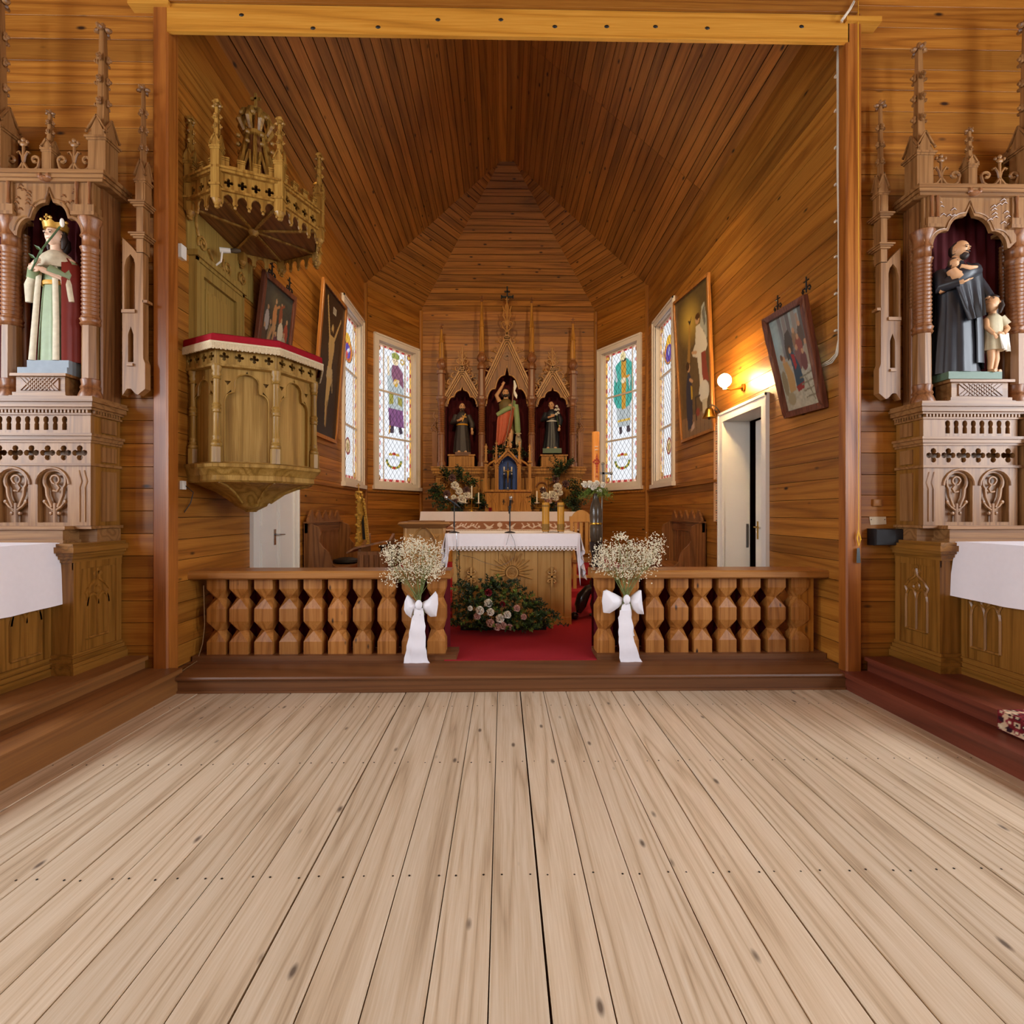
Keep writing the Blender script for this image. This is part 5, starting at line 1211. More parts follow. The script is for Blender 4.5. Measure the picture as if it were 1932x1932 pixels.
# ================================================================== STATUES
def robe(m, lv, folds=11, seg=48, ph=0):
    """lv: (z, rx, ry, cx, cy, fold amplitude)"""
    rings = []
    for z, rx, ry, cx, cy, am in lv:
        ring = []
        for j in range(seg):
            t = 2*PI*j/seg; k = 1+am*(math.sin(folds*t+ph+z*2)+.5*math.sin((folds*2-3)*t+1.3))
            ring.append((cx+rx*k*math.cos(t), cy+ry*k*math.sin(t), z))
        rings.append(ring)
    return m.loft(rings)
def head(m, c, r, yaw=0, pitch=0):
    c = Vector(c); R = Matrix.Rotation(yaw, 3, 'Z') @ Matrix.Rotation(pitch, 3, 'X')
    n = MB(); n.ell((0,0,0), (r*.74, r*.86, r), 14, 10); n.ell((0, -r*.28, -r*.48), (r*.5, r*.5, r*.48), 10, 6)
    n.loft([[(x*.5, y, z) for x, y, z in ((-r*.12, -r*.8, r*.18), (r*.12, -r*.8, r*.18), (0, -r*.7, r*.2))], [(-r*.17, -r*.82, -r*.16), (r*.17, -r*.82, -r*.16), (0, -r*1.06, -r*.14)], [(-r*.08, -r*.78, -r*.24), (r*.08, -r*.78, -r*.24), (0, -r*.86, -r*.24)]])
    for s in (-1, 1): n.ell((s*r*.74, 0, -r*.05), (r*.1, r*.2, r*.24), 6, 5); n.ell((s*r*.3, -r*.78, r*.2), (r*.2, r*.1, r*.06), 6, 4)
    n.ell((0, -r*.78, -r*.46), (r*.24, r*.1, r*.07), 6, 4)
    n.v = [tuple(c+R @ Vector(p)) for p in n.v]; m.add(n.v, n.f)
    return lambda x, y, z: c+R @ Vector((x*r, y*r, z*r))
def eyes(parent, P, r):
    part('eyes', M['hairdark'], parent, lambda m: [m.ell(P(s*.3, -.82, .08), (r*.11, r*.06, r*.06), 6, 4) for s in (-1, 1)]+[m.bar(P(s*.15, -.86, .27), P(s*.48, -.78, .25), r*.06, r*.05) for s in (-1, 1)])
def hand(m, w, d, n, L):
    """hand of length L at wrist w pointing along d, back of hand facing n; five bent fingers"""
    w, d, n = Vector(w), Vector(d).normalized(), Vector(n); n = (n-d*n.dot(d)).normalized(); s = d.cross(n); p = w+d*L*.27
    m.tube([w-d*L*.1, w+d*L*.1, w+d*L*.36, w+d*L*.48], [L*.14, L*.19, L*.23, L*.16], 8, .6)
    for k, (o, l) in enumerate(((-.17, .42), (-.06, .50), (.06, .47), (.16, .38))):
        b = w+d*L*.44+s*L*o; k1 = b+d*L*l*.5-n*L*.02+s*L*o*.2; k2 = k1+d*L*l*.42-n*L*.12; m.tube([b, k1, k2], [L*.07, L*.062, L*.045], 6)
    b = w+d*L*.14-s*L*.17; m.tube([b, b+d*L*.18-s*L*.12-n*L*.04, b+d*L*.36-s*L*.1-n*L*.12], [L*.08, L*.07, L*.05], 6)
def hairx(parent, P, r, mat, back=True, bald=False, long=0):
    def f(m):
        c = P(0, .1, .12)
        n = MB(); n.ell((0, 0, 0), (r*.82, r*.9, r*.98), 14, 10)
        for i, v in enumerate(n.v):
            x, y, z = v
            k = 1.0
            if y < -r*.35 and z < r*.42: k = .55           # clear the face
            if bald and z > r*.45: k = .86
            n.v[i] = (x*k, y*k+(.04*r), z*k)
        m.add([tuple(Vector(v)+c) for v in n.v], n.f)
        if long:
            for s in (-1, 1): m.tube([P(s*.7, .15, .2), P(s*.86, .1, -.5), P(s*.75, .05, -1-long)], [r*.25, r*.26, r*.12], 7)
            m.tube([P(0, .8, .1), P(0, .9, -.6), P(0, .75, -1.1-long)], [r*.55, r*.55, r*.3], 8)
    return part('hair', mat, parent, f, 60)
# --- crowned king on the left side altar
KX, KY, KZ = at(108, 680, 3.87).x, 3.87, 2.405
pl = thing('statue_plinth', 'stepped blue-grey stone block under the crowned king statue', 'plinth')
part('lower_block', M['bluegrey'], pl, lambda m: m.box(KX-.20, KX+.155, KY-.10, KY+.08, KZ, KZ+.045)); part('upper_block', M['bluegrey'], pl, lambda m: m.box(KX-.145, KX+.155, KY-.085, KY+.08, KZ+.045, KZ+.10))
S0 = KZ+.10; Hk = at(100, 412, KY).z-S0
kg = thing('king_statue', 'painted statue of a crowned king in ermine and crimson cape', 'statue', (KX, KY, S0), 0)
h = Hk/1.07
bd = MB(); P = head(bd, (-.005, -.01, .925*h), .075*h, -.12, .0)
bd.tube([(0, .0, .78*h), (-.003, -.005, .87*h)], [.04*h, .034*h], 10)
for s in (-1, 1):
    e = (s*.115-.02, -.05, .60*h); w = (s*.035-.03, -.13, .665*h) if s < 0 else (.0, -.135, .635*h)
    bd.tube([(s*.10, .0, .75*h), e, w], [.036*h, .032*h, .02*h], 8); hand(bd, w, (-.7 if s > 0 else .75, -.25, .35 if s < 0 else .1), (0, -1, .2), .085*h)
bo = bd.build('body', M['skinpale'], kg, 60); eyes(kg, P, .075*h)
hairx(kg, P, .077*h, M['hairdark'], long=.2)
part('tunic', M['robegreen'], kg, lambda m: robe(m, [(0, .115, .085, 0, 0, .045), (.25*h, .105, .08, 0, 0, .05), (.5*h, .09, .07, 0, 0, .05), (.58*h, .085, .065, 0, 0, .02), (.7*h, .10, .07, 0, 0, .01), (.78*h, .05, .045, 0, 0, 0)], 9, 44), 60)
part('girdle', M['ochre'], kg, lambda m: m.lathe([(.092, .555*h), (.096, .57*h), (.092, .585*h)], (0, -.003, 0), 24, 1, .82))
def cape(m):
    for lv in ([(.0, .15), (.3*h, .145), (.55*h, .14), (.7*h, .135), (.76*h, .10), (.80*h, .05)],):
        rings = []
        for z, r in lv:
            ring = []
            for i in range(31):
                t = -.62+(2*PI*.70)*i/30-.35; k = 1+.05*math.sin(i*1.25)*(1-z/h)
                ring.append((r*1.12*k*math.cos(t)+.012, r*.82*k*math.sin(t)+.012, z))
            rings.append(ring+[(x*.93+.001, y*.93, z) for x, y, z in reversed(ring)])
        m.loft(rings)
part('cape', M['cape'], kg, cape, 60)
def ermine_edges(m):
    for x0, x1 in ((-.095, -.075), (.055, .05)):
        m.tube([(x0*1.15, -.085, 0), (x1*1.2, -.08, .3*h), (x1, -.075, .55*h), (x1*.8, -.07, .72*h)], [.026, .024, .022, .02], 8, .45)
    for s in (-1, 1): m.tube([(s*.10-.02, -.05, .66*h), (s*.135-.02, -.055, .55*h), (s*.14-.02+(.02 if s > 0 else 0), -.05, .43*h)], [.03, .038, .028], 8, .5)
parts('ermine_trim', M['ermine'], kg, ermine_edges, 60)
part('ermine_collar', M['ermine'], kg, lambda m: robe(m, [(.68*h, .145, .10, 0, .0, .03), (.73*h, .135, .095, 0, 0, .03), (.78*h, .10, .075, 0, 0, .02), (.815*h, .055, .05, 0, 0, 0)], 9, 36), 60)
parts('sleeve', M['robegreen'], kg, lambda m: [m.tube([(s*.11, 0, .73*h), (s*.12-.015, -.045, .61*h), (s*.05-.02, -.11, .65*h)], [.038, .042, .034], 8) for s in (-1, 1)], 60)
def crown(m):
    n = 20; r = .07*h
    ring = lambda rr, zz: [tuple(P(0, .05, 0)+Vector((rr*math.cos(2*PI*i/n), rr*math.sin(2*PI*i/n), zz+(.022*h if i % 4 == 0 and zz > .075*h else (.008*h if i % 2 == 0 and zz > .075*h else 0))))) for i in range(n)]
    m.loft([ring(r, .045*h), ring(r*1.03, .06*h), ring(r*1.12, .08*h), ring(r*1.06, .08*h), ring(r*.95, .05*h)])
    for i in range(0, n, 4): a = 2*PI*i/n; m.ell(P(0, .05, 0)+Vector((r*1.12*math.cos(a), r*1.12*math.sin(a), .108*h)), .012*h, 6, 4)
    c = P(0, -.85, 0); m.box(c.x-.005, c.x+.005, c.y-.006, c.y+.006, c.z+.08*h, c.z+.135*h); m.box(c.x-.016, c.x+.016, c.y-.006, c.y+.006, c.z+.108*h, c.z+.118*h)
part('crown', M['gilt'], kg, crown)
ly = part('lily_stem', M['leaf'], kg, lambda m: (m.tube([(-.05, -.155, .61*h), (.02, -.16, .75*h), (.115, -.11, .95*h)], .006, 6), [leafblade(m, (-.03+.02*k, -.16, (.66+.03*k)*h), (.6*(-1)**k, -.2, .5), (0,-1,0), .06, .012) for k in range(4)]))
part('lily_bud', M['petal'], kg, lambda m: m.ell((.125, -.105, .98*h), (.014, .014, .034), 8, 6))
# --- robed man with an infant and a child on the right side altar
GX, GY, GZ = at(1798, 700, 3.92).x, 3.90, 2.405
gp = thing('statue_plinth', 'green painted block under the robed man and child statue', 'plinth')
part('block', M['greenplinth'], gp, lambda m: m.box(GX-.14, GX+.27, GY-.10, GY+.06, GZ, GZ+.055))
S1 = GZ+.055; Hg = at(1800, 456, GY).z-S1; h = Hg
gm_ = thing('robed_man_statue', 'painted statue of a bearded man in a black cloak carrying an infant', 'statue', (GX, GY, S1), 0)
bd = MB(); r = .068*h; P = head(bd, (.015, -.02, .925*h), r, .35, .12)
bd.tube([(0, .01, .78*h), (.01, -.01, .88*h)], [.045*h, .036*h], 10)
bd.tube([(-.12, 0, .75*h), (-.14, -.05, .62*h), (-.045, -.12, .655*h)], [.04*h, .036*h, .02*h], 8); hand(bd, (-.045, -.12, .655*h), (.75, -.15, .45), (0, -1, .2), .085*h)
bd.tube([(.12, 0, .75*h), (.17, -.03, .62*h), (.20, -.07, .53*h)], [.04*h, .034*h, .02*h], 8); hand(bd, (.20, -.07, .53*h), (.3, -.2, -.6), (.4, -1, 0), .08*h)
bd.build('body', M['skin'], gm_, 60); eyes(gm_, P, r)
hairx(gm_, P, r*1.02, M['hairdark'], bald=True)
part('beard', M['hairdark'], gm_, lambda m: (m.ell(P(0, -.52, -.72), (r*.48, r*.42, r*.46), 8, 6), m.bar(P(-.3, -.86, -.33), P(.3, -.86, -.33), r*.1, r*.1)))
part('cassock', M['robeblack'], gm_, lambda m: robe(m, [(0, .165, .11, 0, 0, .05), (.2*h, .15, .105, 0, 0, .055), (.45*h, .13, .095, 0, 0, .05), (.62*h, .125, .09, 0, 0, .03), (.74*h, .135, .085, 0, 0, .01), (.80*h, .07, .06, 0, 0, 0), (.84*h, .045, .045, .005, 0, 0)], 10, 48), 60)
def cloak(m):
    rings = []
    for z, r_ in ((.04*h, .19), (.25*h, .185), (.45*h, .175), (.62*h, .165), (.74*h, .15), (.80*h, .09)):
        ring = []
        for i in range(25):
            t = -1.25+(PI*1.25)*i/24; k = 1+.06*math.sin(i*1.1)
            ring.append((r_*1.02*k*math.cos(t)+.005, r_*.68*k*math.sin(t), z+(.02*h if i < 4 else 0)))
        rings.append(ring+[(x*.93, y*.93, z) for x, y, z in reversed(ring)])
    m.loft(rings)
part('cloak', M['robeblack'], gm_, cloak, 60)
part('cloak_fold', M['robeblack'], gm_, lambda m: (wavy_flap(m, [(-.12, -.10, .70*h), (.10, -.11, .73*h)], [(-.02, -.125, .36*h), (.11, -.12, .40*h)], (0,-1,0), .014, 16, .008, 1.2, 6), m.tube([(-.14, -.05, .64*h), (-.05, -.12, .70*h), (.06, -.12, .74*h), (.12, -.03, .78*h)], [.05, .055, .05, .03], 10, .6)), 60)
parts('sleeve', M['robeblack'], gm_, lambda m: (m.tube([(-.12, 0, .76*h), (-.15, -.05, .63*h), (-.075, -.115, .645*h)], [.045, .05, .036], 9), m.tube([(.12, 0, .76*h), (.175, -.03, .63*h), (.195, -.065, .555*h)], [.045, .048, .04], 9)), 60)
inf = thing('infant_figure', 'small sleeping infant held in the arm of the cloaked statue', 'figure', (GX, GY, S1), 0)
bd = MB(); ri = .036*h; Pi = head(bd, (-.105, -.105, .79*h), ri, .5, -.1)
bd.tube([(-.11, -.09, .745*h), (-.095, -.10, .70*h), (-.02, -.115, .69*h)], [.032*h, .045*h, .03*h], 9); bd.tube([(-.07, -.12, .755*h), (-.02, -.15, .735*h), (.035, -.14, .745*h)], [.02*h, .017*h, .012*h], 7); hand(bd, (.035, -.14, .745*h), (.6, -.1, .2), (0,-1,0), .035*h)
bd.build('body', M['skin'], inf, 60); hairx(inf, Pi, ri*1.04, M['hairbrown']); eyes(inf, Pi, ri)
# standing child
CX_, CYc = at(1868, 700, 3.86).x, 3.84; S1c = S1; hc = at(1860, 556, CYc).z-S1
ch = thing('child_figure', 'small child in a cream shirt looking up at the cloaked statue', 'figure', (CX_, CYc, S1), 0)
bd = MB(); r = .115*hc; P = head(bd, (-.01, 0, .88*hc), r, -.9, -.45)
bd.tube([(0, 0, .68*hc), (-.005, 0, .8*hc)], [.045*hc, .04*hc], 8)
for s, yy in ((-1, -.01), (1, .02)):
    bd.tube([(s*.028, yy, .34*hc), (s*.032, yy-.01, .18*hc), (s*.03, yy, .04*hc)], [.05*hc, .042*hc, .028*hc], 8); bd.tube([(s*.03, yy+.005, .02*hc), (s*.032, yy-.05, .012*hc)], [.028*hc, .022*hc], 8)
bd.tube([(.055, 0, .68*hc), (.095, -.02, .55*hc), (.03, -.06, .47*hc)], [.036*hc, .032*hc, .024*hc], 8); hand(bd, (.03, -.06, .47*hc), (-.9, -.1, .05), (0,-1,0), .09*hc)
bd.tube([(-.05, 0, .68*hc), (-.075, -.03, .56*hc), (-.05, -.06, .47*hc)], [.036*hc, .03*hc, .024*hc], 8); hand(bd, (-.05, -.06, .47*hc), (.3, -.1, -.5), (0,-1,0), .085*hc)
bd.build('body', M['skin'], ch, 60); eyes(ch, P, r); hairx(ch, P, r*1.04, M['hairdark'], long=.5)
part('shirt', M['shirt'], ch, lambda m: (robe(m, [(.28*hc, .078, .06, .005, 0, .06), (.45*hc, .062, .052, 0, 0, .04), (.6*hc, .064, .05, 0, 0, .03), (.7*hc, .06, .045, 0, 0, .01), (.745*hc, .03, .03, 0, 0, 0)], 8, 30), m.tube([(.05, 0, .70*hc), (.085, -.01, .6*hc)], [.036, .04], 8)), 60)
part('sash', M['petal'], ch, lambda m: wavy_flap(m, [(-.01, -.062, .46*hc), (.07, -.05, .48*hc)], [(.0, -.07, .27*hc), (.075, -.058, .24*hc)], (0,-1,0), .008, 12, .006, 1.3, 5), 60)
# ================================================================== PULPIT
PX, PY, PR_ = -2.31, 4.74, .57
def octo(R, k0=-3, k1=3, cx=PX, cy=PY):
    """open ring of octagon vertices from the wall round to the wall again"""
    out = []
    for k in range(k0, k1+1):
        a = k*PI/4; x = max(cx+R*math.cos(a), XL+.024); out.append((x, cy+R*math.sin(a)))
    return out
def oct_solid(m, lv, cx=PX, cy=PY):
    """closed solid on octagon rings (R, z), flattened on the wall"""
    m.loft([[(x, y, z) for x, y in octo(R, -3, 3, cx, cy)] for R, z in lv])
pu = thing('pulpit', 'golden oak octagonal pulpit with pointed-arch panels on the left wall', 'pulpit')
mp = M['pulpit']
part('corbel', mp, pu, lambda m: oct_solid(m, [(.045, 1.40), (.06, 1.415), (.11, 1.44), (.14, 1.455), (.15, 1.475), (.17, 1.485), (.20, 1.51), (.30, 1.575), (.42, 1.625), (.53, 1.65)]))
parts('corbel_rib', mp, pu, lambda m: [m.tube([(PX+r*math.cos(k*PI/4), PY+r*math.sin(k*PI/4), z-.002) for r, z in ((.17, 1.485), (.22, 1.52), (.30, 1.575), (.42, 1.625), (.53, 1.65))], .012, 6) for k in range(-2, 3)])
part('base_moulding', mp, pu, lambda m: oct_solid(m, [(.555, 1.645), (.575, 1.66), (.57, 1.70), (.585, 1.715), (.60, 1.745), (.63, 1.765), (.635, 1.79), (.60, 1.80), (.56, 1.81)]))
part('core', mp, pu, lambda m: oct_solid(m, [(.515, 1.80), (.515, 2.74)]))
V8 = octo(PR_)
zb_, zt_ = 1.81, 2.575
for i in range(6):
    (xa, ya), (xb, yb) = V8[i], V8[i+1]; A, B = Vector((xa, ya, 0)), Vector((xb, yb, 0)); d = (B-A); L = d.length
    if L < .2: continue
    d.normalize(); n = Vector((d.y, -d.x, 0)); 
    fn = lambda a, z, t: tuple(A+d*a+n*(t-.018)+Vector((0,0,z)))
    c = L/2; w = L*.5-.055
    ar = arch(c, zb_+.005, zb_+.49, w, 'trefoil', 6)
    holes = [ar]+[[(c-w+.0, 2.47), (c-w+.045, 2.47), (c-w+.022, 2.435)], [(c+w-.045, 2.47), (c+w, 2.47), (c+w-.022, 2.435)], [(c-w+.012, 2.36), (c-w+.05, 2.37), (c-w+.045, 2.40)][::1], [(c+w-.012, 2.36), (c+w-.05, 2.37), (c+w-.045, 2.40)]]
    holes = holes[:3] if L < .33 else holes
    pn = part('panel', mp, pu, lambda m: m.plate([(.0, zb_), (L, zb_), (L, zt_), (.0, zt_)], fn, -.035, 0, holes))
    part('arch_bead', mp, pn, lambda m: m.tube([fn(a, z, -.001) for a, z in ar], .006, 5))
    # frieze with quatrefoils above
    fn2 = lambda a, z, t: tuple(A+d*a+n*(t+.012)+Vector((0,0,z)))
    nq = 4; sp = L/nq
    fz = part('frieze', mp, pu, lambda m: m.plate([(-.012, 2.59), (L+.012, 2.59), (L+.012, 2.725), (-.012, 2.725)], fn2, -.03, 0, [quatrefoil(sp*(k+.5), 2.658, .036) for k in range(nq)]))
part('frieze_moulding', mp, pu, lambda m: (oct_solid(m, [(.575, 2.572), (.60, 2.578), (.605, 2.595), (.575, 2.60)]), oct_solid(m, [(.575, 2.72), (.61, 2.73), (.62, 2.75), (.60, 2.765)])))
for i, (x, y) in enumerate(V8):
    if i in (0, 6): x += .05
    q = part('column', mp, pu, lambda m: m.lathe([(.034, 1.93), (.042, 1.94), (.04, 1.955), (.03, 1.965), (.036, 1.975), (.028, 1.99), (.033, 2.01), (.026, 2.02), (.025, 2.20), (.034, 2.205), (.028, 2.22), (.036, 2.235), (.028, 2.25), (.036, 2.265), (.028, 2.275), (.025, 2.285), (.024, 2.47), (.033, 2.475), (.026, 2.49), (.036, 2.51), (.028, 2.53), (.038, 2.55), (.038, 2.578)], (x, y, 0), 12), 50)
    part('column_block', mp, q, lambda m: m.lathe([(.045, 1.80), (.045, 1.925), (.038, 1.932)], (x, y, 0), 8, rot=PI/8))
# red cloth over the parapet
cl_ = thing('parapet_cloth', 'crimson velvet cloth with cream fringe on the pulpit rim', 'cloth')
def ringstrip(m, R0, R1, z0, z1, R2=None, amp=0, n=10):
    ring = []
    def pts(R):
        V = octo(R); out = []
        for i in range(len(V)-1):
            for k in range(n): t = k/n; out.append((V[i][0]*(1-t)+V[i+1][0]*t, V[i][1]*(1-t)+V[i+1][1]*t))
        return out+[V[-1]]
    a, b = pts(R0), pts(R1); k = len(a)
    rings = [[(a[i][0], a[i][1], z1), (b[i][0], b[i][1], z0+amp*math.sin(i*2.1)), (b[i][0]-.0, b[i][1], z0+amp*math.sin(i*2.1)), (a[i][0]*.999+PX*.001, a[i][1]*.999+PY*.001, z1+.003)] for i in range(k)]
    return a, b, rings
def cloth_ring(m, prof):
    """prof: list of (R, z) cross-section swept round the octagon"""
    n = 12; cols = []
    for R, z in prof:
        V = octo(R); out = []
        for i in range(len(V)-1):
            for k in range(n): t = k/n; out.append((V[i][0]*(1-t)+V[i+1][0]*t, V[i][1]*(1-t)+V[i+1][1]*t, z))
        out.append((V[-1][0], V[-1][1], z)); cols.append(out)
    m.loft([[c[i] for c in cols] for i in range(len(cols[0]))])
part('velvet', M['velvet'], cl_, lambda m: cloth_ring(m, [(.55, 2.768), (.55, 2.815), (.58, 2.83), (.625, 2.828), (.645, 2.815), (.65, 2.755), (.64, 2.755), (.635, 2.80), (.60, 2.77)]))
def fringe(m):
    n = 46; V = octo(.652)
    for i in range(len(V)-1):
        for k in range(n):
            t = (k+.5)/n; x = V[i][0]*(1-t)+V[i+1][0]*t; y = V[i][1]*(1-t)+V[i+1][1]*t; w = .0052; L = .056+.004*math.sin(k*2.3)
            m.box(x-w, x+w, y-w, y+w, 2.755-L, 2.755)
part('fringe', M['fringe'], cl_, fringe, None, 'stuff')
part('fringe_braid', M['fringe'], cl_, lambda m: cloth_ring(m, [(.645, 2.742), (.66, 2.745), (.66, 2.76), (.645, 2.762)]))
# ------------------------------------------------ canopy (sounding board)
CX_c, CY_c, CR = -2.29, 4.74, .60
ca = thing('pulpit_canopy', 'carved gilded oak canopy with pinnacles hanging above the pulpit', 'canopy')
mc = M['canopy']
def oc(R): return octo(R, -3, 3, CX_c, CY_c)
part('soffit', M['darkY'], ca, lambda m: oct_solid(m, [(.585, 3.985), (.585, 4.01)], CX_c, CY_c))
parts('soffit_rib', mc, ca, lambda m: [m.bar((CX_c, CY_c, 3.975), (CX_c+.57*math.cos(k*PI/4), CY_c+.57*math.sin(k*PI/4), 3.975), .02, .016) for k in range(-3, 4)])
part('soffit_boss', mc, ca, lambda m: m.lathe([(.02, 3.93), (.04, 3.95), (.05, 3.975)], (CX_c, CY_c, 0), 10))
part('roof_deck', mc, ca, lambda m: oct_solid(m, [(.58, 4.12), (.58, 4.15)], CX_c, CY_c))
Vc = oc(CR)
for i in range(6):
    (xa, ya), (xb, yb) = Vc[i], Vc[i+1]; A, B = Vector((xa, ya, 0)), Vector((xb, yb, 0)); d = (B-A); L = d.length
    if L < .15: continue
    d.normalize(); n = Vector((d.y, -d.x, 0)); fn = lambda a, z, t: tuple(A+d*a+n*t+Vector((0,0,z)))
    nq = 4 if L > .4 else 3; sp = (L-.06)/nq
    part('frieze', mc, ca, lambda m: m.plate([(0, 3.985), (L, 3.985), (L, 4.125), (0, 4.125)], fn, -.02, 0, [quatrefoil(.03+sp*(k+.5), 4.055, .037) for k in range(nq)]))
    part('cornice', mc, ca, lambda m: (m.obox(A+d*L/2+n*.012+Vector((0,0,4.135)), d, n, Z, L/2, .018, .010), m.obox(A+d*L/2+n*.02+Vector((0,0,4.152)), d, n, Z, L/2, .026, .008), m.obox(A+d*L/2+n*.006+Vector((0,0,3.985)), d, n, Z, L/2, .016, .009)))
    # pierced fringe of cusped loops
    nl = 4 if L > .4 else 3; w = (L-.05)/nl
    def loops():
        out = [(.025, 3.985), (L-.025, 3.985), (L-.025, 3.93)]
        for k in range(nl-1, -1, -1):
            x0, x1 = .025+w*k, .025+w*(k+1); cxx = (x0+x1)/2
            out += [(x1, 3.89), (x1-.012, 3.875), (x1-.022, 3.90)]+[(cxx+w*.36*math.cos(t), 3.915+.048*math.sin(t)) for t in [-.5+(PI+1.0)*j/8 for j in range(9)]]+[(x0+.022, 3.90), (x0+.012, 3.875)]
        return out+[(.025, 3.93)]
    fr = part('fringe_tracery', mc, ca, lambda m: m.plate(loops(), fn, -.014, 0))
    part('fringe_drops', mc, fr, lambda m: [m.ell(fn(.025+w*k, 3.866, -.007), (.013, .013, .015), 6, 4) for k in range(0, nl+1)])
    # battlements
    nm = 4 if L > .4 else 3; ws = L/nm
    for k in range(nm):
        part('merlon', mc, ca, lambda m: (m.obox(A+d*(ws*(k+.5))-n*.012+Vector((0,0,4.205)), d, n, Z, .027, .012, .045), m.obox(A+d*(ws*(k+.5))-n*.010+Vector((0,0,4.252)), d, n, Z, .031, .018, .006), m.obox(A+d*(ws*(k+.5))-n*.008+Vector((0,0,4.235)), d, n, Z, .029, .016, .004)))
    part('parapet', mc, ca, lambda m: m.obox(A+d*L/2-n*.012+Vector((0,0,4.175)), d, n, Z, L/2, .010, .022))
for i, (x, y) in enumerate(Vc):
    if i in (0, 6): x += .04
    pn = pinnacle(ca, mc, x, y, 3.90, 4.30, 4.40, 4.66, .034, 2, .042, .5)
    part('pendant', mc, pn, lambda m: m.lathe([(.012, 3.835), (.022, 3.845), (.012, 3.86), (.03, 3.875), (.04, 3.90)], (x, y, 0), 8))
    part('shaft_band', mc, pn, lambda m: m.box(x-.044, x+.044, y-.044, y+.044, 4.0, 4.016))
    part('finial_cap', mc, pn, lambda m: (m.box(x-.026, x+.026, y-.026, y+.026, 4.665, 4.68), m.box(x-.018, x+.018, y-.018, y+.018, 4.68, 4.695)))
# lantern crown in the middle
LXc = CX_c+.02
part('lantern_drum', mc, ca, lambda m: m.lathe([(.20, 4.15), (.20, 4.30), (.235, 4.31), (.235, 4.33), (.19, 4.34)], (LXc, CY_c, 0), 8))
parts('lantern_buttress', mc, ca, lambda m: [m.tube([(LXc+r*math.cos(k*PI/4+PI/8), CY_c+r*math.sin(k*PI/4+PI/8), z) for r, z in ((.185, 4.34), (.13, 4.6), (.085, 4.82))], [.026, .02, .016], 5) for k in range(8)])
part('lantern_core', M['darkZ'], ca, lambda m: m.lathe([(.15, 4.33), (.075, 4.84)], (LXc, CY_c, 0), 8))
parts('lantern_gable', mc, ca, lambda m: [m.bar((LXc+.19*math.cos(a+e), CY_c+.19*math.sin(a+e), 4.34), (LXc+.12*math.cos(a), CY_c+.12*math.sin(a), 4.64), .02, .02) for a in [k*PI/4 for k in range(8)] for e in (-.3, .3)])
part('crown_band', mc, ca, lambda m: (m.lathe([(.09, 4.81), (.105, 4.82), (.105, 4.85), (.09, 4.86)], (LXc, CY_c, 0), 12)))
part('crown_leaves', mc, ca, lambda m: [m.tube([(LXc+.095*math.cos(a), CY_c+.095*math.sin(a), 4.85), (LXc+.135*math.cos(a), CY_c+.135*math.sin(a), 4.93), (LXc+.10*math.cos(a), CY_c+.10*math.sin(a), 5.03), (LXc+.05*math.cos(a), CY_c+.05*math.sin(a), 5.08)], [.02, .03, .026, .012], 6) for a in [k*PI/4 for k in range(8)]]+[m.ell((LXc+.14*math.cos(a), CY_c+.14*math.sin(a), 4.97), .024, 6, 4) for a in [k*PI/4+.3 for k in range(8)]], 38)
part('crown_leaf_tips', mc, ca, lambda m: [m.ell((LXc+.15*math.cos(a), CY_c+.15*math.sin(a), z), .02, 6, 4) for a in [k*PI/4 for k in range(8)] for z in (4.70, 4.78)], 38, 'stuff')
part('crown_cross', mc, ca, lambda m: (m.ell((LXc, CY_c, 5.10), .03, 8, 6), m.box(LXc-.01, LXc+.01, CY_c-.01, CY_c+.01, 5.12, 5.24), m.box(LXc-.045, LXc+.045, CY_c-.01, CY_c+.01, 5.18, 5.20)))
# backboard with scrolls between pulpit and canopy
bb = thing('pulpit_backboard', 'ochre board panel with carved scrolls above the pulpit door', 'panel')
part('board_panel', M['yellowdoor'], bb, lambda m: m.box(XL+.022, XL+.035, 4.32, 5.45, 3.60, 3.98))
def scr(m):
    xx = XL+.045
    for y0_, z0_, r, sg in ((4.52, 3.74, .07, 1), (4.92, 3.72, .08, -1), (5.2, 3.74, .07, 1)):
        q = spiral(y0_, z0_, .012, r, 0, 1.6*sg, 22); m.tube([(xx, a, b) for a, b in q], .013, 6)
    m.tube([(xx, 4.44, 3.98), (xx, 4.42, 3.88), (xx, 4.46, 3.78)], .014, 6); m.tube([(xx, 4.6, 3.74), (xx, 4.72, 3.64), (xx, 4.84, 3.68)], .014, 6)
parts('scrollwork', M['canopy'], bb, scr)
# small lamp under the canopy and a white box beside it
lp = thing('pulpit_lamp', 'white bracket lamp with a bare unlit bulb under the pulpit canopy', 'lamp')
part('bracket', M['plasticwhite'], lp, lambda m: m.tube([(XL+.035, 4.62, 3.60), (XL+.10, 4.62, 3.60), (XL+.15, 4.62, 3.64), (XL+.16, 4.62, 3.74)], .009, 8))
part('socket', M['plasticwhite'], lp, lambda m: m.tube([(XL+.14, 4.62, 3.74), (XL+.22, 4.65, 3.75)], [.026, .022], 10))
part('bulb', M['smoke'], lp, lambda m: m.tube([(XL+.22, 4.65, 3.75), (XL+.26, 4.66, 3.755), (XL+.30, 4.67, 3.76)], [.016, .024, .012], 10))
q = atx(341, 443, XL+.03); tag(part('junction_box', M['plasticwhite'], None, lambda m: (m.box(XL+.02, XL+.06, 4.20, 4.27, 3.47, 3.58))), 'small white junction box on the wall under the canopy', 'electrical box')
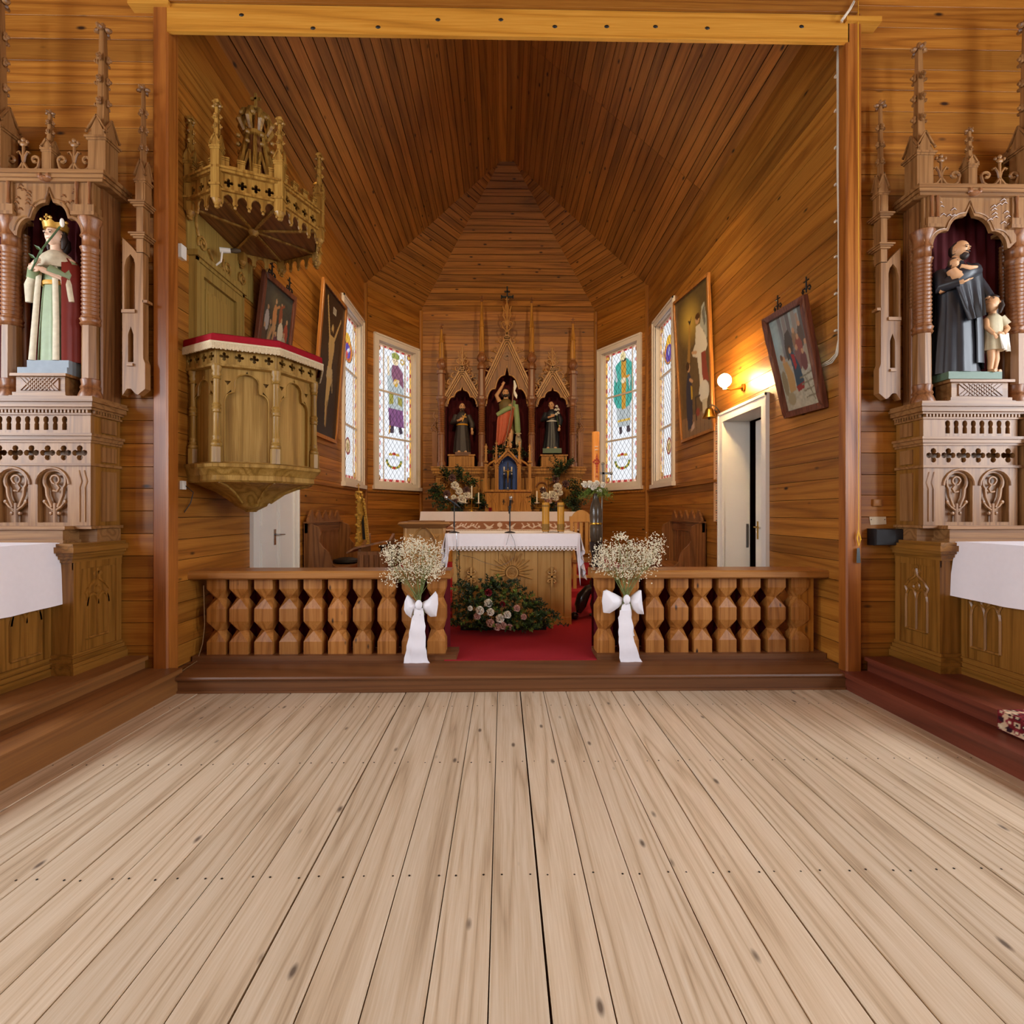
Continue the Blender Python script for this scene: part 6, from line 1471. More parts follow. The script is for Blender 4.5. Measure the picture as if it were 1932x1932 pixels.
# ================================================================== HIGH ALTAR
ha = thing('high_altar', 'tall gothic high altar with three maroon niches and crocketed gables', 'altar')
YA = 10.72                       # front plane of the retable
def A_(px, py, Y_=YA): q = at(px, py, Y_); return q.x, q.z
def ax(px, Y_=YA): return at(px, 966, Y_).x
def az(py, Y_=YA): return at(957, py, Y_).z
mg, mgx, mw = M['gold2'], M['gold2'], M['walnut']
# mensa
MX0, MX1, MY0, MZ = at(797, 966, 9.95).x, at(1088, 966, 9.95).x, 9.95, 1.405
part('mensa', mg, ha, lambda m: m.box(MX0+.1, MX1-.1, MY0+.06, 10.5, TOPZ, MZ-.05))
part('mensa_slab', mgx, ha, lambda m: m.box(MX0, MX1, MY0, 10.5, MZ-.05, MZ))
part('mensa_plinth', mgx, ha, lambda m: m.box(MX0+.06, MX1-.06, MY0+.03, 10.5, TOPZ, TOPZ+.1))
# predella with blind arcade
YP = 10.42; x0, x1 = ax(822, YP), ax(1098, YP); zc0, zc1 = az(897, YP), az(881, YP)
part('predella', mg, ha, lambda m: m.box(x0, x1, YP+.03, YB-.03, MZ, zc0))
part('predella_cornice', mgx, ha, lambda m: [m.box(x0-e, x1+e, YP-e, YB-.03, a, b) for e, a, b in ((.0, zc0-.03, zc0), (.03, zc0, zc0+.03), (.06, zc0+.03, zc0+.09), (.08, zc0+.09, zc1-.02), (.10, zc1-.02, zc1))])
zpa = az(950, YP)
for px in (868, 893, 1022, 1047):
    c = ax(px, YP); part('arch_panel', mg, ha, lambda m: m.plate([(c-.14, zpa), (c+.14, zpa), (c+.14, zc0-.03), (c-.14, zc0-.03)], XZ(YP), 0, .03, [arch(c, zpa+.03, zc0-.24, .09, 'round', 6)]))
    part('arch_bead', mw, ha, lambda m: m.tube([(c+.105*math.cos(t), YP-.004, zc0-.24+.105*math.sin(t)) for t in [PI*i/10 for i in range(11)]], .014, 6))
for px in (838, 1083):
    c, z = A_(px, 910, YP)
    part('pierced_roundel', mg, ha, lambda m: (m.plate(circ(c, z, .115, 24), XZ(YP-.02), 0, .05, [circ(c, z, .088, 24)]), m.box(c-.014, c+.014, YP-.015, YP+.025, z-.09, z+.09), m.box(c-.09, c+.09, YP-.015, YP+.025, z-.012, z+.016), [m.ell((c+dx, YP+.0, z+dz), (.026, .02, .026), 8, 5) for dx in (-.045, .045) for dz in (-.045, .045)]))
for px0, px1 in ((868, 915), (1002, 1080)):
    part('candle_shelf', mgx, ha, lambda m: m.box(ax(px0, 10.35), ax(px1, 10.35), 10.30, YP, MZ, MZ+.055))
# retable body
zr = zc1                                            # top of predella
ztop = az(742)
part('retable_back', M['darkZ'], ha, lambda m: m.box(ax(824), ax(1090), YB-.06, YB-.03, zr, az(735)))
nich = [(845, 899, 728, 763), (918, 995, 690, 762), (1015, 1070, 728, 763)]
for i, (a, b, ya, ys) in enumerate(nich):
    X0, X1 = ax(a-3), ax(b+3)
    part('niche_lining', M['maroon'], ha, lambda m: (m.box(X0, X1, YB-.075, YB-.062, zr, az(ya-6)), m.box(X0-.02, X0, YA+.03, YB-.07, zr, az(ys)), m.box(X1, X1+.02, YA+.03, YB-.07, zr, az(ys))))
    part('niche_curtain', M['maroon'], ha, lambda m: m.loft([[(X0+(X1-X0)*k/44, YB-.095-.014*math.sin(k*1.1), z) for k in range(45)]+[(X0+(X1-X0)*k/44, YB-.09-.014*math.sin(k*1.1), z) for k in range(44, -1, -1)] for z in (zr, az(ya+14))]), 60)
    # gable with cusped arch
    cx_ = (ax(a)+ax(b))/2; w = (ax(b)-ax(a))/2
    za, zs = az(ya), az(ys); sc_ = (za-zs)/(w*1.38)
    ar = [(cx_+(p-cx_), zs+(q-zs)*sc_ if q > zs else q) for p, q in arch(cx_, zs-.05, zs, w, 'cusp', 8)]
    gy0 = az(748); gw = (ax((903, 1012)[1])-ax(903))/2 if i == 1 else (ax(904)-ax(839))/2
    ga = az((692, 630, 692)[i])
    out = [(cx_-gw, zs-.05)]+ar+[(cx_+gw, zs-.05), (cx_+gw, gy0), (cx_, ga), (cx_-gw, gy0)]
    gb = part('gable', M['retable'], ha, lambda m: m.plate(out, XZ(YA), 0, .04))
    part('arch_bead', mg, gb, lambda m: m.tube([(p, YA-.004, q) for p, q in ar[1:-1]], .018, 6))
    for sgn in (-1, 1):
        d = Vector((-sgn*gw, 0, ga-gy0)); nrm = Vector((sgn*(ga-gy0), 0, gw)).normalized()
        def rake(m):
            for o, r in ((.0, .026), (-.045, .016), (-.085, .016)):
                p = Vector((cx_+sgn*gw, YA-.012, gy0))+nrm*o; m.bar(p, p+d*(1.0+(.02 if o == 0 else -.03)), r*1.4, .05, (0,1,0))
        parts('raking_moulding', mg, gb, rake)
        nk = 6 if i == 1 else 4
        for k in range(nk):
            t = (k+.6)/nk*.9; p = Vector((cx_+sgn*gw, YA, gy0))+d*t+nrm*.03
            def crk(m):
                q = [p+nrm*a+d.normalized()*b for a, b in ((0, 0), (.05, .0), (.085, .05), (.06, .10), (.03, .08), (.045, .055))]
                m.tube(q, [.018, .016, .013, .012, .010, .006], 6); m.tube([p+nrm*.06, p+nrm*.12-d.normalized()*.02, p+nrm*.13+d.normalized()*.03], [.012, .010, .006], 5)
            part('crocket', mg, gb, crk)
    zf = ga
    hf = (.42, .78, .42)[i]
    def fin(m):
        T = lambda q, r: m.tube([(cx_+x, YA+.01, zf+z) for x, z in q], r, 6)
        for sg in (-1, 1):
            T([(0, 0), (sg*.03, .04*hf/.4), (sg*.09, .07*hf/.4)]+[(sg*(.07+.045*math.cos(t)), .11*hf/.4+.045*math.sin(t)) for t in [-.6+i_*.55 for i_ in range(10)]], .013)
            T([(0, .1*hf/.4), (sg*.05, .17*hf/.4), (sg*.085, .20*hf/.4), (sg*.06, .25*hf/.4), (sg*.09, .30*hf/.4)], .013); T([(0, .2*hf/.4), (sg*.04, .26*hf/.4), (sg*.02, .32*hf/.4)], .010)
        T([(0, -.02), (0, hf)], .016); T([(-.04, hf*.93), (.04, hf*.93)], .010)
    part('finial', mg, gb, fin)
# cross on the middle gable and its roundel
gx = ax(957); gz = az(672)
part('gable_cross', M['darkZ'], ha, lambda m: (m.plate(circ(gx, gz, .085, 24), XZ(YA-.012), 0, .02, [circ(gx, gz, .07, 24)]), m.box(gx-.012, gx+.012, YA-.01, YA+.01, gz-.055, gz+.055), m.box(gx-.055, gx+.055, YA-.01, YA+.01, gz-.012, gz+.012)))
zcr = az(560); part('top_cross', M['iron'], ha, lambda m: (m.box(gx-.016, gx+.016, YA, YA+.03, zcr-.12, zcr+.22), m.box(gx-.12, gx+.12, YA, YA+.03, zcr-.015, zcr+.02), [m.box(gx+s*.12-.014, gx+s*.12+.014, YA, YA+.03, zcr-.035, zcr+.04) for s in (-1, 1)], m.box(gx-.06, gx+.06, YA, YA+.03, zcr+.10, zcr+.125)))
# columns with tall pinnacles
for px, ytop, big in ((833, 612, 0), (909, 560, 1), (1003, 562, 1), (1081, 600, 0)):
    c = ax(px, YA-.03); yy = YA-.04; z0 = zr; z1 = az(755); H_ = z1-z0
    cb = part('column', mw, ha, lambda m: m.lathe([(.10, 0), (.10, .03), (.085, .06), (.09, .1), (.075, .13), (.07, .15), (.072, H_*.48), (.085, H_*.485), (.072, H_*.5)]+[(r, z) for r, z in rings_col(H_*.51, H_*.88, .074, 13, .16)]+[(.07, H_*.89), (.085, H_*.9), (.07, H_*.915), (.075, H_*.96), (.095, H_*.985), (.1, H_)], (c, yy, z0), 16), 50)
    part('shaft_studs', M['darkZ'], cb, lambda m: [m.ell((c+dx, yy-.066, z0+H_*(.17+.045*k)), .009, 5, 4) for k in range(7) for dx in (-.022, .022)], None, 'stuff')
    part('capital_block', mw, cb, lambda m: m.lathe([(.115, z1), (.115, z1+.05), (.085, z1+.07)], (c, yy, 0), 8, rot=PI/8))
    zt = az(ytop); zm = z1+.07
    up = part('pinnacle', mw, ha, lambda m: m.lathe([(.08, zm), (.074, zm+.55 if big else zm+.45), (.10, zm+.57 if big else zm+.46), (.10, zm+.63 if big else zm+.52), (.06, zm+.70 if big else zm+.56)], (c, yy, 0), 8, rot=PI/8))
    zk = zm+(.70 if big else .56)
    part('pinnacle_knop', mw, up, lambda m: m.lathe([(.055, zk), (.10, zk+.06), (.10, zk+.12), (.055, zk+.2), (.062, zk+.22)], (c, yy, 0), 8))
    part('spire', mg, up, lambda m: m.lathe([(.058, zk+.2), (.05, zk+.2+(zt-zk-.2)*.45), (.065, zk+.2+(zt-zk-.2)*.46), (.045, zk+.2+(zt-zk-.2)*.5), (.016, zt-.12)], (c, yy, 0), 8))
    part('spire_finial', mw, up, lambda m: (m.lathe([(.014, zt-.13), (.032, zt-.1), (.012, zt-.07), (.01, zt)], (c, yy, 0), 8), m.box(c-.04, c+.04, yy-.008, yy+.008, zt-.045, zt-.025)))
# scroll wings at the sides
for s, px in ((-1, 820), (1, 1096)):
    c = ax(px); 
    w_ = part('side_wing', mw, ha, lambda m: m.box(c-.055, c+.055, YA+.02, YA+.06, zr, az(815)))
    def sw(m):
        T = lambda q, r: m.tube([(c+s*x, YA+.04, az(815)+z) for x, z in q], r, 6)
        T([(-.05, 0), (.02, .05), (.06, .12), (.02, .17), (-.02, .14), (0, .11)], .018); T([(.02, .17), (-.03, .25), (.03, .34), (.0, .42)], .016); T([(.05, .02), (.08, .07), (.05, .10)], .013)
    part('scroll', mw, w_, sw)
# pedestals in the side niches
for a, b in ((847, 895), (1021, 1069)):
    X0, X1 = ax(a, 10.75), ax(b, 10.75); z0, z1 = zr, az(858, 10.75)
    pd = part('pedestal', mg, ha, lambda m: (m.box(X0, X1, 10.70, YB-.1, z0, z1-.03), m.box(X0-.02, X1+.02, 10.68, YB-.1, z1-.03, z1)))
    part('reeding', mg, pd, lambda m: [m.box(X0+.05+(X1-X0-.1)*k/12, X0+.05+(X1-X0-.1)*(k+.6)/12, 10.69, 10.70, z0+.04, z1-.06) for k in range(12)], None, 'stuff')
X0, X1 = ax(930, 10.78), ax(985, 10.78); zJ = az(846, 10.78)
part('pedestal', mg, ha, lambda m: m.box(X0, X1, 10.74, YB-.1, zr, zJ))
# ------------------------------------------------ tabernacle
tb = thing('tabernacle', 'carved wooden tabernacle with pinnacles and a blue arched niche', 'tabernacle')
YT = 10.08; T_ = lambda px, py: A_(px, py, YT)
tx = lambda px: ax(px, YT); tz = lambda py: az(py, YT)
part('cabinet', mg, tb, lambda m: (m.box(tx(915), tx(1002), YT, 10.38, MZ+.004, tz(925)), m.box(tx(913), tx(1004), YT-.03, 10.38, tz(928), tz(924))))
for a, b in ((943, 957.5), (959, 973.5)):
    dr = part('door', mg, tb, lambda m: m.box(tx(a), tx(b), YT-.02, YT, MZ+.02, tz(930)))
    c = (tx(a)+tx(b))/2; z = tz(947)
    part('cross_inlay', M['iron'], dr, lambda m: (m.box(c-.006, c+.006, YT-.027, YT-.02, z-.045, z+.045), m.box(c-.028, c+.028, YT-.027, YT-.02, z-.006, z+.010), m.box(c-.02, c+.02, YT-.027, YT-.02, z+.026, z+.036)))
    part('door_roundel', mg, dr, lambda m: m.plate(circ(c, z, .058, 20), XZ(YT-.026), 0, .008, [circ(c, z, .048, 20)]))
for a, b in ((918, 940), (976, 999)):
    c = (tx(a)+tx(b))/2
    parts('tracery', mg, tb, lambda m: [m.tube([(c+s*.07, YT-.004, MZ+.03), (c+s*.06, YT-.006, tz(950)), (c+s*.015, YT-.006, tz(940)), (c+s*.06, YT-.004, tz(932))], .009, 5) for s in (-1, 1)])
part('niche_back', M['blueniche'], tb, lambda m: m.box(tx(941), tx(976), YT+.14, YT+.15, tz(925), tz(858)))
part('niche_cheek', M['blueniche'], tb, lambda m: m.box(tx(941)-.01, tx(941), YT+.02, YT+.15, tz(925), tz(866)))
part('niche_cheek', M['blueniche'], tb, lambda m: m.box(tx(976), tx(976)+.01, YT+.02, YT+.15, tz(925), tz(866)))
cN = tx(958.3); wN = (tx(976)-tx(941))/2; zsN = tz(883); sN = (tz(859)-zsN)/(wN*1.732)
arN = [(p, zsN+(q-zsN)*sN if q > zsN else q) for p, q in arch(cN, tz(925), zsN, wN, 'pointed', 7)]
outN = arN+[(tx(980), tz(925)), (tx(980), tz(872)), (cN, tz(851)), (tx(936.5), tz(872)), (tx(936.5), tz(925))]
part('niche_gable', mg, tb, lambda m: m.plate(outN, XZ(YT), 0, .06))
parts('gable_moulding', mg, tb, lambda m: [m.bar((tx(a), YT-.01, tz(875)), (cN, YT-.01, tz(849)), .035, .05, (0,1,0)) for a in (934, 982.5)])
part('arch_beads', mg, tb, lambda m: [m.ell((p+(p-cN)*.06, YT-.006, q), .016, 6, 4) for p, q in arN[1:-1]], None, 'stuff')
for px, yt in ((917, 838), (936.5, 832), (980, 832), (999.5, 838)):
    c = tx(px); yy = YT+.02
    tp = part('pinnacle', mg, tb, lambda m: (m.box(c-.028, c+.028, yy-.03, yy+.03, tz(925), tz(875)), m.box(c-.042, c+.042, yy-.042, yy+.042, tz(873), tz(870)), m.loft([[(c+a*w, yy+b*w, z) for a, b in ((-1,-1),(1,-1),(1,1),(-1,1))] for w, z in ((.024, tz(870)), (.02, tz(855)), (.008, tz(yt))) ])))
    part('pinnacle_leaves', mg, tp, lambda m: ([m.ell((c+s*.026, yy-.01, tz(855-5*k)), .011, 5, 4) for k in range(3) for s in (-1, 1)], m.box(c-.03, c+.03, yy-.008, yy+.008, tz(yt+5), tz(yt+3)), m.ell((c, yy, tz(yt)), .014, 6, 4)), None, 'stuff')
for a, b, s in ((919, 935, 1), (998, 982, -1)):
    part('flying_buttress', mg, tb, lambda m: m.tube([(tx(a), YT+.02, tz(880)), (tx(a+s*6), YT+.02, tz(884-10)), (tx(b), YT+.02, tz(868))], [.02, .024, .024], 6))
part('top_cross', mg, tb, lambda m: (m.box(cN-.012, cN+.012, YT-.01, YT+.014, tz(852), tz(825)), m.box(cN-.05, cN+.05, YT-.01, YT+.014, tz(832), tz(829.5)), m.ell((cN, YT, tz(843)), (.05, .02, .022), 8, 5), m.ell((cN, YT, tz(838)), (.024, .02, .02), 8, 5)))
# crucifix and two candlesticks in the blue niche
cf = thing('altar_crucifix', 'silver and black standing crucifix in the blue tabernacle niche', 'crucifix')
yy = YT-.005
part('foot', M['silver'], cf, lambda m: m.lathe([(.045, 0), (.045, .012), (.02, .03), (.012, .06)], (cN, yy, tz(925)+.002), 12))
part('cross', M['iron'], cf, lambda m: (m.box(cN-.012, cN+.012, yy+.0, yy+.016, tz(920), tz(872)), m.box(cN-.09, cN+.09, yy, yy+.016, tz(892.5), tz(889.5))))
def corpus(m):
    z = tz(889); m.tube([(cN, yy-.012, z+.005), (cN+.003, yy-.016, z-.06), (cN-.002, yy-.014, z-.11), (cN, yy-.018, z-.17), (cN, yy-.012, z-.23)], [.015, .022, .017, .015, .008], 8)
    m.ell((cN+.004, yy-.02, z+.028), (.014, .014, .018), 8, 6)
    for s in (-1, 1): m.tube([(cN+s*.012, yy-.012, z), (cN+s*.045, yy-.01, z+.008), (cN+s*.085, yy-.006, z+.02)], [.009, .007, .006], 6)
part('corpus', M['brass'], cf, corpus, 60)
for s in (-1, 1):
    c = cN+s*.075
    k = thing('altar_candlestick', 'small black candlestick with white candle %s of the niche crucifix' % ('left' if s < 0 else 'right'), 'candlestick', group='candlesticks in the tabernacle niche')
    part('stick', M['blackplastic'], k, lambda m: m.lathe([(.03, 0), (.03, .01), (.01, .03), (.016, .12), (.01, .2), (.02, .3), (.02, .31)], (c, YT+.09, tz(925)+.002), 10))
    part('candle', M['candle'], k, lambda m: m.lathe([(.014, .31), (.014, .47)], (c, YT+.09, tz(925)+.002), 10))
# ------------------------------------------------ altar cloth with lace frontal
hc_ = thing('altar_cloth', 'white cloth with pierced lace frontal on the high altar', 'tablecloth')
part('top_cloth', M['linen'], hc_, lambda m: m.box(MX0-.03, MX1+.03, MY0-.02, 10.30, MZ+.0005, MZ+.004))
zl0, zl1 = at(957, 983.5, MY0-.03).z, at(957, 1001, MY0-.03).z
part('front_fall', M['linen'], hc_, lambda m: wavy_flap(m, [(MX0-.03, MY0-.02, MZ+.004), (MX1+.03, MY0-.02, MZ+.004)], [(MX0-.05, MY0-.03, zl0), (MX1+.05, MY0-.03, zl0)], (0,-1,0), .003, 40, .004), 60)
cv = Canvas(230, 20, 'a8785c'); cv.noise(.12, 4, 40)
cv.line((0, .06), (1, .06), .003, 'efe6dd', asp=.06)
for k in range(60): cv.ell((k+.5)/60, .02, .006, .07, 'efe6dd')
for s in (-1, 1):
    for t in (.07, .155): 
        bx_ = .5+s*t; cv.poly([(bx_-s*.03, .35), (bx_+s*.0, .5), (bx_+s*.035, .85), (bx_+s*.012, .3), (bx_+s*.02, .15), (bx_-s*.01, .2)], 'f2e9e2') if t < .1 else None
        cv.poly([(bx_-s*.035, .75), (bx_-s*.02, .35), (bx_+s*.0, .35)], 'f2e9e2') if t < .1 else None
    for j in range(10):
        u = .5+s*(.14+.034*j); cv.line((u, .25+.3*(j % 2)), (u+s*.034, .25+.3*((j+1) % 2)), .0035, 'f2e9e2', asp=.07); cv.ell(u+.01, .62 if j % 2 else .42, .007, .13, 'f2e9e2'); cv.line((u, .8), (u+s*.014, .45), .003, 'f2e9e2', asp=.07)
cv.ell(.5, .62, .016, .25, 'f2e9e2'); cv.rect(.497, .503, .15, .4, 'f2e9e2'); cv.ell(.5, .14, .014, .08, 'f2e9e2')
cv.build('lace_frontal', lambda u, v: (MX0-.04+(MX1-MX0+.08)*u, MY0-.034, zl1+(zl0-zl1)*v), M['tapestry'], hc_)
for s, X_ in ((-1, MX0-.03), (1, MX1+.03)):
    part('side_fall', M['linen'], hc_, lambda m: wavy_flap(m, [(X_, MY0-.02, MZ+.004), (X_, 10.28, MZ+.004)], [(X_+s*.03, MY0-.03, zl1-.02), (X_+s*.02, 10.28, zl1)], (s,0,0), .012, 20, .004, 1.3, 5), 60)
# ------------------------------------------------ statues of the high altar
def monk(name, label, px, yfeet, ytop, rot, mat):
    Y_ = 10.86; b = at(px, yfeet, Y_); H = at(px, ytop, Y_).z-b.z
    return thing(name, label, 'statue', (b.x, Y_, b.z), rot), H
t, H = monk('monk_statue', 'statue of a bearded monk holding a golden cross', 872, 856, 760, .1, None); h = H
for o_, zz in ((t, 0),): pass
bd = MB(); r = .075*h; P = head(bd, (0, -.01, .915*h), r, .1)
bd.tube([(0, 0, .78*h), (0, -.005, .86*h)], [.045*h, .036*h], 8)
bd.tube([(-.12*h, 0, .74*h), (-.17*h, -.04, .60*h), (-.05*h, -.12*h, .64*h)], [.04*h, .036*h, .022*h], 8); hand(bd, (-.05*h, -.12*h, .64*h), (.7, -.2, .4), (0,-1,0), .10*h)
bd.tube([(.12*h, 0, .74*h), (.19*h, -.02, .58*h), (.19*h, -.05, .45*h)], [.04*h, .036*h, .022*h], 8); hand(bd, (.19*h, -.05, .45*h), (.05, -.1, -1), (0,-1,0), .09*h)
bd.tube([(0, 0, .80*h), (0, 0, .35*h)], .055*h, 8)
for s in (-1, 1): bd.tube([(s*.02*h, 0, .40*h), (s*.055*h, -.02, .1*h), (s*.06*h, -.04, .025*h), (s*.065*h, -.16*h, .018*h)], [.05*h, .045*h, .035*h, .028*h], 7)
bd.build('body', M['skin'], t, 60); eyes(t, P, r); hairx(t, P, r*1.02, M['hairbrown'], bald=True)
part('beard', M['hairbrown'], t, lambda m: m.ell(P(0, -.5, -.7), (r*.5, r*.42, r*.5), 8, 6))
part('habit', M['robebrown'], t, lambda m: robe(m, [(0.02, .165*h, .12*h, 0, 0, .06), (.25*h, .15*h, .11*h, 0, 0, .06), (.5*h, .115*h, .09*h, 0, 0, .04), (.56*h, .105*h, .085*h, 0, 0, .02), (.72*h, .135*h, .09*h, 0, 0, .02), (.79*h, .08*h, .07*h, 0, 0, 0), (.83*h, .045*h, .045*h, 0, 0, 0)], 10, 40), 60)
part('sleeve', M['robebrown'], t, lambda m: m.tube([(-.12*h, 0, .75*h), (-.18*h, -.04, .60*h), (-.09*h, -.09*h, .62*h)], [.05*h, .06*h, .045*h], 9), 60)
part('sleeve', M['robebrown'], t, lambda m: m.tube([(.12*h, 0, .75*h), (.195*h, -.02, .58*h), (.19*h, -.045, .50*h)], [.05*h, .055*h, .05*h], 9), 60)
part('cord_belt', M['ochre'], t, lambda m: m.lathe([(.112*h, .55*h), (.12*h, .565*h), (.112*h, .58*h)], (0, 0, 0), 20, 1, .84))
part('cross', M['ochre'], t, lambda m: (m.bar((.0, -.15*h, .61*h), (.06*h, -.15*h, .76*h), .02*h, .02*h), m.bar((.0, -.15*h, .715*h), (.08*h, -.15*h, .69*h), .02*h, .02*h)))
part('foot_block', M['darkX'], t, lambda m: m.box(-.14*h, .16*h, -.18*h, .12*h, -.055*h, .012*h))
t, H = monk('friar_statue', 'statue of a young friar holding white lilies on a green base', 1041, 849, 757, -.1, None); h = H
bd = MB(); r = .075*h; P = head(bd, (-.01*h, -.01, .915*h), r, -.25, .15)
bd.tube([(0, 0, .78*h), (0, -.005, .86*h)], [.045*h, .036*h], 8)
bd.tube([(-.12*h, 0, .74*h), (-.16*h, -.05, .62*h), (-.02*h, -.12*h, .66*h)], [.04*h, .036*h, .022*h], 8); hand(bd, (-.02*h, -.12*h, .66*h), (.8, -.15, .35), (0,-1,0), .10*h)
bd.tube([(.12*h, 0, .74*h), (.17*h, -.03, .6*h), (.15*h, -.08, .45*h)], [.04*h, .036*h, .022*h], 8); hand(bd, (.15*h, -.08, .45*h), (-.1, -.2, -1), (0,-1,0), .09*h)
bd.tube([(0, 0, .80*h), (0, 0, .35*h)], .055*h, 8)
for s in (-1, 1): bd.tube([(s*.02*h, 0, .40*h), (s*.055*h, -.02, .1*h), (s*.06*h, -.04, .025*h), (s*.075*h, -.17*h, .018*h)], [.05*h, .045*h, .035*h, .028*h], 7)
bd.build('body', M['skin'], t, 60); eyes(t, P, r); hairx(t, P, r*1.02, M['hairbrown'], bald=True)
part('habit', M['robeblack'], t, lambda m: robe(m, [(0.02, .165*h, .12*h, -.01*h, 0, .06), (.25*h, .145*h, .105*h, 0, 0, .06), (.5*h, .115*h, .09*h, 0, 0, .04), (.58*h, .105*h, .085*h, 0, 0, .02), (.72*h, .13*h, .09*h, 0, 0, .02), (.79*h, .08*h, .07*h, 0, 0, 0), (.83*h, .045*h, .045*h, 0, 0, 0)], 11, 40), 60)
part('sleeve', M['robeblack'], t, lambda m: m.tube([(-.12*h, 0, .75*h), (-.175*h, -.05, .61*h), (-.07*h, -.09*h, .64*h)], [.05*h, .06*h, .045*h], 9), 60)
part('sleeve', M['robeblack'], t, lambda m: m.tube([(.12*h, 0, .75*h), (.18*h, -.03, .6*h), (.155*h, -.07, .49*h)], [.05*h, .055*h, .05*h], 9), 60)
part('cord_belt', M['petal'], t, lambda m: m.lathe([(.112*h, .57*h), (.12*h, .582*h), (.112*h, .594*h)], (0, 0, 0), 20, 1, .84))
part('lily_stem', M['leaf'], t, lambda m: m.tube([(.14*h, -.12*h, .45*h), (.11*h, -.15*h, .62*h), (.10*h, -.15*h, .84*h)], .008*h, 5))
for dx, dz in ((.10, .86), (.13, .80), (.08, .79), (.13, .73), (.09, .70)): part('lily', M['petal'], t, lambda m: bloom(m, (dx*h, -.16*h, dz*h), .035*h, random.Random(int(dz*100)), 8), None)
part('foot_block', M['greenplinth'], t, lambda m: m.box(-.18*h, .20*h, -.2*h, .12*h, -.085*h, .012*h))
# John the Baptist in the middle
Y_ = 10.86; b = at(955, 846, Y_); H = at(940, 733, Y_).z-b.z; h = H
t = thing('banner_bearer_statue', 'statue of a bearded man raising one arm with a banner staff', 'statue', (b.x, Y_, b.z), 0)
bd = MB(); r = .068*h; P = head(bd, (-.01*h, -.02*h, .925*h), r, .05, .05)
bd.tube([(0, 0, .78*h), (-.005*h, -.01, .87*h)], [.05*h, .036*h], 8)
bd.tube([(-.11*h, 0, .78*h), (-.16*h, -.03, .88*h), (-.06*h, -.06*h, 1.03*h)], [.042*h, .036*h, .022*h], 8); hand(bd, (-.06*h, -.06*h, 1.03*h), (.35, -.1, .9), (0,-1,.2), .085*h)
bd.tube([(.11*h, 0, .76*h), (.16*h, -.04, .63*h), (.10*h, -.13*h, .66*h)], [.042*h, .036*h, .022*h], 8); hand(bd, (.10*h, -.13*h, .66*h), (-.6, -.3, .5), (0,-1,0), .085*h)
for s, x in ((-1, -.04), (1, .07)):
    bd.tube([(x*h, -.01, .34*h), (x*h, -.06*h, .2*h), (x*h, -.03*h, .04*h)], [.055*h, .048*h, .03*h], 9); bd.tube([(x*h, -.03*h, .022*h), (x*h, -.13*h, .016*h)], [.03*h, .026*h], 8)
bd.build('body', M['skin'], t, 60); eyes(t, P, r); hairx(t, P, r*1.04, M['hairdark'], long=.1)
part('beard', M['hairdark'], t, lambda m: m.ell(P(0, -.5, -.72), (r*.5, r*.42, r*.48), 8, 6))
part('tunic', M['olive'], t, lambda m: robe(m, [(.24*h, .12*h, .09*h, .03*h, 0, .07), (.42*h, .12*h, .09*h, 0, 0, .05), (.6*h, .11*h, .085*h, 0, 0, .02), (.74*h, .125*h, .085*h, 0, 0, .02), (.80*h, .08*h, .07*h, 0, 0, 0), (.82*h, .05*h, .05*h, 0, 0, 0)], 9, 40), 60)
part('salmon_drape', M['salmon'], t, lambda m: m.loft([[(x0*h+(x1-x0)*h*i/16, -(.10+.04*math.sin(PI*i/16))*h+.010*h*math.sin(i*1.7), (z0+(z1-z0)*i/16)*h) for i in range(17)]+[(x0*h+(x1-x0)*h*i/16, -(.02)*h, (z0+(z1-z0)*i/16)*h) for i in range(16, -1, -1)] for x0, x1, z0, z1 in ((-.17, -.02, .01, .10), (-.16, .08, .25, .30), (-.15, .12, .45, .50), (-.13, .13, .56, .66))]), 60)
part('green_drape', M['palegreen'], t, lambda m: (m.tube([(-.15*h, -.10*h, .54*h), (-.04*h, -.15*h, .60*h), (.08*h, -.13*h, .66*h), (.14*h, -.04*h, .78*h)], [.035*h, .04*h, .04*h, .03*h], 9, .6), m.loft([[(x*h+w*h*math.cos(k*PI/4), (-.06*h+w*.7*h*math.sin(k*PI/4)), z*h) for k in range(8)] for x, z, w in ((.20, .18, .02), (.19, .3, .05), (.18, .5, .045), (.15, .72, .05))])), 60)
part('staff', M['darkZ'], t, lambda m: m.tube([(-.02*h, -.2*h, .05*h), (.09*h, -.17*h, .62*h), (.13*h, -.13*h, 1.08*h)], .010*h, 6))
part('banner', M['petal'], t, lambda m: ribbon(m, [(.13*h, -.14*h, 1.10*h), (.15*h, -.15*h, 1.0*h), (.13*h, -.14*h, .93*h), (.16*h, -.15*h, .85*h), (.17*h, -.15*h, .80*h)], [.01*h, .025*h, .015*h, .025*h, .004*h], Vector((1, 0, .1))), 60)
lb = thing('lamb_figure', 'small pale lamb figure beside the banner-bearing statue', 'figure', (b.x, Y_, b.z), 0)
def lamb(m):
    m.tube([(.21*h, -.02*h, .05*h), (.205*h, -.04*h, .12*h), (.195*h, -.07*h, .18*h), (.20*h, -.11*h, .215*h)], [.05*h, .055*h, .042*h, .03*h], 10); m.tube([(.20*h, -.10*h, .22*h), (.20*h, -.16*h, .195*h)], [.032*h, .018*h], 8)
    for s in (-1, 1): m.tube([((.2+s*.03)*h, -.09*h, .1*h), ((.2+s*.03)*h, -.10*h, .0)], [.018*h, .012*h], 6); m.ell(((.2+s*.03)*h, -.10*h, .235*h), (.024*h, .014*h, .012*h), 6, 4); m.tube([((.21+s*.03)*h, .0*h, .06*h), ((.21+s*.035)*h, .03*h, 0)], [.022*h, .012*h], 6)
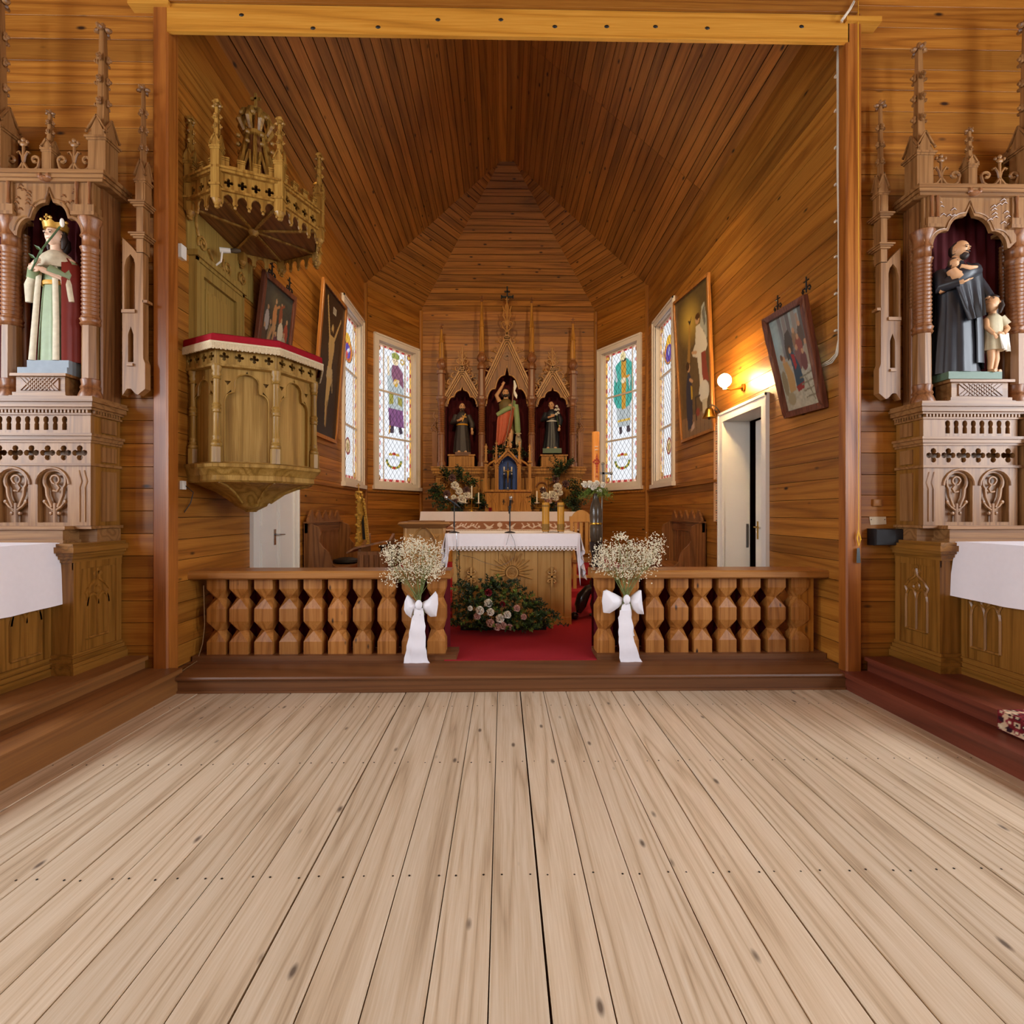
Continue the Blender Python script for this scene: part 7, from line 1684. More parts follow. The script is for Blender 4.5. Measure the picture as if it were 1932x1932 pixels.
part('body', M['shirt'], lb, lamb, 60)
# ------------------------------------------------ flowers and candles on the high altar
def arrangement(label, spots, greens, Yd, seed, name='flower_arrangement'):
    rr = random.Random(seed); f = thing(name, label, 'flowers', group='altar flower arrangements'); g1, g2 = MB(), MB()
    for (px, py, dx, dz, L) in greens:
        for k in range(12):
            p = at(px+rr.uniform(-7, 7), py+rr.uniform(-7, 7), Yd+rr.uniform(-.08, .08)); sprig((g1, g2)[k % 2], p, (dx+rr.uniform(-.5, .5), -.3+rr.uniform(-.3, .2), dz+rr.uniform(-.4, .4)), L*rr.uniform(.7, 1.2), rr, .06, .018, 7, .25)
    part('foliage', M['leafdark'], f, lambda m: m.add(g1.v, g1.f), None, 'stuff'); part('foliage', M['leaf'], f, lambda m: m.add(g2.v, g2.f), None, 'stuff')
    for px, py, r, mt in spots: part('blossom', M[mt], f, lambda m: bloom(m, at(px, py, Yd-.14), r*1.2, rr, 18), None)
    q = at(spots[0][0], 960, Yd)
    part('bowl', M['blackplastic'], f, lambda m: m.lathe([(.10, 0), (.14, .06), (.13, .07)], (at(sum(s[0] for s in spots)/len(spots), 960, Yd).x, Yd, MZ+.006), 14))
arrangement('white and mauve flower arrangement left of the tabernacle', [(858, 916, .075, 'petal'), (866, 927, .07, 'petal'), (856, 939, .055, 'petal'), (871, 942, .085, 'petal'), (881, 934, .075, 'petal'), (853, 902, .07, 'mauve'), (880, 925, .07, 'mauve'), (843, 932, .07, 'mauve'), (858, 946, .06, 'mauve')],
    [(850, 905, -.3, 1, .3), (868, 905, .2, 1, .35), (878, 915, .5, .7, .3), (840, 935, -1, .2, .3), (845, 950, -.7, -.1, .25), (890, 945, 1, .1, .3), (865, 950, 0, -.2, .2), (835, 925, -.9, .4, .25), (898, 950, .6, .2, .2)], 10.22, 21)
arrangement('white and mauve flower arrangement right of the tabernacle', [(1052, 920, .085, 'petal'), (1056, 930, .06, 'petal'), (1028, 936, .08, 'petal'), (1043, 934, .08, 'petal'), (1048, 940, .06, 'petal'), (1035, 946, .06, 'blush'), (1048, 904, .07, 'mauve'), (1067, 913, .07, 'mauve'), (1024, 925, .06, 'mauve'), (1052, 952, .06, 'mauve')],
    [(1056, 895, 0, 1, .38), (1062, 890, .1, 1, .35), (1070, 920, .9, .3, .3), (1078, 930, 1, -.1, .28), (1065, 945, .8, -.2, .28), (1040, 950, 0, -.2, .2), (1015, 945, -.8, .1, .25), (1050, 908, -.3, .8, .3), (1075, 945, .7, -.3, .25)], 10.22, 22)
gl = thing('garland', 'dark green leaf garland at the feet of the banner-bearing statue', 'garland'); g = MB(); rr = random.Random(9)
for px in range(926, 996, 5):
    for k in range(4): sprig(g, at(px+rr.uniform(-3, 3), 858-8*math.sin((px-926)/70*PI)+rr.uniform(-8, 10), 10.5), (rr.uniform(-.8, .8), -.5, rr.uniform(-.4, .8)), .16, rr, .055, .016, 6, .3)
part('foliage', M['leafdark'], gl, lambda m: m.add(g.v, g.f), None, 'stuff')
def candelabrum(label, pts, Yd, pxc):
    c = thing('candelabrum', label, 'candelabrum', group='three-branched altar candelabra'); x_ = at(pxc, 960, Yd).x
    part('foot', M['brass'], c, lambda m: m.lathe([(.06, 0), (.055, .012), (.02, .03), (.012, .05)], (x_, Yd, MZ+.006), 12))
    zr_ = at(pxc, 958, Yd).z
    part('cross_bar', M['brass'], c, lambda m: m.tube([(at(pts[0][0], 958, Yd).x, Yd, zr_), (at(pts[2][0], 958, Yd).x, Yd, zr_)], .01, 6))
    part('stem', M['brass'], c, lambda m: m.tube([(x_, Yd, MZ+.04), (x_, Yd, at(pxc, pts[1][2]+1, Yd).z)], .011, 6))
    for px, yt, yb in pts:
        q0, q1 = at(px, yb, Yd), at(px, yt, Yd)
        a = part('arm', M['brass'], c, lambda m: m.tube([(q0.x, Yd, zr_), (q0.x, Yd, q0.z)], .009, 6))
        part('drip_pan', M['candle'], a, lambda m: m.lathe([(.012, -.015), (.055, 0), (.055, .006)], (q0.x, Yd, q0.z), 12))
        part('candle', M['candle'], a, lambda m: m.lathe([(.014, .006), (.0135, q1.z-q0.z-.01), (.006, q1.z-q0.z)], (q0.x, Yd, q0.z), 10))
candelabrum('brass candelabrum with three white candles left of the tabernacle', [(878, 926, 949), (890, 916, 940), (903, 929, 949)], 10.05, 890)
candelabrum('brass candelabrum with three white candles right of the tabernacle', [(1013, 926, 949), (1025, 918, 940), (1037, 926, 949)], 10.05, 1025)
q = at(925, 963, 10.02); vt = thing('votive_glass', 'small red votive glass at the altar cloth edge', 'votive light', (q.x, 10.02, MZ+.006))
part('glass', plain('ruby_glass', '8a1022', .1, Transmission_Weight=.3), vt, lambda m: m.lathe([(.025, 0), (.032, .01), (.034, .075), (.03, .075), (.028, .02)], (0,0,0), 14)); part('wax', M['candle'], vt, lambda m: m.lathe([(.026, .012), (.026, .05)], (0,0,0), 12))
# ================================================================== PICTURES
def picture(name, label, corners, fw, mat, cv, t=.03):
    """corners: lower-left, lower-right, upper-right, upper-left of the outer frame (seen from the room)"""
    C = [Vector(c) for c in corners]; p = thing(name, label, 'painting')
    N_ = (C[1]-C[0]).cross(C[3]-C[0]).normalized()
    if N_.dot(Vector((.1, 6, 2))-C[0]) < 0: N_ = -N_
    B = lambda u, v: C[0].lerp(C[1], u).lerp(C[3].lerp(C[2], u), v)
    W_ = (C[1]-C[0]).length; H_ = (C[3]-C[0]).length; a, b = fw/W_, fw/H_
    def rail(m, q):
        f = [B(*p_) for p_ in q]; m.loft([[x-N_*.012 for x in f], [x+N_*t*.75 for x in f], [x.lerp(sum(f, Vector())/4, .12)+N_*t for x in f]])
    for q in (((0, 0), (1, 0), (1-a, b), (a, b)), ((0, 1), (1, 1), (1-a, 1-b), (a, 1-b)), ((0, 0), (0, 1), (a, 1-b), (a, b)), ((1, 0), (1, 1), (1-a, 1-b), (1-a, b))):
        part('frame_rail', mat, p, lambda m: rail(m, q), None)
    part('backing', M['darkZ'], p, lambda m: m.loft([[B(*q)-N_*.018 for q in ((.01, .01), (.99, .01), (.99, .99), (.01, .99))], [B(*q)-N_*.004 for q in ((.01, .01), (.99, .01), (.99, .99), (.01, .99))]]), None)
    cv.build('canvas', lambda u, v: B(a+(1-2*a)*u, b+(1-2*b)*v)+N_*.004, M['paint'], p)
    return p, B, N_
# crucifixion on the left wall
cv = Canvas(70, 150, '241c16').noise(.25, 2)
cv.line((.5, .02), (.5, .86), .03, '2e2318', asp=2.2).line((.05, .80), (.95, .80), .02, '2e2318', asp=2.2)
SK, SD = 'b89a62', '846a40'
cv.line((.40, .70), (.22, .93), .030, SK, asp=2.2, w2=.02).line((.60, .70), (.82, .86), .030, SK, asp=2.2, w2=.02)
cv.ell(.21, .945, .022, .016, SK).ell(.84, .875, .022, .016, SK)
cv.poly([(.38, .72), (.62, .72), (.64, .64), (.58, .52), (.59, .46), (.42, .46), (.43, .54), (.37, .64)], SK); cv.line((.5, .70), (.5, .5), .01, SD, .5, asp=2.2)
cv.poly([(.40, .49), (.62, .49), (.66, .42), (.60, .37), (.44, .38), (.37, .42)], 'b3a078'); cv.line((.62, .45), (.68, .33), .02, '94815c', asp=2.2)
cv.line((.46, .40), (.44, .24), .05, SK, asp=2.2, w2=.032).line((.55, .40), (.5, .24), .05, SK, asp=2.2, w2=.032).line((.44, .24), (.47, .08), .034, SK, asp=2.2, w2=.018).line((.5, .24), (.5, .07), .03, SD, asp=2.2, w2=.018)
cv.ell(.5, .775, .075, .042, '2a1c10').ell(.505, .768, .05, .034, SK).ell(.505, .742, .035, .014, '3a2816')
cv.rect(.47, .60, .875, .925, 'cfc6ac'); 
for k, x in enumerate((.485, .51, .54, .575)): cv.line((x, .887), (x, .912), .006, '3a3020', asp=2.2)
bl, br = atx(588, 822, XL+.05), atx(635, 837, XL+.05); yl_, yr_ = bl.y, br.y
picture('crucifixion_painting', 'tall dark crucifixion painting in an orange wood frame', [(XL+.035, yl_, 2.47), (XL+.035, yr_, 2.47), (XL+.20, yr_, 4.62), (XL+.20, yl_, 4.62)][0:4], .055, M['orangeframe'], cv)
# dark picture beside the pulpit
cv = Canvas(70, 120, '2c302c').grad('3a4038', '2a241e').noise(.3, 3)
cv.glow(.35, .85, .4, .2, '565340')
for (x, y, w, h_, c) in ((.18, .30, .07, .12, 'a8a094'), (.42, .36, .07, .16, 'b07a4a'), (.62, .42, .06, .10, '8a4a30'), (.66, .26, .10, .12, 'c8bca0'), (.85, .28, .08, .12, '9a4632'), (.30, .16, .06, .14, '7a6a4a'), (.8, .14, .09, .12, 'a89c80'), (.5, .12, .12, .10, '5c3040'), (.12, .14, .08, .1, '4a3a2c')):
    y += .34; cv.ell(x, y, w, h_*.85, c); cv.ell(x+.01, y+h_*1.05, .03, .025, 'b08a62')
cv.line((.42, .64), (.25, .44), .04, 'b0875a', asp=1.6, w2=.02).line((.46, .62), (.40, .42), .035, 'b0875a', asp=1.6, w2=.02).line((.40, .79), (.55, .84), .02, 'b07a4a', asp=1.6).line((.6, .84), (.72, .88), .02, '8a4a30', asp=1.6)
p, B, N_ = picture('station_picture', 'dark framed picture of a crowd leaning out beside the pulpit canopy', [(XL+.03, atx(471, 640, XL+.03).y, 2.70), (XL+.03, atx(535, 650, XL+.03).y, 2.70), (XL+.17, atx(535, 650, XL+.03).y, 3.98), (XL+.17, atx(471, 640, XL+.03).y, 3.93)], .06, M['picframe'], cv)
def ironwork(m, c, U, s=1):
    c, U = Vector(c), Vector(U); T = lambda q, r: m.tube([c+U*a*s+Vector((0,0,b*s)) for a, b in q], r*s, 6)
    T([(0, -.03), (0, .16)], .010); T([(-.05, .11), (.05, .11)], .009)
    for g in (-1, 1): T([(0, 0), (g*.03, .03), (g*.07, .03), (g*.09, .0), (g*.07, -.025), (g*.05, -.01), (g*.06, .005)], .009)
for t in (.25, .8): part('iron_finial', M['iron'], p, lambda m: ironwork(m, B(t, 1)+Vector((0,0,.03)), (0,1,0), .9))
# annunciation on the right wall
cv = Canvas(76, 150, '5a4a2a').grad('57482a', '6b5330').noise(.18, 5)
cv.glow(.42, .80, .42, .20, 'd8b04a', 1.2); cv.poly([(.42, .78), (.46, .78), (.40, .52), (.30, .52)], 'b8863a', .7)
cv.poly([(.38, .815), (.46, .80), (.52, .835), (.47, .785), (.44, .77), (.42, .785)], '2c2a26')
cv.rect(0, 1, 0, .14, '8a6a48'); 
for k in range(9): cv.line((k/8, 0), (k/8+.02, .14), .008, '6f5238', asp=2)
cv.poly([(.62, .74), (.74, .74), (.90, .62), (.93, .56), (.84, .52), (.80, .40), (.70, .24), (.66, .24), (.66, .40), (.62, .52), (.5, .545), (.46, .57), (.58, .62)], 'd9cdb0'); cv.poly([(.74, .54), (.86, .54), (.90, .40), (.94, .32), (.78, .34), (.74, .40)], '8a3a2a')
cv.ell(.67, .775, .06, .03, 'c89a6a'); cv.ell(.68, .795, .065, .022, '4a3018'); cv.poly([(.74, .72), (.80, .84), (.88, .86), (.93, .74), (.92, .60), (.86, .66)], 'a8a690'); cv.poly([(.80, .80), (.88, .84), (.90, .72), (.86, .70)], '6a6a5c')
cv.ell(.78, .27, .15, .075, 'd0c8b2'); cv.poly([(.72, .22), (.86, .22), (.84, .13), (.72, .12)], 'b8ab8a'); cv.line((.60, .56), (.48, .575), .022, 'c89a6a', asp=2)
cv.poly([(.27, .42), (.33, .47), (.40, .42), (.42, .30), (.40, .16), (.36, .06), (.22, .05), (.20, .20), (.22, .34)], '2e3140'); cv.poly([(.37, .36), (.43, .34), (.42, .26), (.37, .26)], 'c8a02c'); cv.ell(.335, .485, .05, .03, 'c89a6a'); cv.ell(.31, .50, .055, .032, '3a2414'); cv.line((.36, .40), (.44, .38), .022, 'c89a6a', asp=2); cv.poly([(.34, .07), (.44, .10), (.44, .05), (.30, .03)], 'c8a48a')
cv.rect(.50, .53, .10, .26, '3c3226'); cv.rect(.50, .66, .25, .265, '3c3226'); cv.ell(.57, .15, .06, .03, '8a3c2a')
yA, yB_ = atx(1285, 835, XR-.05).y, atx(1347, 800, XR-.05).y
picture('annunciation_painting', 'tall painting of an angel and kneeling woman on the right wall', [(XR-.035, yA, 2.47), (XR-.035, yB_, 2.47), (XR-.11, yB_, 4.55), (XR-.16, yA, 4.66)], .045, M['orangeframe'], cv)
# framed station picture with steps and figures
cv = Canvas(80, 110, 'a89c84').grad('8c948c', 'b0a488').noise(.2, 6)
for x, c in ((.28, '6f6a66'), (.40, '857a70'), (.52, '6a625c'), (.68, '8a8072'), (.88, '5c5650')): cv.rect(x-.05, x+.05, .55, 1, c)
cv.rect(.74, .80, .62, .95, 'a8744a', .6); cv.glow(.08, .75, .25, .3, '9ab0ac', 1)
cv.poly([(.30, .66), (.36, .80), (.48, .84), (.56, .72), (.5, .56), (.32, .52)], '4a4238')
for (x, y, w, h_, c) in ((.62, .70, .07, .1, '8a6a4a'), (.80, .72, .08, .12, '5a4a3c'), (.70, .60, .10, .12, '8c4a3a'), (.88, .52, .08, .12, '9a8a72'), (.62, .50, .08, .12, '7a5048'), (.76, .46, .09, .1, '6a3a34')):
    cv.ell(x, y, w, h_, c); cv.ell(x, y+h_, .035, .03, 'b88a62')
cv.poly([(.38, .60), (.50, .60), (.62, .42), (.66, .24), (.42, .22), (.42, .42)], '2e4450'); cv.poly([(.42, .58), (.52, .56), (.54, .44), (.48, .40)], '9a2c2a'); cv.ell(.42, .63, .05, .045, '5a3a20'); cv.ell(.425, .62, .035, .033, 'c09468')
cv.poly([(.14, .52), (.28, .52), (.40, .36), (.38, .20), (.20, .18), (.20, .36)], 'b08a54'); cv.ell(.2, .55, .045, .04, 'b88a62'); cv.ell(.14, .58, .04, .035, '6a4a30'); cv.ell(.10, .30, .08, .14, '8a7a58'); cv.ell(.2, .12, .12, .07, '9a8a66')
cv.poly([(.40, .23), (.66, .26), (.62, .19), (.44, .17)], '8a2c28')
for k in range(4): cv.line((.55+.03*k, .30-.07*k), (.98, .34-.08*k), .012, '7a7058', asp=1.4); cv.line((.70+.04*k, .30-.07*k), (.78+.03*k, .20-.05*k), .01, '7a7058', asp=1.4)
yA, yB_ = atx(1480, 788, XR-.06).y, atx(1556, 766, XR-.06).y
yT0 = yA; lean = .33
p, B, N_ = picture('station_picture', 'colour picture of robed figures on steps in a mahogany frame', [(XR-.035, yA, 2.32), (XR-.035, yB_, 2.30), (XR-.22, yB_, 3.27), (XR-.26, yA, 3.29)], .06, M['picframe'], cv, .04)
for t in (.35, 1.0): part('iron_finial', M['iron'], p, lambda m: ironwork(m, B(t, 1)+Vector((0,0,.035)), (0,1,0), .7))
# ================================================================== WALL LAMPS, BELL
def wall_lamp(label, s, X_, y, z):
    t = thing('wall_lamp', label, 'lamp')
    part('wall_plate', M['brass'], t, lambda m: m.tube([(X_-s*.02, y, z-.02), (X_-s*.045, y, z-.02)], .045, 14))
    part('arm', M['brass'], t, lambda m: m.tube([(X_-s*.04, y, z-.02), (X_-s*.18, y, z-.05), (X_-s*.25, y, z-.03)], .010, 8))
    part('socket', M['plasticwhite'], t, lambda m: m.tube([(X_-s*.25, y, z-.045), (X_-s*.25, y, z-.01)], .022, 12))
    part('globe', M['bulb'], t, lambda m: m.ell((X_-s*.25, y, z+.06), (.075, .075, .078), 18, 12), 60)
q = atx(1367, 718, XR-.25)
wall_lamp('lit round bulb wall lamp above the white door', 1, XR, q.y, q.z-.06)
bl = thing('sanctuary_bell', 'brass bell on a scrolled iron bracket beside the white door', 'bell')
q = atx(1338, 778, XR-.16); bx_, by_, bz_ = XR-.16, q.y+.0, q.z
part('bracket', M['iron'], bl, lambda m: (m.tube([(XR-.02, by_-.0, bz_+.02), (XR-.02, by_, bz_-.08)], .008, 6), m.tube([(XR-.02, by_, bz_+.0), (XR-.07, by_, bz_+.075), (XR-.13, by_, bz_+.10), (bx_, by_, bz_+.09)], .008, 6), m.tube([(XR-.05, by_, bz_-.0), (XR-.09, by_, bz_+.03), (XR-.085, by_, bz_+.06), (XR-.06, by_, bz_+.05)], .007, 6), m.tube([(bx_, by_, bz_+.09), (bx_, by_, bz_+.06)], .005, 6)))
part('bell', M['brass'], bl, lambda m: m.lathe([(.085, -.07), (.08, -.055), (.06, -.02), (.048, .03), (.03, .055), (.01, .06)], (bx_, by_, bz_), 20), 60)
part('clapper', M['iron'], bl, lambda m: (m.tube([(bx_, by_, bz_+.03), (bx_, by_, bz_-.07)], .004, 5), m.ell((bx_, by_, bz_-.08), .016, 8, 6)))
bs = thing('bell_pull', 'long narrow woven bell pull strip hanging beside the white door', 'textile')
y0_, y1_ = atx(1359, 900, XR-.03).y, atx(1347, 900, XR-.03).y; z1_, z0_ = atx(1354, 797, XR-.03).z, atx(1354, 984, XR-.03).z
cv = Canvas(10, 130, 'd6a272').noise(.1, 8)
for k in range(40):
    v = (k+.5)/40; cv.ell(.5, v, .18, .006, '8a5038' if k % 2 else '6a6a58'); cv.ell(.28, v, .08, .004, 'd9b48a'); cv.ell(.72, v, .08, .004, 'd9b48a')
cv.rect(0, .08, 0, 1, 'a87448').rect(.92, 1, 0, 1, 'a87448')
cv.build('woven_face', lambda u, v: (XR-.036, y1_+(y0_-y1_)*u, z0_+(z1_-z0_)*v), M['tapestry'], bs)
part('strip', plain('tan_backing', 'c9925c', .8), bs, lambda m: m.box(XR-.035, XR-.026, min(y0_, y1_), max(y0_, y1_), z0_, z1_))
part('ring', M['brass'], bs, lambda m: m.tube([(XR-.03, (y0_+y1_)/2+.03*math.cos(t), z0_-.03+.03*math.sin(t)) for t in [2*PI*i/12 for i in range(13)]], .005, 5))
# ================================================================== WIRING AND SMALL WALL THINGS
wc = thing('white_cable', 'white cable bundle clipped down the right side of the chancel arch', 'cable')
xw = 2.695
cpts = [(1612, 3, 3.97), (1604, 18, 3.97), (1590, 38, 3.98), (1583, 60, 4.02), (1582, 120, 4.1), (1584, 200, 4.1), (1583, 320, 4.1), (1584, 430, 4.1), (1585, 520, 4.1), (1586, 600, 4.1), (1585, 640, 4.1), (1579, 668, 4.12), (1568, 682, 4.17), (1550, 692, 4.25)]
for k in range(3):
    def run(m):
        pts = []
        for i, (a, b, y_) in enumerate(cpts):
            q = atx(a, b, XR-.03) if i > 2 else at(a, b, 3.96); pts.append(q+Vector((-.004*k, .009*(k-1)*(1 if i > 2 else 0), .004*math.sin(i*2+k)+(.009*(k-1) if i > 10 else 0)))+Vector((.004*math.sin(i*1.7+k), 0, 0)))
        m.tube(pts, .0055, 6)
    part('strand', M['cable'], wc, run, 60)
for b in (52, 88, 140, 205, 275, 345, 415, 482, 552, 622):
    q = atx(1581, b, XR-.03); part('clip', M['cable'], wc, lambda m: m.box(q.x-.012, q.x+.004, q.y+.01, q.y+.035, q.z-.008, q.z+.008))
yc_ = thing('yellow_cord', 'long taut yellow cord hanging down the right arch post', 'cord')
part('cord', M['yellowcord'], yc_, lambda m: m.tube([at(1619, 2, 3.985), at(1620, 500, 3.985), at(1620, 1000, 3.985)], .0035, 6))
part('knot', M['yellowcord'], yc_, lambda m: (m.tube([at(1620, 1000, 3.982), at(1617, 1015, 3.98), at(1620, 1030, 3.98), at(1624, 1018, 3.98), at(1620, 1004, 3.98)], .006, 6)))
part('weight', M['bluetag'], yc_, lambda m: m.loft([[at(1617, 1034, 3.975), at(1622, 1034, 3.975), at(1622, 1034, 3.99), at(1617, 1034, 3.99)], [at(1616, 1062, 3.975), at(1624, 1062, 3.975), at(1624, 1062, 3.99), at(1616, 1062, 3.99)]]))
YW = WY+.055-.022-.004
def wallbox(name, mat, label, cat, px0, px1, py0, py1, d):
    a, b = at(px0, py1, YW), at(px1, py0, YW); return tag(part(name, mat, None, lambda m: m.loft([[(a.x, YW, a.z), (b.x, YW, a.z), (b.x, YW, b.z), (a.x, YW, b.z)], [(a.x, YW-d*.8, a.z), (b.x, YW-d*.8, a.z), (b.x, YW-d*.8, b.z), (a.x, YW-d*.8, b.z)], [(a.x+.006, YW-d, a.z+.006), (b.x-.006, YW-d, a.z+.006), (b.x-.006, YW-d, b.z-.006), (a.x+.006, YW-d, b.z-.006)]])), label, cat)
wallbox('wall_switch', plain('tan_switch', 'a5703a', .5), 'small brown light switch on boards by the right altar', 'switch', 1646, 1661, 942, 955, .02)
wallbox('speaker_box', M['blackplastic'], 'black speaker box on the wall by the right side altar', 'speaker', 1636, 1687, 997, 1028, .10)
pc = thing('paper_card', 'cream card pinned with two tacks above the black box', 'card')
a, b = at(1640, 990, YW), at(1672, 975, YW)
part('card', M['paper'], pc, lambda m: m.loft([[(a.x+.008, y_, a.z-.002), (b.x, y_, a.z+.004), (b.x-.004, y_, b.z), (a.x, y_, b.z)] for y_ in (YW, YW-.003)]))
for t in (.1, .9): part('tack', M['iron'], pc, lambda m: m.ell((a.x+(b.x-a.x)*t, YW-.004, a.z+(b.z-a.z)*.65), (.0045, .003, .0045), 6, 4))
lc_ = thing('left_cable', 'thin brown cable running along the floor beside the left arch post', 'cable'); lc_.name = 'floor_cable'
part('strand', plain('brown_cable', '8a6a45', .6), lc_, lambda m: m.tube([at(322, 1310, 3.975)+Vector((0,-.008,.0)), at(322, 1276, 3.96), atz(332, 1274, DECK+.006), atz(352, 1260, DECK+.006), atz(372, 1247, DECK+.006), at(382, 1215, 4.4), at(386, 1180, 4.4), at(384, 1105, 4.4)], .0035, 6))
sc = thing('wall_socket', 'small socket with a drooping wire under the pulpit', 'socket')
q = atx(338, 916, XL+.03); part('plate', M['plasticwhite'], sc, lambda m: m.box(XL+.02, XL+.045, q.y+.02, q.y+.07, q.z-.03, q.z+.04)); part('wire', M['blackplastic'], sc, lambda m: m.tube([(XL+.045, q.y+.06, q.z), (XL+.06, q.y+.14, q.z-.05), (XL+.05, q.y+.12, q.z-.14), (XL+.04, q.y+.05, q.z-.22)], .004, 5))
# ================================================================== CHANCEL FURNITURE
def bench(s, X_, y0_, y1_, label):
    t = thing('bench', label, 'bench', group='choir benches'); md, mdy = M['darkZ'], M['darkY']; bx = lambda m, a0, a1, p, q, z0, z1: m.box(min(X_-s*a0, X_-s*a1), max(X_-s*a0, X_-s*a1), p, q, z0, z1)
    zt = 1.27; zs = .62
    n = 7; w = (y1_-y0_-.08)/n
    for k in range(n): part('back_board', md, t, lambda m: bx(m, .045, .065, y0_+.04+w*k+.003, y0_+.04+w*(k+1)-.003, DECK+.1, zt-.14))
    part('top_rail', mdy, t, lambda m: bx(m, .04, .08, y0_, y1_, zt-.15, zt-.02)); part('cornice', mdy, t, lambda m: bx(m, .03, .12, y0_-.02, y1_+.02, zt-.02, zt))
    nz = 5; wz = (y1_-y0_)/nz; out = [(y0_, zt)]
    for k in range(nz): out += [(y0_+wz*k+.012, zt+.035), (y0_+wz*(k+.5), zt+.16), (y0_+wz*(k+1)-.012, zt+.035)]
    out += [(y1_, zt)]
    part('zigzag_crest', md, t, lambda m: m.plate(out, lambda a, z, d: (X_-s*(.06+d), a, z), 0, .03))
    part('seat', mdy, t, lambda m: bx(m, .04, .46, y0_+.03, y1_-.03, zs-.03, zs)); part('seat_front', md, t, lambda m: bx(m, .40, .43, y0_+.03, y1_-.03, DECK, zs-.03))
    side = [(.03, DECK), (.47, DECK), (.47, zs-.02), (.45, zs+.04), (.40, zs+.09), (.385, zs+.16), (.36, zs+.24), (.27, zs+.32), (.23, zs+.38), (.235, zs+.44), (.25, zs+.50), (.22, zs+.58), (.12, zs+.625), (.03, zs+.63)]
    for y_ in (y0_, y1_-.035): part('end_panel', md, t, lambda m: m.plate(side, lambda a, z, d: (X_-s*a, y_+d, z), 0, .035))
    return t
bench(-1, XL+.02, 6.78, 8.12, 'dark wooden bench with zigzag crest on the left wall')
bench(1, XR-.02, 6.95, 8.22, 'dark wooden bench with zigzag crest on the right wall')
cu = thing('seat_cushion', 'round black cushion on the left bench seat', 'cushion', (XL+.28, 7.85, .62)); part('pad', M['blackplastic'], cu, lambda m: m.lathe([(.14, 0), (.19, .025), (.185, .06), (.10, .085), (.02, .085)], (0,0,0), 20), 60)
# kneeling desk
kd = thing('kneeling_desk', 'dark wooden kneeling desk with a sloping top before the lectern', 'kneeler')
q0, q1 = at(654, 1026, 6.25), at(733, 1026, 6.25); md = M['darkZ']
part('front_panel', md, kd, lambda m: m.box(at(675, 1026, 6.25).x, q1.x-.03, 6.24, 6.27, DECK, .92))
for k in range(5): part('slat', md, kd, lambda m: m.box(at(679+9.5*k, 1026, 6.24).x, at(686+9.5*k, 1026, 6.24).x, 6.225, 6.24, DECK+.05, .88))
part('side_panel', md, kd, lambda m: m.plate([(6.27, DECK), (6.75, DECK), (6.75, 1.12), (6.27, .95)], YZ(at(676, 1026, 6.27).x), 0, .03)); part('side_panel', md, kd, lambda m: m.plate([(6.27, DECK), (6.75, DECK), (6.75, 1.12), (6.27, .95)], YZ(q1.x-.06), 0, .03))
part('sloping_top', M['darkX'], kd, lambda m: m.loft([[at(653, 1042, 6.16), at(667, 1033, 6.2), at(675, 1031, 6.22), at(730, 1020, 6.3), at(733, 1022, 6.3), at(675, 1035, 6.22), at(667, 1037, 6.2), at(654, 1045, 6.16)], [p_+Vector((0, .45, .0)) for p_ in (at(653, 1042, 6.16), at(667, 1033, 6.2), at(675, 1031, 6.22), at(730, 1020, 6.3), at(733, 1022, 6.3), at(675, 1035, 6.22), at(667, 1037, 6.2), at(654, 1045, 6.16))]]))
part('kneeling_board', M['darkX'], kd, lambda m: m.box(at(676, 1026, 6.27).x, q1.x-.03, 6.75, 7.0, DECK, DECK+.16))
# gilt carved frame on the kneeling desk
gf = thing('gilt_frame', 'tall narrow gilt carved frame with a dark pointed panel', 'picture frame')
YG = 6.55; zb = .98
G = lambda px, py: at(px, py, YG)
part('panel', M['iron'], gf, lambda m: m.plate([(G(684, 1025).x, zb+.07), (G(691, 1025).x, zb+.07), (G(689, 980).x, G(689, 980).z), (G(685, 972).x, G(685, 972).z), (G(682, 985).x, G(682, 985).z)], XZ(YG+.004), 0, .014))
rr = random.Random(31)
part('backplate', M['gilt'], gf, lambda m: m.plate([(G(*p_).x, G(*p_).z) for p_ in ((670.5, 1031), (696, 1028), (692.5, 985), (687, 948), (681, 934), (674, 936), (671, 985))], XZ(YG+.02), 0, .03))
part('carved_stile', M['gilt'], gf, lambda m: [m.ell((G(675+rr.uniform(-2.5, 3.5)+(k/26)*0, 1030-k*3.6).x, YG+rr.uniform(-.015, .015), G(675, 1030-k*3.6).z), (rr.uniform(.018, .03), .024, rr.uniform(.016, .028)), 6, 4) for k in range(29)]+[m.bar(G(676, 1030), G(677, 935), .03, .03)])
part('carved_stile', M['gilt'], gf, lambda m: (m.bar(G(692.5, 1030), G(688, 975), .016, .02), [m.ell((G(694-k*.42+rr.uniform(-1, 1.5), 1026-k*4.4).x, YG, G(690, 1026-k*4.4).z), (.016, .016, .018), 6, 4) for k in range(20)]))
part('base', M['gilt'], gf, lambda m: m.loft([[G(673, 1034)+Vector((0,-.04,0)), G(695, 1030)+Vector((0,-.04,0)), G(695, 1030)+Vector((0,.05,0)), G(673, 1034)+Vector((0,.05,0))], [G(674, 1026)+Vector((0,-.03,0)), G(694, 1024)+Vector((0,-.03,0)), G(694, 1024)+Vector((0,.04,0)), G(674, 1026)+Vector((0,.04,0))]]))
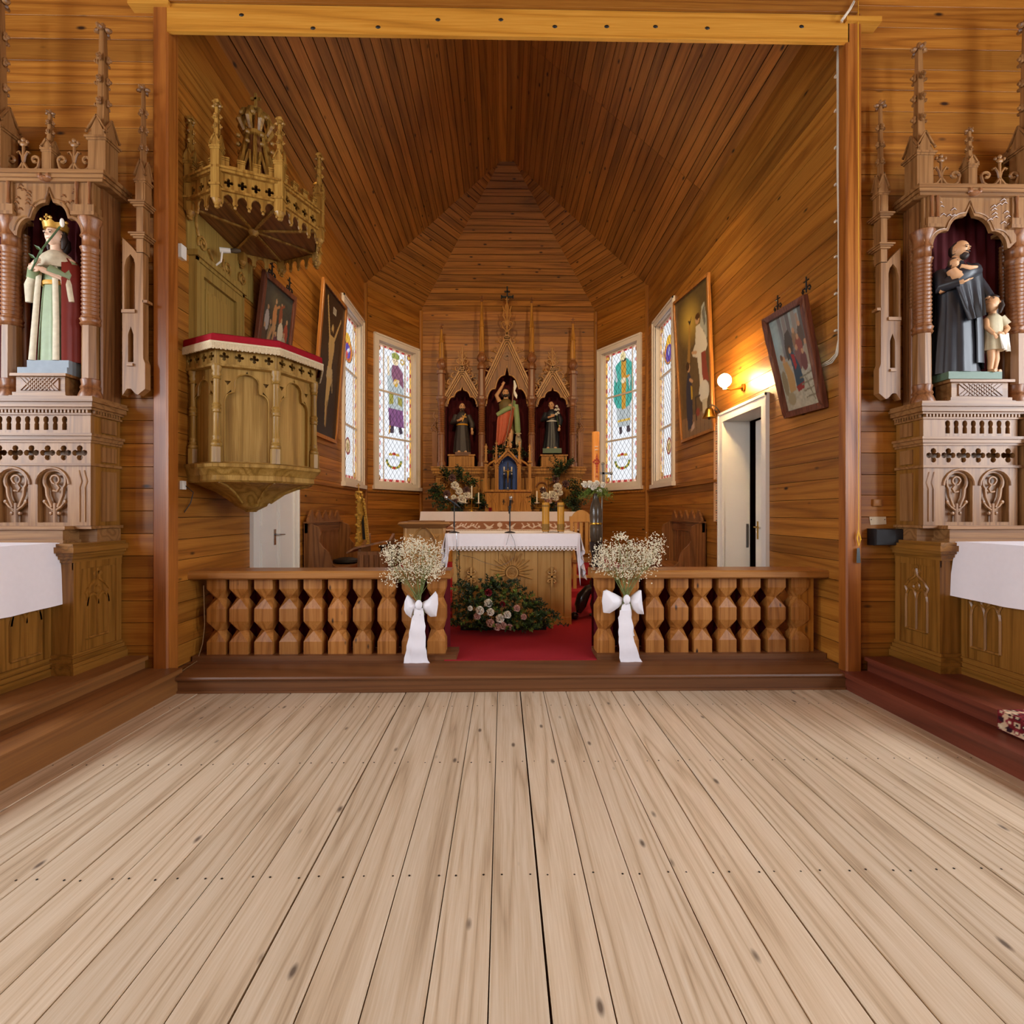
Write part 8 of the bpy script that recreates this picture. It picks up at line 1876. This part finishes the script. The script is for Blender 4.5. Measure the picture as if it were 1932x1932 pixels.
part('top_ornament', M['gilt'], gf, lambda m: (m.ell(G(677, 929), (.05, .02, .022), 10, 6), [m.ell(G(677+dx, 934), (.016, .016, .02), 6, 4) for dx in (-6, 0, 6)], m.tube([G(677, 928), G(676, 912)], .006, 6), m.tube([G(672.5, 917), G(679.5, 916)], .005, 6), m.ell(G(678, 940), (.03, .02, .03), 8, 5)))
# lectern
lt = thing('lectern', 'light oak lectern with a carved pointed arch left of the altar', 'lectern'); mo = M['altaroak']
YLn = 6.35; lx0, lx1 = at(763, 1000, YLn).x, at(838, 1000, YLn).x; zt = at(800, 992, YLn).z
part('body', mo, lt, lambda m: m.box(lx0+.02, lx1-.02, YLn+.02, YLn+.36, DECK, zt-.03))
c_ = (lx0+lx1)/2-.01; ar = arch(c_, DECK+.2, zt-.30, .17, 'pointed', 8)
part('front_panel', mo, lt, lambda m: m.plate([(lx0+.02, DECK), (lx1-.02, DECK), (lx1-.02, zt-.03), (lx0+.02, zt-.03)], XZ(YLn), 0, .02, [ar]))
part('arch_bead', mo, lt, lambda m: m.tube([(p_[0], YLn-.002, p_[1]) for p_ in ar], .008, 5))
part('corner_post', mo, lt, lambda m: m.lathe([(.028, DECK), (.028, zt-.03)], (lx0+.01, YLn+.02, 0), 8)); part('corner_post', mo, lt, lambda m: m.lathe([(.028, DECK), (.028, zt-.03)], (lx1-.01, YLn+.02, 0), 8))
part('top_moulding', M['oakX'], lt, lambda m: m.loft([[(lx0-.0, YLn-.0, zt-.035), (lx1+.0, YLn, zt-.035), (lx1, YLn+.38, zt-.035), (lx0, YLn+.38, zt-.035)], [(lx0-.075, YLn-.05, zt+.02), (lx1+.075, YLn-.05, zt+.02), (lx1+.075, YLn+.42, zt+.02), (lx0-.075, YLn+.42, zt+.02)], [(lx0-.06, YLn-.04, zt+.045), (lx1+.06, YLn-.04, zt+.045), (lx1+.06, YLn+.41, zt+.045), (lx0-.06, YLn+.41, zt+.045)]]))
part('book_rest', M['oakX'], lt, lambda m: m.box(lx0+.03, lx1-.03, YLn+.05, YLn+.36, zt+.045, zt+.06))
part('relief', mo, lt, lambda m: (m.tube([(c_-.08+.16*i/8, YLn+.012, zt-.32+.05*math.sin(i*.9)) for i in range(9)], .012, 5), m.tube([(c_, YLn+.012, zt-.55), (c_, YLn+.012, zt-.25)], .012, 5), [m.ell((c_+dx, YLn+.014, zt-.38+dz), (.03, .01, .022), 8, 5) for dx, dz in ((-.06, 0), (.06, 0), (0, .06), (-.05, -.1), (.05, -.1))]))
for a, b in ((lx0+.06, lx0+.12), (lx1-.12, lx1-.06)): part('corner_carving', mo, lt, lambda m: m.plate([(a, zt-.11), (b, zt-.11), ((a+b)/2, zt-.15)], XZ(YLn-.006), 0, .01))
sb = thing('side_stool', 'small light wooden stool between kneeling desk and lectern', 'stool')
sx0, sx1 = at(716, 1034, 6.6).x, at(752, 1034, 6.6).x; zst = at(730, 1029, 6.6).z
part('seat', M['oakX'], sb, lambda m: m.box(sx0, sx1, 6.55, 6.85, zst-.03, zst))
for a in (sx0+.02, sx1-.05):
    for b in (6.57, 6.80): part('leg', M['darkZ'], sb, lambda m: m.box(a, a+.035, b, b+.035, DECK, zst-.03))
# wooden chair behind the altar
chx0, chx1, CY_ = at(1082, 980, 7.75).x, at(1126, 980, 7.75).x, 7.75; fz = DECK+.1
chair = thing('wooden_chair', 'carved oak armchair with slatted back behind the altar table', 'chair'); zt = at(1105, 962, CY_).z; zse = fz+.44
for x in (chx0, chx1-.05): part('back_post', mo, chair, lambda m: m.box(x, x+.05, CY_+.38, CY_+.43, fz, zt-.10))
tp = [(chx0-.01, zt-.19), (chx1+.01, zt-.19), (chx1+.01, zt-.10)]+[(chx1-.03-(chx1-chx0-.06)*i/12, zt-.10+.10*math.sin(PI*i/12)**.7) for i in range(13)]+[(chx0-.01, zt-.10)]
part('crest_rail', mo, chair, lambda m: m.plate(tp, XZ(CY_+.385), 0, .04))
for k in range(3):
    cx_ = chx0+(chx1-chx0)*(.25+.25*k); part('slat', mo, chair, lambda m: m.box(cx_-.024, cx_+.024, CY_+.395, CY_+.415, zse+.1, zt-.18))
part('lower_rail', mo, chair, lambda m: m.box(chx0, chx1, CY_+.39, CY_+.42, zse+.06, zse+.12))
part('seat', M['oakX'], chair, lambda m: m.box(chx0-.02, chx1+.02, CY_, CY_+.44, zse-.04, zse))
for x in (chx0, chx1-.05): part('front_leg', mo, chair, lambda m: m.box(x, x+.05, CY_+.02, CY_+.07, fz, zse+.2)); part('armrest', mo, chair, lambda m: m.box(x-.01, x+.06, CY_, CY_+.40, zse+.2, zse+.235))
part('stretcher', mo, chair, lambda m: m.box(chx0, chx1, CY_+.03, CY_+.055, fz+.16, fz+.2))
# paschal candle on its tall dark stand
PYs = 5.98; pxs = at(1124, 1000, PYs).x; ZZ = lambda py: at(1124, py, PYs).z
ps = thing('candle_stand', 'tall dark carved stand with a bottle-shaped shaft right of the altar', 'stand')
part('shaft', M['darkcarved'], ps, lambda m: m.lathe([(.05, DECK+.1), (.07, ZZ(1140)), (.05, ZZ(1125)), (.075, ZZ(1110)), (.075, ZZ(1098)), (.045, ZZ(1088)), (.06, ZZ(1070)), (.045, ZZ(1050)), (.07, ZZ(1035)), (.075, ZZ(1022))], (pxs, PYs, 0), 14), 50)
part('bottle_vase', M['smoke'], ps, lambda m: m.lathe([(.06, ZZ(1022)), (.068, ZZ(1015)), (.07, ZZ(998)), (.066, ZZ(991)), (.072, ZZ(988)), (.066, ZZ(985)), (.072, ZZ(975)), (.07, ZZ(962)), (.055, ZZ(951)), (.037, ZZ(944)), (.032, ZZ(935)), (.036, ZZ(931))], (pxs, PYs, 0), 20), 60)
part('vase_band', M['brass'], ps, lambda m: m.lathe([(.071, ZZ(990)), (.075, ZZ(988)), (.071, ZZ(986))], (pxs, PYs, 0), 20))
for a in (PI*.95, -PI*.3, PI*.33):
    d = Vector((math.cos(a), math.sin(a)-.15, 0)).normalized(); o = Vector((pxs, PYs, 0))
    ft = part('scroll_foot', M['darkcarved'], ps, lambda m: m.tube([o+d*.02+Vector((0,0,ZZ(1108))), o+d*.09+Vector((0,0,ZZ(1112))), o+d*.15+Vector((0,0,ZZ(1126))), o+d*.18+Vector((0,0,ZZ(1142))), o+d*.20+Vector((0,0,ZZ(1156)))], [.05, .055, .075, .07, .03], 10), 60)
    part('ball', M['darkcarved'], ft, lambda m: m.ell(o+d*.25+Vector((0,0,DECK+.05)), (.05, .05, .045), 12, 8), 60)
fl_ = thing('flower_wreath', 'ring of white flowers and grass at the foot of the tall candle', 'flowers'); g = MB(); rr = random.Random(5)
for k in range(60):
    a = rr.uniform(0, 2*PI); sprig(g, (pxs+.03*math.cos(a), PYs+.03*math.sin(a), ZZ(925)), (math.cos(a), math.sin(a), rr.uniform(-.1, .5)), rr.uniform(.10, .17), rr, .05, .005, 5, .7)
part('foliage', M['leaflime'], fl_, lambda m: m.add(g.v, g.f), None, 'stuff')
for px, py, r in ((1103, 914, .045), (1113, 914, .05), (1122, 916, .045), (1137, 915, .04), (1131, 927, .035), (1126, 912, .04), (1118, 920, .035)): part('blossom', M['petal'], fl_, lambda m: bloom(m, at(px, py, PYs-.1), r, rr, 12), None)
pcn = thing('paschal_candle', 'thick orange paschal candle with a red cross and letters', 'candle')
z0_, z1_ = ZZ(918), ZZ(815); rc = .044
part('wax', plain('orange_wax', 'd98a35', .45, var=.06, bscale=6), pcn, lambda m: m.lathe([(rc, 0), (rc, z1_-z0_-.008), (rc*.9, z1_-z0_), (.01, z1_-z0_-.004)], (pxs, PYs, z0_), 24))
def onc(a, z, o=.001): return (pxs+(rc+o)*math.sin(a), PYs-(rc+o)*math.cos(a), z)
part('white_stripe', M['candle'], pcn, lambda m: m.tube([onc(-.4+.1*i, ZZ(843.5)) for i in range(9)], .004, 5)); part('white_stripe', M['candle'], pcn, lambda m: m.tube([onc(-.4+.1*i, ZZ(849.5)) for i in range(9)], .004, 5))
RED = plain('red_wax', 'b03018', .5, var=.1)
part('wax_cross', RED, pcn, lambda m: ([m.tube([onc(a, ZZ(y_)) for a, y_ in q], .006, 5) for q in (((.1, 864), (.1, 893)), ((-.75, 872), (.75, 872)))], [m.ell(onc(a, ZZ(y_), .004), (.012, .008, .012), 6, 4) for a, y_ in ((.1, 866), (-.35, 869), (.5, 869), (-.2, 875), (.4, 875), (-.7, 872), (.75, 872), (.1, 880))]))
part('letter_alpha', RED, pcn, lambda m: [m.tube([onc(a, ZZ(y_)) for a, y_ in q], .0035, 5) for q in (((-.12, 864), (.1, 856), (.32, 864)), ((-.02, 861.5), (.22, 861.5)))])
part('letter_omega', RED, pcn, lambda m: m.tube([onc(.1+.25*math.cos(t), ZZ(900)+.012*math.sin(t)) for t in [-.9+PI*1.55*i/10 for i in range(11)]], .0035, 5))
part('year_digits', RED, pcn, lambda m: [m.tube([onc(.1+.15*math.cos(t), ZZ(y_)+.009*math.sin(t)) for t in [2*PI*i/8 for i in range(9)]], .003, 5) for y_ in (885, 891)], None)
part('wick', M['iron'], pcn, lambda m: m.tube([(pxs, PYs, z1_-.004), (pxs+.003, PYs, z1_+.012)], .002, 4))
# processional cross
pr = thing('processional_cross', 'grey metal processional cross on a pole behind the tall candle', 'cross'); YX = 6.2; cxp = at(1139, 880, YX).x; z_ = lambda py: at(1139, py, YX).z
part('pole', M['silver'], pr, lambda m: m.tube([(at(1134, 1000, YX).x, YX, DECK), (at(1136, 930, YX).x, YX, z_(925)), (cxp, YX, z_(905))], .010, 8)); part('pole_base', M['iron'], pr, lambda m: m.lathe([(.14, 0), (.14, .02), (.03, .05)], (at(1134, 1000, YX).x, YX, DECK), 16))
part('knop', M['silver'], pr, lambda m: m.ell((at(1136, 930, YX).x, YX, z_(932)), (.03, .03, .022), 10, 6))
part('cross', M['silver'], pr, lambda m: (m.bar((cxp, YX, z_(910)), (cxp-.01, YX, z_(876)), .028, .014, (0,1,0)), m.bar((cxp-.075, YX, z_(893)), (cxp+.085, YX, z_(893)), .026, .014, (0,1,0)), [m.ell((cxp+dx, YX, z_(893)+dz), (.022, .010, .022), 8, 5) for dx, dz in ((-.08, 0), (.09, 0), (-.01, .115))]))
# rugs on the side platforms
def rug(s, x1, z1, x2, z2, y1_, label):
    t = thing('rug', label, 'rug', group='patterned rugs on the side platforms'); cv = Canvas(120, 80, '6a1f22')
    cv.rect(0, 1, 0, .04, 'c9a888').rect(0, .06, 0, 1, 'c9a888').rect(0, .03, 0, 1, '6a1f22'); 
    for i in range(22):
        for j in range(14):
            cv.ell((i+.5)/22, (j+.5)/14, .019, .028, ('c9b090', '3a1a24', '8a3038')[(i+j) % 3]); cv.ell((i+.5)/22, (j+.5)/14, .01, .014, '2a1a20' if (i+j) % 2 else 'd9c4a0')
    y0_ = y1_-1.0; q = s
    prof = [(x2+s*.45, z2+.006), (x2-s*.012, z2+.006), (x2-s*.014, z1+.02), (x2-s*.016, z1+.012)]
    L = [0]
    for i in range(3): L.append(L[-1]+math.hypot(prof[i+1][0]-prof[i][0], prof[i+1][1]-prof[i][1]))
    def f(u, v):
        d = (1-v)*L[-1]
        for i in range(3):
            if d <= L[i+1]+1e-9: w = (d-L[i])/(L[i+1]-L[i]); return (prof[i][0]+(prof[i+1][0]-prof[i][0])*w, y1_-u, prof[i][1]+(prof[i+1][1]-prof[i][1])*w)
        return (prof[-1][0], y1_-u, prof[-1][1])
    cv.build('pile', f, M['tapestry'], t)
    part('backing', M['maroon'], t, lambda m: m.loft([[(a, y_, b-.003) for a, b in prof]+[(a, y_, b-.0055) for a, b in reversed(prof)] for y_ in (y1_, y0_)]))
rug(-1, -2.49, .19, -2.75, .287, 2.83, 'patterned red rug end draped over the left platform step')
rug(1, 2.68, .14, 2.87, .252, 2.91, 'patterned red rug end draped over the right platform step')
